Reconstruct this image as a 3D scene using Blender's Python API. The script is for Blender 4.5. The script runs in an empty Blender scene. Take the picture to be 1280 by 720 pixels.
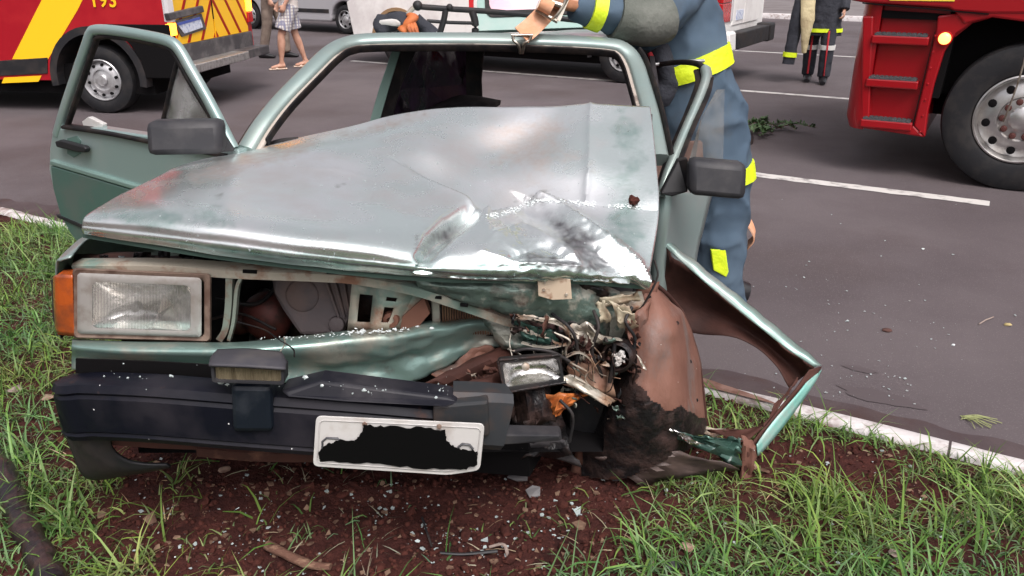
import bpy, math, random
import numpy as np
from math import sin, cos, pi, radians, sqrt, exp
from mathutils import Vector, Matrix, noise as mnoise

V = Vector
random.seed(7)
scene = bpy.context.scene
COL = scene.collection

# ------------------------------------------------------------------ camera
CAM_H = 1.54
TH = radians(22.0)
FPX = 1024.0
cam_d = bpy.data.cameras.new('camera')
cam = bpy.data.objects.new('camera', cam_d)
COL.objects.link(cam)
cam.location = (0, 0, CAM_H)
cam.rotation_euler = (pi / 2 - TH, 0, 0)
cam_d.sensor_width = 36.0
cam_d.lens = 36.0 * FPX / 1280.0
cam_d.clip_start = 0.05
cam_d.clip_end = 3000
scene.camera = cam

# ------------------------------------------------------------------ world, sun, exposure
SUN_EL, SUN_AZ = radians(56), radians(160)     # azimuth: compass style, from +Y clockwise
world = bpy.data.worlds.new('World')
scene.world = world
world.use_nodes = True
wn = world.node_tree
wn.nodes.clear()
w_out = wn.nodes.new('ShaderNodeOutputWorld')
w_bg = wn.nodes.new('ShaderNodeBackground')
w_sky = wn.nodes.new('ShaderNodeTexSky')
w_sky.sky_type = 'NISHITA'
w_sky.sun_disc = False
w_sky.sun_elevation = SUN_EL
w_sky.sun_rotation = SUN_AZ
w_sky.air_density = 1.0
w_sky.dust_density = 6.0
w_sky.ozone_density = 0.6
w_bw = wn.nodes.new('ShaderNodeRGBToBW')          # an overcast sky: the same brightness, little blue
w_tint = wn.nodes.new('ShaderNodeMix'); w_tint.data_type = 'RGBA'; w_tint.blend_type = 'MULTIPLY'
w_tint.inputs[0].default_value = 1.0
w_tint.inputs[7].default_value = (1.035, 0.992, 1.015, 1)
w_mix = wn.nodes.new('ShaderNodeMix'); w_mix.data_type = 'RGBA'
w_mix.inputs[0].default_value = 0.86
w_bg.inputs[1].default_value = 0.15
wn.links.new(w_sky.outputs[0], w_bw.inputs[0])
wn.links.new(w_bw.outputs[0], w_tint.inputs[6])
wn.links.new(w_sky.outputs[0], w_mix.inputs[6])
wn.links.new(w_tint.outputs[2], w_mix.inputs[7])
wn.links.new(w_mix.outputs[2], w_bg.inputs[0])
wn.links.new(w_bg.outputs[0], w_out.inputs[0])

sun_d = bpy.data.lights.new('sun', 'SUN')
sun = bpy.data.objects.new('sun', sun_d)
COL.objects.link(sun)
sun_d.energy = 1.1
sun_d.angle = radians(26)
sun_d.color = (1.0, 0.96, 0.9)
sd = V((sin(SUN_AZ) * cos(SUN_EL), cos(SUN_AZ) * cos(SUN_EL), sin(SUN_EL)))
sun.rotation_euler = sd.to_track_quat('Z', 'Y').to_euler()
sun.location = (0, 0, 20)

scene.view_settings.view_transform = 'Standard'
scene.view_settings.look = 'None'
scene.view_settings.exposure = 0.68
scene.view_settings.gamma = 1.0
scene.render.engine = 'CYCLES'
scene.cycles.max_bounces = 6
scene.cycles.transparent_max_bounces = 12

# ------------------------------------------------------------------ geometry helpers
def ray(px, py):
    u = (px - 640.0) / FPX
    v = (py - 360.0) / FPX
    return V((u, cos(TH) - v * sin(TH), -sin(TH) - v * cos(TH)))

def P(px, py, Y):
    r = ray(px, py)
    s = Y / r.y
    return V((r.x * s, Y, CAM_H + r.z * s))

def G(px, py, z=0.0):
    r = ray(px, py)
    s = (z - CAM_H) / r.z
    return V((r.x * s, r.y * s, z))

def onplane(px, py, p0, nrm):
    r = ray(px, py)
    o = V((0, 0, CAM_H))
    s = (p0 - o).dot(nrm) / r.dot(nrm)
    return o + r * s

def proj(p):
    x, y, z = p[0], p[1], p[2] - CAM_H
    d = y * cos(TH) - z * sin(TH)
    up = y * sin(TH) + z * cos(TH)
    return 640 + FPX * x / d, 360 - FPX * up / d

ROAD_A = radians(-30.2)
T = V((cos(ROAD_A), sin(ROAD_A), 0))       # along the road, to the right and nearer
N = V((-sin(ROAD_A), cos(ROAD_A), 0))      # across it, away from the camera
def R_(n, t, z=0):
    return N * n + T * t + V((0, 0, z))

# the wreck's own frame: from the middle of its bumper, right and back
CF = V((-0.29, 1.66, 0)); CYAW = radians(8)
CA = V((sin(CYAW), cos(CYAW), 0)); CR = V((cos(CYAW), -sin(CYAW), 0))
def C(r, a, z):
    return CF + CR * r + CA * a + V((0, 0, z))

def cr(pts, n):
    """Catmull-Rom through points, n steps per span"""
    pts = [V(p) for p in pts]
    out = []
    m = len(pts)
    for i in range(m - 1):
        p0 = pts[max(i - 1, 0)] if i > 0 else pts[0] * 2 - pts[1]
        p1, p2 = pts[i], pts[i + 1]
        p3 = pts[i + 2] if i + 2 < m else pts[-1] * 2 - pts[-2]
        for k in range(n):
            t = k / n
            out.append(0.5 * ((2 * p1) + (p2 - p0) * t + (2 * p0 - 5 * p1 + 4 * p2 - p3) * t * t + (3 * p1 - p0 - 3 * p2 + p3) * t ** 3))
    out.append(pts[-1].copy())
    return out

def surf(rows, nu, nv):
    """bicubic interpolation of a grid of control points"""
    rr = [cr(r, nu) for r in rows]
    cols = [cr([r[j] for r in rr], nv) for j in range(len(rr[0]))]
    return [[cols[j][i] for j in range(len(cols))] for i in range(len(cols[0]))]

class MB:
    def __init__(s):
        s.v = []; s.f = []; s.mi = []; s.cur = 0
    def add(s, vs, fs):
        b = len(s.v)
        s.v += [tuple(p) for p in vs]
        s.f += [tuple(b + i for i in f) for f in fs]
        s.mi += [s.cur] * len(fs)
        return s
    def hexa(s, p):                        # bottom four, top four
        return s.add(p, [(3, 2, 1, 0), (4, 5, 6, 7), (0, 1, 5, 4), (1, 2, 6, 5), (2, 3, 7, 6), (3, 0, 4, 7)])
    def box(s, c, size, M=None):
        c = V(c); hx, hy, hz = [a / 2 for a in size]
        pts = [V((x, y, z)) for z in (-hz, hz) for (x, y) in ((-hx, -hy), (hx, -hy), (hx, hy), (-hx, hy))]
        if M is not None: pts = [M @ p for p in pts]
        return s.hexa([c + p for p in pts])
    def boxe(s, c, ex, ey, ez):            # half-extent vectors
        c = V(c)
        return s.hexa([c - ex - ey - ez, c + ex - ey - ez, c + ex + ey - ez, c - ex + ey - ez,
                       c - ex - ey + ez, c + ex - ey + ez, c + ex + ey + ez, c - ex + ey + ez])
    def prism(s, poly, vec):
        vec = V(vec); n = len(poly)
        a = [V(p) for p in poly]
        b = [p + vec for p in a]
        return s.add(a + b, [tuple(range(n))[::-1], tuple(range(n, 2 * n))] + [(i, (i + 1) % n, n + (i + 1) % n, n + i) for i in range(n)])
    def ring_tube(s, rings, cap=True, closed=False):
        n = len(rings[0]); vs = [p for r in rings for p in r]; fs = []
        m = len(rings)
        for i in range(m if closed else m - 1):
            a = i * n; b = ((i + 1) % m) * n
            for k in range(n):
                fs.append((a + k, a + (k + 1) % n, b + (k + 1) % n, b + k))
        if cap and not closed:
            fs.append(tuple(range(n))[::-1]); fs.append(tuple((m - 1) * n + k for k in range(n)))
        return s.add(vs, fs)
    def loft(s, path, rad, n=12, hint=V((0, 0, 1)), cap=True, pw=1.0, fold=0, seed=0):
        """path: points; rad: r or (r1, r2) per point; first radius along 'side', second along 'up'"""
        path = [V(p) for p in path]
        m = len(path); rings = []
        for i, p in enumerate(path):
            t = (path[min(i + 1, m - 1)] - path[max(i - 1, 0)]).normalized()
            side = t.cross(hint)
            if side.length < 1e-4: side = t.cross(V((0.3, 1, 0.1)))
            side.normalize(); up = side.cross(t).normalized()
            r = rad[i] if isinstance(rad, (list, tuple)) and len(rad) == m else rad
            r1, r2 = (r, r) if not isinstance(r, (tuple, list)) else r
            ring = []
            for k in range(n):
                a = 2 * pi * k / n
                ca, sa = cos(a), sin(a)
                if pw != 1.0:
                    ca = math.copysign(abs(ca) ** pw, ca); sa = math.copysign(abs(sa) ** pw, sa)
                q = p + side * (r1 * ca) + up * (r2 * sa)
                if fold:
                    f = mnoise.noise(V((q.x * 9 + seed, q.y * 9, q.z * 14))) + 0.5 * mnoise.noise(V((q.x * 22 + seed, q.y * 22, q.z * 30)))
                    q = p + (q - p) * (1 + fold * f)
                ring.append(q)
            rings.append(ring)
        return s.ring_tube(rings, cap)
    def tube(s, path, r, n=8, cap=True):
        return s.loft(path, r, n=n, cap=cap)
    def sweep(s, path, prof, hint=V((0, 0, 1)), cap=True, scale=None):
        """prof: list of (side, up) offsets"""
        path = [V(p) for p in path]; m = len(path); rings = []
        for i, p in enumerate(path):
            t = (path[min(i + 1, m - 1)] - path[max(i - 1, 0)]).normalized()
            side = t.cross(hint).normalized(); up = side.cross(t).normalized()
            k = scale[i] if scale else 1
            rings.append([p + side * (a * k) + up * (b * k) for a, b in prof])
        return s.ring_tube(rings, cap)
    def grid(s, rows):
        nr, nc = len(rows), len(rows[0])
        return s.add([p for r in rows for p in r],
                     [(i * nc + j, i * nc + j + 1, (i + 1) * nc + j + 1, (i + 1) * nc + j) for i in range(nr - 1) for j in range(nc - 1)])
    def lathe(s, prof, c, axis, n=32, closed=False):
        """prof: (radius, height along axis)"""
        c = V(c); ax = V(axis).normalized()
        u = ax.cross(V((0, 0, 1)))
        if u.length < 1e-3: u = V((1, 0, 0))
        u.normalize(); w = ax.cross(u)
        rings = [[c + ax * h + u * (max(r, 1e-5) * cos(2 * pi * k / n)) + w * (max(r, 1e-5) * sin(2 * pi * k / n)) for k in range(n)] for r, h in prof]
        return s.ring_tube(rings, cap=not closed, closed=closed)
    def ball(s, c, r, nu=10, nv=6, M=None, jit=0, seed=0):
        c = V(c); r = r if isinstance(r, (tuple, list)) else (r, r, r)
        rings = []
        for i in range(nv + 1):
            ph = pi * i / nv
            ring = []
            for k in range(nu):
                a = 2 * pi * k / nu
                q = V((max(sin(ph), 0.02) * cos(a) * r[0], max(sin(ph), 0.02) * sin(a) * r[1], cos(ph) * r[2]))
                if jit: q *= 1 + jit * mnoise.noise(q * (1.6 / max(r)) + V((seed * 3.1, seed, 0)))
                if M is not None: q = M @ q
                ring.append(c + q)
            rings.append(ring)
        return s.ring_tube(rings[::-1])

ORG = {}
def finish(name, me, mats, parent, smooth, world_pos=True):
    for m in (mats if isinstance(mats, (list, tuple)) else [mats]): me.materials.append(m)
    o = bpy.data.objects.new(name, me)
    COL.objects.link(o)
    if parent is not None:
        o.parent = parent
        ORG[o.name] = ORG.get(parent.name, V((0, 0, 0)))
    return o

def obj(name, mb, mats, parent=None, smooth=35, sol=0, sub=0, bev=0, remesh=0, solo=0.0):
    me = bpy.data.meshes.new(name)
    off = ORG.get(parent.name, V((0, 0, 0))) if parent is not None else V((0, 0, 0))
    vs = mb.v
    base = None
    if parent is None:                      # a one-mesh thing: origin at its base
        xs = [p[0] for p in vs]; ys = [p[1] for p in vs]; zs = [p[2] for p in vs]
        base = V(((min(xs) + max(xs)) / 2, (min(ys) + max(ys)) / 2, min(zs)))
        off = base
    me.from_pydata([(p[0] - off[0], p[1] - off[1], p[2] - off[2]) for p in vs], [], mb.f)
    me.polygons.foreach_set('material_index', mb.mi)
    if smooth:
        me.polygons.foreach_set('use_smooth', [True] * len(me.polygons))
        if smooth < 180:
            me.set_sharp_from_angle(angle=radians(smooth))
    me.update()
    o = finish(name, me, mats, parent, smooth)
    if base is not None:
        o.location = base; ORG[o.name] = base
    if bev:
        b = o.modifiers.new('bevel', 'BEVEL'); b.width = bev; b.segments = 2; b.limit_method = 'ANGLE'; b.angle_limit = radians(40)
    if sol:
        b = o.modifiers.new('solid', 'SOLIDIFY'); b.thickness = sol; b.offset = solo
    if remesh:
        b = o.modifiers.new('remesh', 'REMESH'); b.mode = 'VOXEL'; b.voxel_size = remesh; b.use_smooth_shade = True
        b = o.modifiers.new('smooth', 'SMOOTH'); b.factor = 0.5; b.iterations = 4
    if sub:
        b = o.modifiers.new('sub', 'SUBSURF'); b.levels = sub; b.render_levels = sub
    return o

def tag(o, label=None, cat=None, group=None, kind=None):
    if label: o['label'] = label
    if cat: o['category'] = cat
    if group: o['group'] = group
    if kind: o['kind'] = kind
    return o

def thing(name, loc, label, cat, group=None, rz=0, local=False):
    o = bpy.data.objects.new(name, None)
    o.empty_display_size = 0.1
    COL.objects.link(o)
    o.location = loc; o.rotation_euler = (0, 0, rz)
    ORG[o.name] = V((0, 0, 0)) if local else V(loc)
    return tag(o, label, cat, group)

def poly_px(pts, p0, nrm):
    return [onplane(x, y, p0, nrm) for x, y in pts]

# ------------------------------------------------------------------ materials
def mat(name, c, r=0.5, m=0.0, c2=None, ns=6.0, lo=0.45, hi=0.62, r2=None, m2=None, c3=None, ns3=2.0, lo3=0.5, hi3=0.7, r3=None,
        bump=0.0, bs=60.0, bump2=0.0, bs2=8.0, coat=0.0, spec=0.5, emit=0.0, ecol=None, aniso=None, det=8, fleck=None):
    M = bpy.data.materials.new(name); M.use_nodes = True
    nt = M.node_tree; nd = nt.nodes; L = nt.links
    bs_ = nd['Principled BSDF']
    bs_.inputs['Base Color'].default_value = (*c, 1)
    bs_.inputs['Roughness'].default_value = r
    bs_.inputs['Metallic'].default_value = m
    bs_.inputs['Coat Weight'].default_value = coat
    bs_.inputs['Coat Roughness'].default_value = 0.12
    bs_.inputs['Specular IOR Level'].default_value = spec
    if emit:
        bs_.inputs['Emission Color'].default_value = (*(ecol or c), 1)
        bs_.inputs['Emission Strength'].default_value = emit
    tc = nd.new('ShaderNodeTexCoord')
    def noise(sc, detail=det, rough=0.6, off=None):
        n = nd.new('ShaderNodeTexNoise'); n.inputs['Scale'].default_value = sc
        n.inputs['Detail'].default_value = detail; n.inputs['Roughness'].default_value = rough
        if aniso or off:
            mp = nd.new('ShaderNodeMapping')
            if aniso: mp.inputs['Scale'].default_value = aniso
            if off: mp.inputs['Location'].default_value = (off, off * .7, off * 1.3)
            L.new(tc.outputs['Object'], mp.inputs[0]); L.new(mp.outputs[0], n.inputs['Vector'])
        else:
            L.new(tc.outputs['Object'], n.inputs['Vector'])
        return n
    def ramp(n, a, b):
        q = nd.new('ShaderNodeMapRange'); q.inputs[1].default_value = a; q.inputs[2].default_value = b
        L.new(n.outputs[0], q.inputs[0]); return q.outputs[0]
    col = None; rough = None; met = None
    def layer(fac, cc, rr, mm, col, rough, met):
        if cc is not None:
            x = nd.new('ShaderNodeMix'); x.data_type = 'RGBA'
            L.new(fac, x.inputs[0])
            if col is None: x.inputs[6].default_value = (*c, 1)
            else: L.new(col, x.inputs[6])
            x.inputs[7].default_value = (*cc, 1); col = x.outputs[2]
        if rr is not None:
            x = nd.new('ShaderNodeMix'); L.new(fac, x.inputs[0])
            if rough is None: x.inputs[2].default_value = r
            else: L.new(rough, x.inputs[2])
            x.inputs[3].default_value = rr; rough = x.outputs[0]
        if mm is not None:
            x = nd.new('ShaderNodeMix'); L.new(fac, x.inputs[0])
            if met is None: x.inputs[2].default_value = m
            else: L.new(met, x.inputs[2])
            x.inputs[3].default_value = mm; met = x.outputs[0]
        return col, rough, met
    if c2 is not None:
        col, rough, met = layer(ramp(noise(ns), lo, hi), c2, r2, m2, col, rough, met)
    if c3 is not None:
        col, rough, met = layer(ramp(noise(ns3, off=4.7), lo3, hi3), c3, r3, m2, col, rough, met)
    if fleck:                                # (colour, scale, threshold) small specks
        vo = nd.new('ShaderNodeTexVoronoi'); vo.inputs['Scale'].default_value = fleck[1]
        L.new(tc.outputs['Object'], vo.inputs['Vector'])
        q = nd.new('ShaderNodeMapRange'); q.inputs[1].default_value = fleck[2]; q.inputs[2].default_value = fleck[2] * 0.8
        L.new(vo.outputs['Distance'], q.inputs[0])
        col, rough, met = layer(q.outputs[0], fleck[0], None, None, col, rough, met)
    if col is not None: L.new(col, bs_.inputs['Base Color'])
    if rough is not None: L.new(rough, bs_.inputs['Roughness'])
    if met is not None: L.new(met, bs_.inputs['Metallic'])
    last = None
    for (st, sc) in ((bump2, bs2), (bump, bs)):
        if st:
            b = nd.new('ShaderNodeBump'); b.inputs['Strength'].default_value = min(st, 1.0); b.inputs['Distance'].default_value = 0.6 / sc * max(1, st)
            L.new(noise(sc, 5).outputs[0], b.inputs['Height'])
            if last is not None: L.new(last, b.inputs['Normal'])
            last = b.outputs[0]
    if last is not None: L.new(last, bs_.inputs['Normal'])
    return M

def glass(name, tint=(0.9, 0.95, 0.95), rough=0.03, refl=0.12, dirt_sheen=0.0, dcol=(0.5, 0.48, 0.46)):
    M = bpy.data.materials.new(name); M.use_nodes = True
    nt = M.node_tree; nd = nt.nodes; L = nt.links; nd.clear()
    out = nd.new('ShaderNodeOutputMaterial')
    tr = nd.new('ShaderNodeBsdfTransparent'); tr.inputs[0].default_value = (*tint, 1)
    gl = nd.new('ShaderNodeBsdfGlossy'); gl.inputs['Roughness'].default_value = rough
    lw = nd.new('ShaderNodeLayerWeight'); lw.inputs[0].default_value = 0.25
    ad = nd.new('ShaderNodeMath'); ad.operation = 'ADD'; ad.use_clamp = True; ad.inputs[1].default_value = refl
    mx = nd.new('ShaderNodeMixShader')
    L.new(lw.outputs['Fresnel'], ad.inputs[0]); L.new(ad.outputs[0], mx.inputs[0])
    L.new(tr.outputs[0], mx.inputs[1]); L.new(gl.outputs[0], mx.inputs[2])
    res = mx.outputs[0]
    if dirt_sheen:
        df = nd.new('ShaderNodeBsdfDiffuse'); df.inputs[0].default_value = (*dcol, 1)
        tc = nd.new('ShaderNodeTexCoord'); nz = nd.new('ShaderNodeTexNoise'); nz.inputs['Scale'].default_value = 9; nz.inputs['Detail'].default_value = 6
        mr = nd.new('ShaderNodeMapRange'); mr.inputs[1].default_value = 0.3; mr.inputs[2].default_value = 0.8; mr.inputs[4].default_value = dirt_sheen * 1.6
        L.new(tc.outputs['Object'], nz.inputs[0]); L.new(nz.outputs[0], mr.inputs[0])
        m2 = nd.new('ShaderNodeMixShader'); L.new(mr.outputs[0], m2.inputs[0]); L.new(res, m2.inputs[1]); L.new(df.outputs[0], m2.inputs[2]); res = m2.outputs[0]
    L.new(res, out.inputs[0])
    return M

PAINT = (0.27, 0.345, 0.33)
m_paint = mat('green metallic paint', PAINT, 0.36, 0.55, c2=(0.26, 0.31, 0.29), ns=5, r2=0.5, c3=(0.30, 0.27, 0.25), ns3=3.2, lo3=0.58, hi3=0.85, r3=0.7, coat=0.35, bump=0.05, bs=140)
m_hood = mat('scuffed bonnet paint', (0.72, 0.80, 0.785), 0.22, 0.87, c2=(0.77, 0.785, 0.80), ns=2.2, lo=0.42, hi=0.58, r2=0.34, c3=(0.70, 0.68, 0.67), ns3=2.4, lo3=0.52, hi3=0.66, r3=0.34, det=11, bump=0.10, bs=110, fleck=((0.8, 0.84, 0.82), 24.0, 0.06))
m_door_paint = mat('green door paint', (0.29, 0.40, 0.385), 0.3, 0.5, c2=(0.33, 0.40, 0.39), ns=4, r2=0.45, coat=0.5, bump=0.03, bs=120)
m_green_torn = mat('scraped green sheet metal', (0.13, 0.185, 0.16), 0.36, 0.5, c2=(0.36, 0.36, 0.31), ns=11, lo=0.5, hi=0.56, r2=0.5, c3=(0.10, 0.045, 0.03), ns3=7, lo3=0.54, hi3=0.66, r3=0.8, bump=0.25, bs=50, bump2=0.2, bs2=16)
m_valence = mat('bent green front panel paint', (0.22, 0.33, 0.30), 0.32, 0.6, c2=(0.36, 0.36, 0.31), ns=6, lo=0.5, hi=0.62, r2=0.45, c3=(0.12, 0.10, 0.09), ns3=7, lo3=0.62, hi3=0.75, r3=0.8, bump=0.12, bs=60)
m_bare = mat('bare bent steel', (0.46, 0.42, 0.36), 0.42, 0.55, c2=(0.28, 0.17, 0.11), ns=10, lo=0.5, hi=0.64, r2=0.75, bump=0.2, bs=60)
m_cross = mat('tan primed cross member', (0.42, 0.38, 0.31), 0.5, 0.25, c2=(0.26, 0.14, 0.09), ns=12, lo=0.48, hi=0.62, r2=0.8, c3=(0.20, 0.28, 0.24), ns3=5, lo3=0.55, hi3=0.65, r3=0.5, bump=0.15, bs=60)
m_rust = mat('mud stained brown inner metal', (0.062, 0.024, 0.018), 0.75, 0.0, spec=.25, c2=(0.030, 0.013, 0.011), ns=5, lo=0.4, hi=0.65, c3=(0.13, 0.062, 0.042), ns3=9, lo3=0.6, hi3=0.75, r3=0.85, bump=0.2, bs=50)
m_arch = mat('red mud on the wheel arch', (0.185, 0.090, 0.066), 0.6, 0.05, spec=.3, c2=(0.13, 0.058, 0.042), ns=5, lo=0.40, hi=0.62, r2=0.8, c3=(0.155, 0.105, 0.092), ns3=5, lo3=0.54, hi3=0.64, r3=0.45, aniso=(1.3, 1.3, .7), bump=0.2, bs=60, bump2=0.08, bs2=12, fleck=((0.5, 0.48, 0.45), 26.0, 0.05))
m_soot = mat('oily black metal', (0.009, 0.008, 0.009), 0.38, 0.1, spec=.35, c2=(0.035, 0.018, 0.015), ns=14, r2=0.8, c3=(0.09, 0.06, 0.055), ns3=9, lo3=.62, hi3=.72, bump=0.4, bs=40, bump2=.3, bs2=14)
m_black = mat('black plastic', (0.014, 0.014, 0.016), 0.5, 0, spec=.35, c2=(0.03, 0.024, 0.023), ns=7, r2=0.7, bump=0.08, bs=220)
m_bumper = mat('faded black bumper plastic', (0.004, 0.0045, 0.009), 0.40, 0, spec=.2, c2=(0.018, 0.016, 0.021), ns=4, lo=0.46, hi=0.66, r2=0.7, det=12, c3=(0.07, 0.038, 0.03), ns3=11, lo3=0.62, hi3=0.75, r3=0.9, bump=0.06, bs=200, fleck=((0.6, 0.6, 0.6), 22.0, 0.045))
m_mirror = mat('grained grey black mirror plastic', (0.022, 0.022, 0.026), 0.55, 0, spec=.35, c2=(0.042, 0.040, 0.043), ns=8, bump=0.1, bs=300)
m_seal = mat('black rubber seal', (0.007, 0.006, 0.007), 0.6, 0, spec=.25, c2=(0.022, 0.016, 0.014), ns=20)
m_chrome = mat('broken reflector chrome', (0.75, 0.74, 0.72), 0.16, 1.0, c2=(0.5, 0.46, 0.42), ns=14, lo=0.5, hi=0.65, r2=0.5, bump=0.15, bs=25)
m_amber = mat('amber indicator lens', (0.36, 0.070, 0.012), 0.25, 0, c2=(0.15, 0.035, 0.014), ns=14, lo=0.42, hi=0.65, r2=0.45, coat=0.4, bump=0.1, bs=90)
m_lens_rim = mat('dusty lamp housing', (0.33, 0.31, 0.29), 0.5, 0.0, c2=(0.20, 0.15, 0.12), ns=16, lo=0.45, hi=0.65, r2=0.8, bump=0.1, bs=80)
m_rusty_frame = mat('rusty lamp frame', (0.19, 0.13, 0.10), 0.7, 0.1, c2=(0.10, 0.055, 0.04), ns=20, bump=0.2, bs=90)
m_tan_plastic = mat('stained cream plastic', (0.42, 0.37, 0.27), 0.45, 0, c2=(0.22, 0.14, 0.09), ns=12, lo=0.5, hi=0.7, bump=0.15, bs=60)
m_grey_plastic = mat('dusty grey plastic housing', (0.085, 0.070, 0.072), 0.65, 0, spec=.3, c2=(0.15, 0.10, 0.085), ns=7, lo=0.45, hi=0.7, bump=0.15, bs=40)
m_copper = mat('brown radiator fins', (0.22, 0.12, 0.07), 0.5, 0.5, c2=(0.10, 0.05, 0.035), ns=14, bump=0.2, bs=60)
m_white_chip = mat('flaking white filler', (0.62, 0.66, 0.66), 0.7, 0, c2=(0.42, 0.46, 0.46), ns=40)
m_int = mat('dark cabin trim', (0.012, 0.010, 0.013), 0.8, 0, c2=(0.05, 0.04, 0.045), ns=9)
m_seat = mat('brown seat cloth', (0.13, 0.075, 0.06), 0.9, 0, c2=(0.08, 0.045, 0.035), ns=9, bump=0.2, bs=60)
m_tyre = mat('tyre rubber', (0.011, 0.011, 0.013), 0.7, 0, spec=.3, c2=(0.022, 0.020, 0.020), ns=9, bump=0.15, bs=90)
m_plate = mat('dirty white plate', (0.47, 0.455, 0.44), 0.5, 0.0, c2=(0.33, 0.285, 0.255), ns=14, lo=0.5, hi=0.75, bump=0.05, bs=90)
m_platedark = mat('dark embossed characters', (0.05, 0.05, 0.055), 0.5)
m_mask = mat('matt black mask', (0.003, 0.003, 0.003), 0.95, 0, spec=0.05)
m_fogglass = mat('yellowed fog lamp lens', (0.17, 0.14, 0.09), 0.3, 0.1, c2=(0.10, 0.08, 0.05), ns=10, coat=0.3, bump=0.5, bs=60, aniso=(6, 1, 0.3))
m_clear = glass('headlamp glass', (0.92, 0.92, 0.92), 0.05, 0.10, dirt_sheen=0.16, dcol=(0.55, 0.53, 0.5))
m_qglass = glass('pale quarter glass', (0.80, 0.84, 0.84), 0.05, 0.25, dirt_sheen=0.35, dcol=(.6,.6,.6))  # pale grey reflections painted in through the diffuse layer
m_dglass = glass('thin door glass', (0.86, 0.88, 0.88), 0.15, -0.03, dirt_sheen=0.14)
m_tint = glass('dark tinted window', (0.03, 0.022, 0.035), 0.10, 0.03, dirt_sheen=0.9, dcol=(0.070, 0.046, 0.080))
m_pink = mat('tailgate glass with painted pink sky sheen', (0.50, 0.27, 0.34), 0.2, 0.0, coat=0.2, c2=(0.58, 0.40, 0.46), ns=3)  # pink of the reflected sky put into the base colour
m_red = mat('fire engine red paint', (0.27, 0.003, 0.007), 0.3, 0.0, spec=.4, coat=0.35, c2=(0.28, 0.004, 0.008), ns=3, bump=0.02, bs=30)
m_vanred = mat('red van paint', (0.31, 0.004, 0.012), 0.4, 0.0, spec=.35, coat=0.15, c2=(0.36, 0.01, 0.016), ns=2.5)
m_yellow = mat('yellow reflective film', (0.90, 0.50, 0.006), 0.5, 0)
m_redfilm = mat('dark red film stripe', (0.34, 0.006, 0.004), 0.5, spec=.2)
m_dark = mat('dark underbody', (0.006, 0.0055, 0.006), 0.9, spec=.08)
m_greyplas = mat('grey bumper plastic', (0.048, 0.044, 0.048), 0.5, c2=(0.12, 0.11, 0.11), ns=5)
m_alu = mat('aluminium tread plate', (0.55, 0.54, 0.53), 0.35, 0.8, c2=(0.36, 0.35, 0.34), ns=20, bump=0.3, bs=50)
m_white = mat('white van paint', (0.86, 0.85, 0.83), 0.35, 0, coat=0.5, c2=(0.70, 0.67, 0.66), ns=2)
m_silver = mat('silver grey car paint', (0.50, 0.49, 0.51), 0.35, 0.4, coat=0.4)
m_steel = mat('painted steel wheel', (0.48, 0.48, 0.49), 0.38, 0.6, c2=(0.33, 0.32, 0.32), ns=10)
m_polish = mat('polished alloy wheel', (0.60, 0.59, 0.58), 0.28, 0.9, c2=(0.5, 0.48, 0.46), ns=9, r2=0.4)
m_hub = mat('dark red brown hub bolts', (0.10, 0.035, 0.03), 0.5, 0.5)
m_grip = mat('black grip tread', (0.05, 0.05, 0.055), 0.7, 0, bump=1.0, bs=70)
m_lampred = mat('red tail lamp', (0.5, 0.01, 0.015), 0.2, 0, coat=0.6, c2=(0.35, 0.01, 0.01), ns=20)
m_lampwhite = mat('clear tail lamp', (0.7, 0.68, 0.70), 0.2, 0.2, coat=0.6)
m_lampon = mat('lit orange marker lamp', (1.0, 0.4, 0.1), 0.3, 0, emit=2.6, ecol=(1.0, 0.36, 0.09))
m_amberon = mat('lit amber lamp', (1.0, 0.4, 0.05), 0.3, 0, emit=4.0, ecol=(1.0, 0.3, 0.02))
m_plateblue = mat('white and blue number plate', (0.62, 0.66, 0.75), 0.5, 0, c2=(0.30, 0.36, 0.55), ns=30, lo=0.5, hi=0.6)
m_suit = mat('navy blue fire suit cloth', (0.060, 0.092, 0.132), 0.9, 0, spec=.15, c2=(0.078, 0.112, 0.150), ns=3, lo=0.35, hi=0.7, c3=(0.068, 0.078, 0.09), ns3=4, lo3=0.55, hi3=0.75, bump=0.3, bs=260)
m_suitdark = mat('black blue uniform cloth', (0.016, 0.018, 0.026), 0.85, 0, c2=(0.028, 0.03, 0.04), ns=6, bump2=0.4, bs2=9)
m_lime = mat('lime reflective tape', (0.66, 0.80, 0.015), 0.55, 0, c2=(0.56, 0.72, 0.02), ns=14, bump2=0.3, bs2=20)
m_whitetape = mat('white reflective tape', (0.62, 0.62, 0.60), 0.5)
m_patch = mat('grey green elbow patch leather', (0.085, 0.094, 0.080), 0.85, 0, c2=(0.13, 0.137, 0.12), ns=7, bump=0.3, bs=120, bump2=0.3, bs2=14)
m_glove = mat('tan work glove', (0.30, 0.13, 0.065), 0.8, 0, c2=(0.22, 0.09, 0.045), ns=20, bump=0.3, bs=80)
m_webbing = mat('faded orange webbing', (0.56, 0.27, 0.15), 0.8, 0, c2=(0.62, 0.36, 0.24), ns=8, bump=0.4, bs=150, aniso=(1, 1, 3))
m_zinc = mat('zinc plated steel', (0.58, 0.54, 0.46), 0.3, 0.9, c2=(0.3, 0.25, 0.2), ns=20)
m_skin = mat('skin', (0.52, 0.29, 0.205), 0.55, 0, c2=(0.44, 0.23, 0.16), ns=9)
m_boot = mat('black leather boot', (0.012, 0.012, 0.014), 0.35, 0, bump=0.2, bs=60)
m_khaki = mat('khaki trouser cloth', (0.20, 0.155, 0.125), 0.85, 0, c2=(0.15, 0.11, 0.09), ns=7, bump2=0.3, bs2=9)
m_shirt = mat('pale shirt cloth', (0.55, 0.50, 0.47), 0.85, 0, bump2=0.3, bs2=9)
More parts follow.
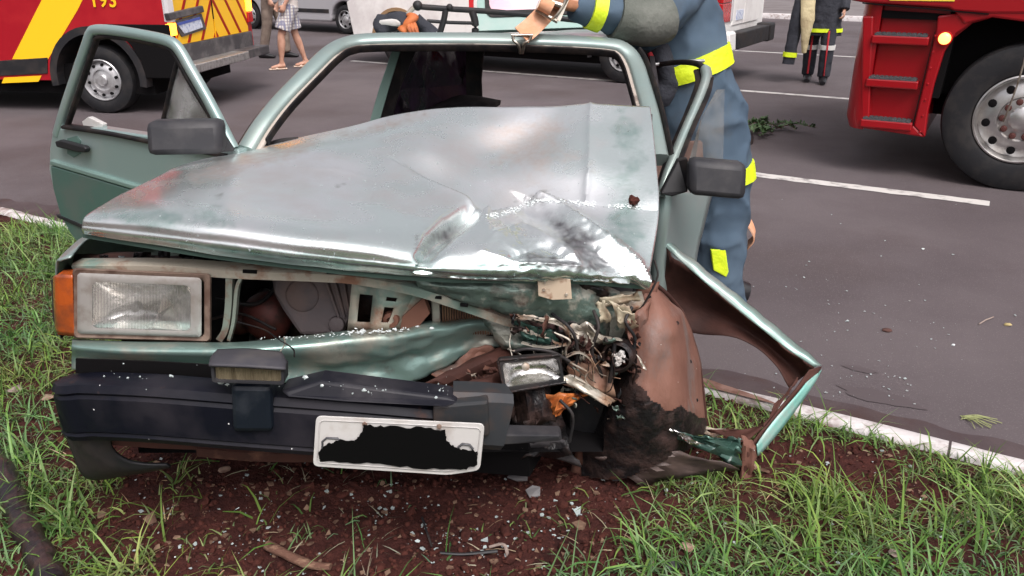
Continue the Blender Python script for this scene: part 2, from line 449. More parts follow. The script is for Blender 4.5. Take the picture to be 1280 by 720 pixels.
m_sandal = mat('cream sandal', (0.55, 0.42, 0.33), 0.6)
m_lining = mat('cream coat lining', (0.55, 0.47, 0.28), 0.7, 0, c2=(0.42, 0.34, 0.2), ns=5, bump2=0.4, bs2=9)
m_redcloth = mat('red piping', (0.45, 0.02, 0.03), 0.7)
m_hair = mat('dark hair', (0.02, 0.014, 0.01), 0.6, bump=0.5, bs=60)
m_helmet = mat('yellow fire helmet', (0.7, 0.55, 0.02), 0.3, coat=0.5)

# plaid shorts
m_plaid = mat('pale plaid cotton', (0.62, 0.60, 0.56), 0.85)
nt = m_plaid.node_tree; tc = nt.nodes.new('ShaderNodeTexCoord')
prev = None
for prof, sc, colr in (('X', 9, (0.16, 0.17, 0.28, 1)), ('Z', 9, (0.25, 0.2, 0.22, 1)), ('Y', 9, (0.16, 0.17, 0.28, 1))):
    wv = nt.nodes.new('ShaderNodeTexWave'); wv.bands_direction = prof; wv.inputs['Scale'].default_value = sc * 0.8
    mr = nt.nodes.new('ShaderNodeMapRange'); mr.inputs[1].default_value = 0.72; mr.inputs[2].default_value = 0.8; mr.inputs[4].default_value = 0.7
    nt.links.new(tc.outputs['Object'], wv.inputs[0]); nt.links.new(wv.outputs[1], mr.inputs[0])
    x = nt.nodes.new('ShaderNodeMix'); x.data_type = 'RGBA'; nt.links.new(mr.outputs[0], x.inputs[0])
    if prev is None: x.inputs[6].default_value = (0.62, 0.60, 0.56, 1)
    else: nt.links.new(prev, x.inputs[6])
    x.inputs[7].default_value = colr; prev = x.outputs[2]
nt.links.new(prev, nt.nodes['Principled BSDF'].inputs['Base Color'])

m_asphalt = mat('asphalt', (0.106, 0.089, 0.094), 0.85, 0, spec=.3, c2=(0.078, 0.064, 0.069), ns=0.9, lo=0.38, hi=0.66, c3=(0.066, 0.050, 0.051), ns3=0.38, lo3=0.5, hi3=0.66, det=12, bump=0.9, bs=170, bump2=0.25, bs2=55, fleck=((0.135, 0.118, 0.119), 95.0, 0.22))
m_line = mat('worn white road paint', (0.52, 0.50, 0.48), 0.7, 0, c2=(0.17, 0.15, 0.15), ns=7, lo=0.52, hi=0.68, bump=0.3, bs=150)
m_soil = mat('dark red soil', (0.052, 0.0165, 0.0135), 0.95, 0, spec=.15, c2=(0.028, 0.0095, 0.0085), ns=9, lo=0.4, hi=0.65, c3=(0.085, 0.030, 0.023), ns3=22, lo3=0.55, hi3=0.75, bump=0.8, bs=70, bump2=0.6, bs2=18)
m_clod = mat('soil clods', (0.065, 0.021, 0.016), 0.95, 0, spec=.15, c2=(0.033, 0.011, 0.009), ns=30, bump=0.6, bs=90)
m_kerb = mat('worn whitewashed kerb', (0.54, 0.51, 0.51), 0.85, 0, c2=(0.26, 0.20, 0.185), ns=12, lo=0.48, hi=0.66, c3=(0.17, 0.095, 0.075), ns3=5, lo3=0.58, hi3=0.70, bump=0.4, bs=70)
m_kerbmud = mat('kerb stained by red mud', (0.30, 0.19, 0.155), 0.85, 0, c2=(0.18, 0.09, 0.07), ns=9, bump=0.4, bs=70)
m_farpath = mat('pale far pavement', (0.16, 0.14, 0.14), 0.85, 0, c2=(0.12, 0.10, 0.10), ns=1.5)
m_ground = mat('far bare ground', (0.09, 0.08, 0.06), 0.95, 0, c2=(0.06, 0.08, 0.035), ns=0.5)
m_stain = mat('damp stain on the asphalt', (0.070, 0.056, 0.060), 0.7, 0)
m_shard = mat('broken glass bits', (0.36, 0.41, 0.41), 0.15, 0.0, coat=0.6, spec=0.8)
m_twig = mat('dry twig bark', (0.16, 0.10, 0.07), 0.85, 0, c2=(0.09, 0.05, 0.035), ns=30, bump=0.5, bs=80)
m_wood = mat('split brown wood', (0.12, 0.055, 0.036), 0.8, 0, c2=(0.32, 0.2, 0.13), ns=18, lo=0.5, hi=0.7, bump=0.6, bs=50, aniso=(1, 3, 3))
m_leafdry = mat('dead leaf', (0.30, 0.20, 0.15), 0.8, 0, c2=(0.20, 0.11, 0.08), ns=30)
m_leafgreen = mat('fallen green leaves', (0.045, 0.095, 0.03), 0.6, 0, c2=(0.08, 0.13, 0.05), ns=14)
m_stone = mat('pale brown stone', (0.28, 0.22, 0.19), 0.9, 0, c2=(0.18, 0.13, 0.11), ns=20, bump=0.5, bs=60)

def blade_material(name):
    M = bpy.data.materials.new(name); M.use_nodes = True
    nt = M.node_tree; b = nt.nodes['Principled BSDF']
    at = nt.nodes.new('ShaderNodeAttribute'); at.attribute_name = 'tint'
    nt.links.new(at.outputs['Color'], b.inputs['Base Color'])
    b.inputs['Roughness'].default_value = 0.75
    b.inputs['Specular IOR Level'].default_value = 0.15
    b.inputs['Subsurface Weight'].default_value = 0.0
    tr = nt.nodes.new('ShaderNodeBsdfTranslucent'); nt.links.new(at.outputs['Color'], tr.inputs[0])
    mx = nt.nodes.new('ShaderNodeMixShader'); mx.inputs[0].default_value = 0.25
    out = nt.nodes['Material Output']
    nt.links.new(b.outputs[0], mx.inputs[1]); nt.links.new(tr.outputs[0], mx.inputs[2]); nt.links.new(mx.outputs[0], out.inputs[0])
    return M
m_blade = blade_material('grass blades')

# ------------------------------------------------------------------ SETTING
Z_V = 0.12
def sheet(name, pts, m, kind='structure', cat=None, label=None):
    mb = MB(); mb.add(pts, [tuple(range(len(pts)))])
    o = obj(name, mb, m, smooth=0)
    return tag(o, label, cat, kind=kind)

sheet('ground', [(-900, -900, -0.03), (900, -900, -0.03), (900, 900, -0.03), (-900, 900, -0.03)], m_ground)
kA, kB = G(0, 268, Z_V), G(1280, 583, Z_V)
kn0 = (N.dot(kA) + N.dot(kB)) / 2
KN0, KN1 = kn0, kn0 + 0.078                         # kerb from / to across the road
FK = N.dot(G(985, 24, 0.0))
# road with a gentle crown, as a strip with rows for shading variety
mb = MB()
mb.grid([[R_(n, t, 0.0) for t in (-300, -60, -15, 0, 15, 60, 300)] for n in (KN1 - 0.02, 6, 10, 15, FK)])
tag(obj('road', mb, m_asphalt, smooth=0), kind='structure')
mb = MB()
mb.prism([R_(FK + 0.32, -120, 0), R_(FK + 0.32, 120, 0), R_(FK + 14, 120, 0), R_(FK + 14, -120, 0)], (0, 0, 0.12))
tag(obj('far_pavement', mb, m_farpath, smooth=0), kind='structure')

def kerb(name, n0, n1, t0, t1, step, m, z=0.125, mud=None):
    root = bpy.data.objects.new(name, None); COL.objects.link(root); ORG[root.name] = V((0, 0, 0))
    tag(root, kind='structure')
    t = t0; i = 0
    while t < t1:
        a, b = t + 0.004, t + step - 0.004
        mb = MB(); dz = random.uniform(-0.004, 0.003); dn = random.uniform(-0.004, 0.004)
        k = 8
        rows = []
        for j in range(k + 1):
            tt = a + (b - a) * j / k
            w = 0.004 * mnoise.noise(V((tt * 7, n0, 1))); w2 = 0.006 * mnoise.noise(V((tt * 11, n0, 5)))
            rows.append([R_(n0 + dn + w, tt, -0.02), R_(n0 + dn + w, tt, z + dz - 0.012 + w2), R_(n0 + dn + 0.012 + w, tt, z + dz + w2), R_(n1 + dn - 0.015, tt, z + dz + w),
                         R_(n1 + dn, tt, z + dz - 0.014), R_(n1 + dn + 0.01, tt, -0.02)])
        mb.ring_tube(rows)
        mm = m
        if mud and mud[0] < (a + b) / 2 < mud[1]: mm = m_kerbmud
        o = obj('kerb_stone', mb, mm, root, smooth=60)
        t += step; i += 1
    return root
tm0, tm1 = T.dot(G(850, 470, Z_V)), T.dot(G(975, 498, Z_V))
t_joint = T.dot(G(1188, 552, Z_V))
kerb('kerb', KN0, KN1, t_joint - 10 * 1.0, t_joint + 8.0, 1.0, m_kerb, mud=(tm0 - 0.3, tm1))
kerb('far_kerb', FK, FK + 0.30, -12, 14, 1.0, m_kerb)

def marking(px0, px1, w, t0=None, t1=None):
    a, b = G(*px0), G(*px1)
    n = (N.dot(a) + N.dot(b)) / 2
    ta = T.dot(a) if t0 is None else t0; tb = T.dot(b) if t1 is None else t1
    rows = []
    k = 60
    for j in range(k + 1):
        t = ta + (tb - ta) * j / k
        e1 = 0.012 * mnoise.noise(V((t * 9, n, 0))); e2 = 0.012 * mnoise.noise(V((t * 9, n, 7)))
        rows.append([R_(n - w / 2 + e1, t, 0.004), R_(n + w / 2 + e2, t, 0.004)])
    mb = MB(); mb.grid([list(x) for x in zip(*rows)])
    o = obj('lane_marking', mb, m_line, smooth=0)
    tag(o, kind='structure')
marking((940, 219), (1237, 254), 0.13, t0=T.dot(G(760, 195)))
marking((925, 114.5), (1052, 122), 0.11, t0=-9, t1=14)
marking((915, 63), (1000, 68), 0.10, t0=-12, t1=16)

# damp stains near the kerb
for (sx, sy, rx, ry) in ((1100, 497, 0.14, 0.05), (1075, 462, 0.07, 0.025)):
    c = G(sx, sy); pts = []
    for k in range(28):
        a = 2 * pi * k / 28; f = 1 + 0.35 * mnoise.noise(V((cos(a) * 2 + sx, sin(a) * 2, 0)))
        q = c + T * (cos(a) * rx * f) + N * (sin(a) * ry * f); pts.append((q.x, q.y, 0.003))
    mb = MB(); mb.add(pts, [tuple(range(28))])
    tag(obj('stain', mb, m_stain, smooth=0), kind='structure')

def ragged_strip(name, n0, n1, t0, t1, z, m, amp, fr, step=.03, both=False):
    a = []; b = []; t = t0
    while t <= t1:
        e = mnoise.noise(V((t * fr, n0, 3))) * amp + mnoise.noise(V((t * fr * 4.7, n0, 8))) * amp * .35
        k = min(1, (t - t0) / .25, (t1 - t) / .25)
        a.append(R_(n0 + (0 if not both else .3 * e), t, z)); b.append(R_(n0 + max(.002, (n1 - n0 + e) * max(k, .02)), t, z)); t += step
    mb = MB(); mb.grid([a, b]); return tag(obj(name, mb, m, smooth=0), kind='structure')
ragged_strip('gutter_stain', KN1 + .012, KN1 + .30, -6, 6, .003, mat('damp dirty gutter asphalt', (0.058, 0.042, 0.045), .8, 0, spec=.3, c2=(.075, .056, .058), ns=4, c3=(.05, .026, .022), ns3=3, bump=.6, bs=120), .16, 1.3)
ragged_strip('kerb_mud', KN0 + .008, KN0 + .070, tm0 - .5, T.dot(G(985, 502, Z_V)), .1315, mat('pinkish mud on the kerb', (.25, .145, .115), .85, 0, c2=(.16, .075, .055), ns=14, lo=.45, hi=.6, bump=.5, bs=70), .02, 6)
for (ax, ay, bx, by, w) in ():
    pa, pb = G(ax, ay), G(bx, by); n_ = 60; up = []; dn = []
    for k in range(n_ + 1):
        c = pa.lerp(pb, k / n_) + N * (.10 * mnoise.noise(V((k * .11, w * 900, 0))) + .03 * mnoise.noise(V((k * .5, w * 900, 4))))
        ww = w * (.25 + abs(mnoise.noise(V((k * .3, 2, w))))) * min(1, k / 4, (n_ - k) / 4); up.append(V((c.x, c.y, .0025)) + N * ww); dn.append(V((c.x, c.y, .0025)) - N * ww)
    mb = MB(); mb.grid([up, dn]); tag(obj('road_crack', mb, m_stain, smooth=0), kind='structure')

# the verge: red soil, finely uneven near the camera
def soil_h(x, y):
    p = V((x, y, 0))
    h = 0.020 * mnoise.noise(p * 2.3) + 0.012 * mnoise.noise(p * 7) + 0.007 * mnoise.noise(p * 19) + 0.004 * mnoise.noise(p * 47)
    return h
def soil_z(x, y):
    d = KN0 - (N.x * x + N.y * y)
    k = max(0.0, min(1.0, d / 0.15))
    return Z_V - 0.02 * (1 - k) + soil_h(x, y) * k + 0.004
def spaced(lo, hi, fine, far):
    a = list(np.arange(lo, hi, fine)); s = fine; l = a[0]; left = []
    while l > -far: s *= 1.35; l -= s; left.append(l)
    s = fine; r = a[-1]; right = []
    while r < far: s *= 1.35; r += s; right.append(r)
    return left[::-1] + a + right
ts = spaced(-4.8, 2.2, 0.018, 60)
ns = [n for n in spaced(-0.8, KN0 - 0.0, 0.018, 60) if n <= KN0 - 0.001] + [KN0]
rows = []
for n in ns:
    row = []
    for t in ts:
        q = N * n + T * t
        z = soil_z(q.x, q.y) if (abs(t) < 12 and abs(n) < 12) else Z_V
        row.append((q.x, q.y, z))
    rows.append(row)
mb = MB(); mb.grid(rows)
tag(obj('verge', mb, m_soil, smooth=180), kind='structure')

# --- grass
def in_ell(px, py, e):
    cx, cy, rx, ry = e
    return ((px - cx) / rx) ** 2 + ((py - cy) / ry) ** 2
SOIL_E = [(470, 655, 330, 95), (700, 640, 110, 75), (300, 560, 250, 45), (1040, 578, 95, 30), (600, 560, 330, 40), (1120, 622, 70, 22), (905, 500, 25, 12)]
def grass_density(x, y):
    px, py = proj((x, y, Z_V)) if y > 0.6 else (0, 900)
    d = 1.0
    for e in SOIL_E:
        q = in_ell(px, py, e)
        q += 0.7 * mnoise.noise(V((x * 6, y * 6, 3)))
        d = min(d, max(0.035, (q - 0.75) / 0.6))
    d *= 0.6 + 1.4 * max(0, mnoise.noise(V((x * 4.5, y * 4.5, 9))) + 0.32)
    # under the car
    r = (V((x, y, 0)) - CF).dot(CR); a = (V((x, y, 0)) - CF).dot(CA)
    if -0.72 < r < 0.62 and 0.35 < a: d *= 0.02
    return d
def make_blades(count, region, lmin, lmax, wmin, wmax, cols, seed, dens=None, lean=0.9, segs=3, flat=False):
    rnd = random.Random(seed)
    vs, fs, cl = [], [], []
    made = 0; tries = 0
    while made < count and tries < count * 30:
        tries += 1
        t = rnd.uniform(region[0], region[1]); n = rnd.uniform(region[2], region[3])
        q = N * n + T * t; x, y = q.x, q.y
        if dens is not None and rnd.random() > dens(x, y): continue
        for c_ in range(rnd.choice((2, 3, 4))):
            bx, by = x + rnd.gauss(0, 0.012), y + rnd.gauss(0, 0.012)
            if N.x * bx + N.y * by > KN0 + 0.0: continue
            z = soil_z(bx, by) - 0.004
            L = rnd.uniform(lmin, lmax) * (0.7 + 0.6 * max(0, mnoise.noise(V((bx * 3, by * 3, 20))) + 0.5)); w = rnd.uniform(wmin, wmax)
            a = rnd.uniform(0, 2 * pi); dx, dy = cos(a), sin(a)
            el = rnd.uniform(0.02, 0.5) if flat else rnd.uniform(0.25, 1.4); curl = rnd.uniform(0.2, lean)
            sx, sy = -dy, dx
            b = len(vs); px_, pz_ = 0.0, 0.0; ang = el
            col = rnd.choice(cols); k = rnd.uniform(0.65, 1.35); hu = mnoise.noise(V((bx * 1.7, by * 1.7, 31))); col = (col[0] * k * (1 + .45 * hu) * rnd.uniform(.9, 1.15), col[1] * k * (1 + .08 * hu), col[2] * k * (1 - .15 * hu), 1)
            for s_ in range(segs + 1):
                f = s_ / segs; ww = w * (1 - f ** 1.6) if s_ < segs else 0
                if s_ < segs:
                    vs.append((bx + dx * px_ + sx * ww, by + dy * px_ + sy * ww, z + pz_)); vs.append((bx + dx * px_ - sx * ww, by + dy * px_ - sy * ww, z + pz_ + 0.0008))
                    cl += [col, col]
                else:
                    vs.append((bx + dx * px_, by + dy * px_, z + pz_)); cl.append(col)
                px_ += L / segs * cos(ang); pz_ += L / segs * sin(ang); ang -= curl / segs * 1.6
            for s_ in range(segs - 1):
                o = b + s_ * 2; fs.append((o, o + 1, o + 3, o + 2))
            o = b + (segs - 1) * 2; fs.append((o, o + 1, o + 2))
            made += 1
    return vs, fs, cl
def blade_obj(name, data, kind='stuff', m=None):
    vs, fs, cl = data
    me = bpy.data.meshes.new(name); me.from_pydata(vs, [], fs)
    at = me.attributes.new('tint', 'FLOAT_COLOR', 'POINT')
    at.data.foreach_set('color', np.array(cl, dtype=np.float32).ravel())
    me.polygons.foreach_set('use_smooth', [True] * len(me.polygons))
    me.materials.append(m or m_blade)
    o = bpy.data.objects.new(name, me); COL.objects.link(o)
    return tag(o, kind=kind)
greens = [(0.095, 0.165, 0.045), (0.13, 0.205, 0.06), (0.065, 0.12, 0.04), (0.18, 0.25, 0.115), (0.14, 0.20, 0.105)]
dry = [(0.30, 0.25, 0.16), (0.22, 0.165, 0.11), (0.36, 0.31, 0.21)]
REG = (-4.6, 2.1, -0.5, KN0)
def join_blades(*ds):
    V_, F_, C_ = [], [], []
    for v, f, c in ds:
        b = len(V_); V_ += v; F_ += [tuple(i + b for i in q) for q in f]; C_ += c
    return V_, F_, C_
def only_dry(x, y):
    px, py = proj((x, y, Z_V)) if y > 0.6 else (0, 900)
    return 0.5 if 150 < px < 1150 else 0.12
o = blade_obj('grass', join_blades(make_blades(24000, REG, 0.06, 0.21, 0.0015, 0.0044, [(g[0] * 1.15, g[1] * 1.25, g[2]) for g in greens], 1, lambda x, y: grass_density(x, y) * (.25 + 2.2 * max(0, mnoise.noise(V((x * 2.6, y * 2.6, 90))) + .12)), lean=1.4),
                                   make_blades(95000, REG, 0.02, 0.075, 0.0012, 0.0032, greens, 2, grass_density, lean=1.9),
                                   make_blades(13000, REG, 0.02, 0.10, 0.0008, 0.0022, dry, 3, lambda x, y: (0.5 * grass_density(x, y) + 0.16) * (0.35 + max(0, mnoise.noise(V((x * 3.1, y * 3.1, 55)))) * 2.2), lean=0.5, flat=True)))
tag(o, 'green grass with dry stalks growing on the red verge', 'grass')
def far_d(x, y): return 0.8
blade_obj('grass', join_blades(make_blades(14000, (-16, -4.6, -3, KN0), 0.05, 0.14, 0.003, 0.006, greens, 4, far_d)))
bpy.data.objects['grass.001']['label'] = 'sparse grass further along the verge'
bpy.data.objects['grass.001']['category'] = 'grass'

# soil clods, glass crumbs: nobody could count them
def scatter(name, count, fn, size, m, seed, shape='clod', label='', cat=''):
    rnd = random.Random(seed); mb = MB()
    n = 0; tr = 0
    while n < count and tr < count * 40:
        tr += 1
        p = fn(rnd)
        if p is None: continue
        s_ = (size[0] + (size[1] - size[0]) * rnd.random() ** 2.2) * (1 if rnd.random() < .95 else 2.1)
        if shape == 'clod':
            M3 = Matrix.Rotation(rnd.uniform(0, 6), 3, 'Z') @ Matrix.Rotation(rnd.uniform(0, 3), 3, 'X')
            mb.ball((p.x, p.y, p.z + s_ * 0.35), (s_, s_ * rnd.uniform(.6, 1), s_ * rnd.uniform(.5, .9)), 6, 4, M3, jit=0.5, seed=rnd.random() * 90)
        else:
            k = rnd.choice((3, 4, 4, 5)); M3 = Matrix.Rotation(rnd.uniform(0, 6), 3, 'Z') @ Matrix.Rotation(rnd.gauss(0, .35), 3, 'X')
            pl = []
            for j in range(k):
                a = 2 * pi * j / k + rnd.uniform(-.4, .4)
                pl.append(p + V((0, 0, s_ * .3)) + M3 @ V((cos(a) * s_ * rnd.uniform(.6, 1.2), sin(a) * s_ * rnd.uniform(.6, 1.2), 0)))
            mb.prism(pl, M3 @ V((0, 0, s_ * .35)))
        n += 1
    o = obj(name, mb, m, smooth=0 if shape != 'clod' else 60)
    return tag(o, label, cat, kind='stuff')
def on_soil(r):
    px, py = r.uniform(-40, 1320), r.uniform(470, 760)
    g = G(px, py, Z_V); d = N.dot(g)
    if d > KN0: return None
    if grass_density(g.x, g.y) > r.uniform(0, 0.5): return None
    return V((g.x, g.y, soil_z(g.x, g.y)))
scatter('soil_clods', 5200, on_soil, (0.0015, 0.010), m_clod, 11, 'clod', 'loose crumbs of dark red soil under the bumper', 'soil')
def glass_front(r):
    px = r.gauss(520, 240); py = r.gauss(650, 50)
    if r.random() < .3: px, py = r.uniform(100, 1250), r.uniform(560, 730)
    if py < 520: return None
    g = G(px, py, Z_V)
    if N.dot(g) > KN0: return None
    if mnoise.noise(V((g.x * 5, g.y * 5, 77))) + .5 * mnoise.noise(V((g.x * 14, g.y * 14, 7))) < r.uniform(-.3, .55): return None
    return V((g.x, g.y, soil_z(g.x, g.y) + 0.003))
scatter('glass_crumbs', 560, glass_front, (0.0010, 0.0075), m_shard, 12, 'shard', 'crumbs of broken glass strewn over the soil and grass', 'broken glass')
scatter('leaf_litter', 700, on_soil, (0.003, 0.011), mat('dry leaf litter', (.20, .13, .09), .9, 0, spec=.15, c2=(.10, .055, .04), ns=20, lo=.4, hi=.6), 17, 'shard', 'dry leaf scraps and bark mixed into the soil', 'leaf litter')
def glass_road(r):
    px = r.gauss(1030, 110); py = r.gauss(420, 70)
    if r.random() < .25: px, py = r.uniform(0, 1280), r.uniform(130, 560)
    g = G(px, py, 0)
    if N.dot(g) < KN1 + .02 or N.dot(g) > 12: return None
    if mnoise.noise(V((g.x * 3, g.y * 3, 77))) + .5 * mnoise.noise(V((g.x * 9, g.y * 9, 7))) < r.uniform(-.4, .5): return None
    return V((g.x, g.y, 0.003))
scatter('glass_crumbs', 240, glass_road, (0.0010, 0.0065), m_shard, 13, 'shard', 'crumbs of broken glass scattered on the asphalt', 'broken glass')

# ------------------------------------------------------------------ VEHICLES BEHIND
def q3(pts, back):
    """prism of world points pushed along a vector"""
    mb = MB(); mb.prism(pts, back); return mb

def wheel(parent, c, ax, R, w, rim_r, mt, mr, holes=10, hole_r=0.018, hub_r=0.07, style='steel', n=48, name='wheel', bolts=0, dish=0.03):
    """c: centre of the outer face, ax: unit vector pointing outward"""
    c = V(c); ax = V(ax).normalized()
    mb = MB()
    pr = [(rim_r, -w), (R - 0.045, -w), (R - 0.012, -w + 0.012), (R, -w + 0.05), (R, -0.05), (R - 0.012, -0.014), (R - 0.045, 0.0), (rim_r + 0.03, 0.004), (rim_r + 0.006, -0.006), (rim_r - 0.002, -0.03), (rim_r - 0.006, -0.06)]
    mb.lathe(pr, c, ax, n, closed=True)
    ty = obj(name, mb, mt, parent, smooth=40)
    mb = MB()
    mb.lathe([(rim_r * 0.99, -0.10), (rim_r * 0.99, -0.004), (rim_r * 0.955, 0.002), (rim_r * 0.93, -0.008), (rim_r * 0.88, -dish - 0.03), (rim_r * 0.80, -dish - 0.015), (rim_r * 0.62, -dish + 0.012), (rim_r * 0.50, -dish + 0.014), (rim_r * 0.47, -dish - 0.004), (rim_r * 0.30, -dish + 0.004), (0.0001, -dish + 0.006)], c, ax, n)
    rm = obj('rim', mb, mr, ty, smooth=40)
    u = ax.cross(V((0, 0, 1))).normalized(); w_ = ax.cross(u)
    for k in range(holes):
        mb = MB()
        a = 2 * pi * (k + .3) / holes
        p = c + ax * (-dish + 0.004) + (u * cos(a) + w_ * sin(a)) * (rim_r * 0.72)
        mb.lathe([(hole_r, -0.012), (hole_r, 0.008), (hole_r * .9, 0.0095), (0.0001, 0.0095)], p, ax, 12)
        obj('vent_hole', mb, m_dark, rm, smooth=40)
    mb = MB(); mb.lathe([(hub_r, -0.01), (hub_r, 0.018), (hub_r * .8, 0.03), (0.0001, 0.032)], c + ax * (-dish), ax, 24)
    obj('hub', mb, mr, rm, smooth=40)
    if bolts:
        for k in range(bolts):
            a = 2 * pi * k / bolts
            p = c + ax * (-dish + 0.012) + (u * cos(a) + w_ * sin(a)) * (rim_r * 0.40)
            mb = MB(); mb.lathe([(0.023, 0), (0.023, 0.012), (0.016, 0.014), (0.016, 0.034), (0.0001, 0.036)], p, ax, 8)
            obj('wheel_bolt', mb, m_hub, rm, smooth=30)
    return ty

def arch_profile(cx, cz, r, a0, a1, k=14):
    return [(cx + r * cos(radians(a0 + (a1 - a0) * i / k)), cz + r * sin(radians(a0 + (a1 - a0) * i / k))) for i in range(k + 1)]

def frame_fn(o, ex, ey):
    return lambda x, y, z: V(o) + ex * x + ey * y + V((0, 0, z))

# ---- red rescue van, upper left.  x forward (to the left), y towards the camera
VW = P(125, 103, 8.72); VW = V((VW.x, VW.y, 0))
vyaw = radians(7)
VX = V((-cos(vyaw), sin(vyaw), 0)); VY = V((-sin(vyaw), -cos(vyaw), 0))
F = frame_fn(VW, VX, VY)
van = thing('rescue_van', VW, 'red rescue van with yellow diagonal stripe and yellow striped rear doors', 'van')
REARX = -0.84
prof = [(REARX, 0.42), (-0.46, 0.42)] + arch_profile(0, 0.36, 0.46, 180, 0) + [(0.46, 0.34), (3.2, 0.34)] + arch_profile(3.7, 0.36, 0.44, 180, 0) + \
       [(4.6, 0.36), (4.75, 0.9), (4.0, 1.35), (3.3, 2.35), (3.0, 2.48), (REARX + .12, 2.48), (REARX, 2.35)]
mb = MB(); mb.prism([F(x, 0, z) for x, z in prof], -VY * 2.0)
obj('body', mb, m_vanred, van, smooth=0, bev=0.03)
sp0, sn = F(0, 0.004, 0), VY
def side(pts, off=0.004, th=0.006):
    p0 = F(0, off, 0)
    mb = MB(); mb.prism(poly_px(pts, p0, VY), -VY * th); return mb
obj('diagonal_stripe', side([(56, -8), (107, -8), (96, 14), (60, 74), (15, 74)]), m_yellow, van, smooth=0)
obj('rub_strip', side([(-60, 80), (59, 72), (59, 92), (-60, 98)], 0.012, 0.03), m_black, van, smooth=0, bev=0.004)
obj('sill_stripe', side([(5, 97), (52, 94.5), (48, 102), (2, 104)]), m_yellow, van, smooth=0)
# dark wheel arch lip and lower rear corner
mb = MB()
a = arch_profile(0, 0.36, 0.455, 188, -8, 24); b = arch_profile(0, 0.36, 0.53, 188, -8, 24)
mb.prism([F(x, 0.02, z) for x, z in a + b[::-1]], -VY * 0.5)
obj('wheel_arch_trim', mb, m_black, van, smooth=0)
mb = MB(); mb.prism([F(x, 0.015, z) for x, z in [(-0.47, 0.38), (-0.50, 0.55), (-0.42, 0.70), (-0.30, 0.84), (-0.16, 0.91), (REARX - 0.02, 0.91), (REARX - 0.02, 0.38)]], -VY * 0.10)
obj('rear_corner_cladding', mb, m_dark, van, smooth=0, bev=0.01)
mb = MB(); mb.prism([F(x, -0.30, z) for x, z in arch_profile(0, 0.36, 0.6, 180, 0, 14)], -VY * 0.05)
obj('wheel_well', mb, m_dark, van, smooth=0)
w0 = wheel(van, F(0, -0.03, 0.345), VY, 0.345, 0.22, 0.215, m_tyre, m_steel, holes=10, hole_r=0.016, hub_r=0.06)
wheel(van, F(0, -1.97, 0.345), -VY, 0.345, 0.22, 0.215, m_tyre, m_steel, holes=10, hole_r=0.016, hub_r=0.06)
wheel(van, F(3.7, -0.03, 0.345), VY, 0.345, 0.22, 0.215, m_tyre, m_steel, holes=10, hole_r=0.016, hub_r=0.06)
mb = MB(); mb.prism([F(REARX + .3, -0.1, .2), F(4.3, -0.1, .2), F(4.3, -1.9, .2), F(REARX + .3, -1.9, .2)], (0, 0, 0.3)); obj('underbody', mb, m_dark, van, smooth=0)
# rear face: plane x = REARX
RP = F(REARX - 0.008, 0, 0)
def rear(pts, off=0.0, th=0.012):
    mb = MB(); mb.prism(poly_px(pts, RP - VX * off, -VX), VX * th); return mb
rear_w = lambda y, z, off=0.008: F(REARX - off, y, z)
def rpoly(pts, off=0.008, th=0.01):
    mb = MB(); mb.prism([F(REARX - off, y, z) for y, z in pts], VX * th); return mb
obj('rear_door_panel', rpoly([(-0.13, 0.70), (-0.97, 0.70), (-0.97, 2.25), (-0.13, 2.25)], 0.012, 0.02), m_yellow, van, smooth=0)
obj('rear_door_panel', rpoly([(-1.0, 0.70), (-1.86, 0.70), (-1.86, 2.25), (-1.0, 2.25)], 0.012, 0.02), m_yellow, van, smooth=0)
def clipz(y0, z0, y1, z1, zl, zh):
    def at(z): return y0 + (y1 - y0) * (z - z0) / (z1 - z0)
    return at
for k in range(6):                     # chevrons: rise towards the middle seam
    for sgn in (1, -1):
        yo = 0.0 + k * 0.30
        if sgn > 0:
            pts = [(-0.985 + yo, 0.705), (-0.985 + yo + 0.055, 0.705), (-0.985 + yo + 0.055 - 1.2, 2.2), (-0.985 + yo - 1.2, 2.2)]
            lo_, hi_ = -0.965, -0.135
        else:
            pts = [(-1.005 - yo, 0.705), (-1.005 - yo - 0.055, 0.705), (-1.005 - yo - 0.055 + 1.2, 2.2), (-1.005 - yo + 1.2, 2.2)]
            lo_, hi_ = -1.855, -1.005
        # clip to panel
        def clip(poly, f):
            out = []
            for i in range(len(poly)):
                p, q = poly[i], poly[(i + 1) % len(poly)]; fp, fq = f(p), f(q)
                if fp >= 0: out.append(p)
                if (fp >= 0) != (fq >= 0):
                    t_ = fp / (fp - fq); out.append((p[0] + (q[0] - p[0]) * t_, p[1] + (q[1] - p[1]) * t_))
            return out
        pts = clip(pts, lambda p: p[0] - lo_)
        pts = clip(pts, lambda p: hi_ - p[0]) if pts else pts
        if len(pts) >= 3:
            obj('chevron_stripe', rpoly(pts, 0.016, 0.005), m_redfilm, van, smooth=0)
obj('rear_lower_panel', rpoly([(-0.06, 0.42), (-1.94, 0.42), (-1.94, 0.695), (-0.06, 0.695)], 0.02, 0.05), m_greyplas, van, smooth=0, bev=0.006)
mb = MB(); mb.prism([F(REARX - .02, 0.0, .43), F(REARX - .22, -0.05, .43), F(REARX - .22, -1.35, .43), F(REARX - .02, -1.35, .43)], (0, 0, 0.09)); obj('rear_step', mb, m_alu, van, smooth=0, bev=0.01)
mb = MB(); mb.prism([F(REARX - .02, -1.36, .43), F(REARX - .20, -1.36, .43), F(REARX - .20, -2.0, .43), F(REARX - .02, -2.0, .43)], (0, 0, 0.10)); obj('rear_step', mb, m_greyplas, van, smooth=0, bev=0.01)
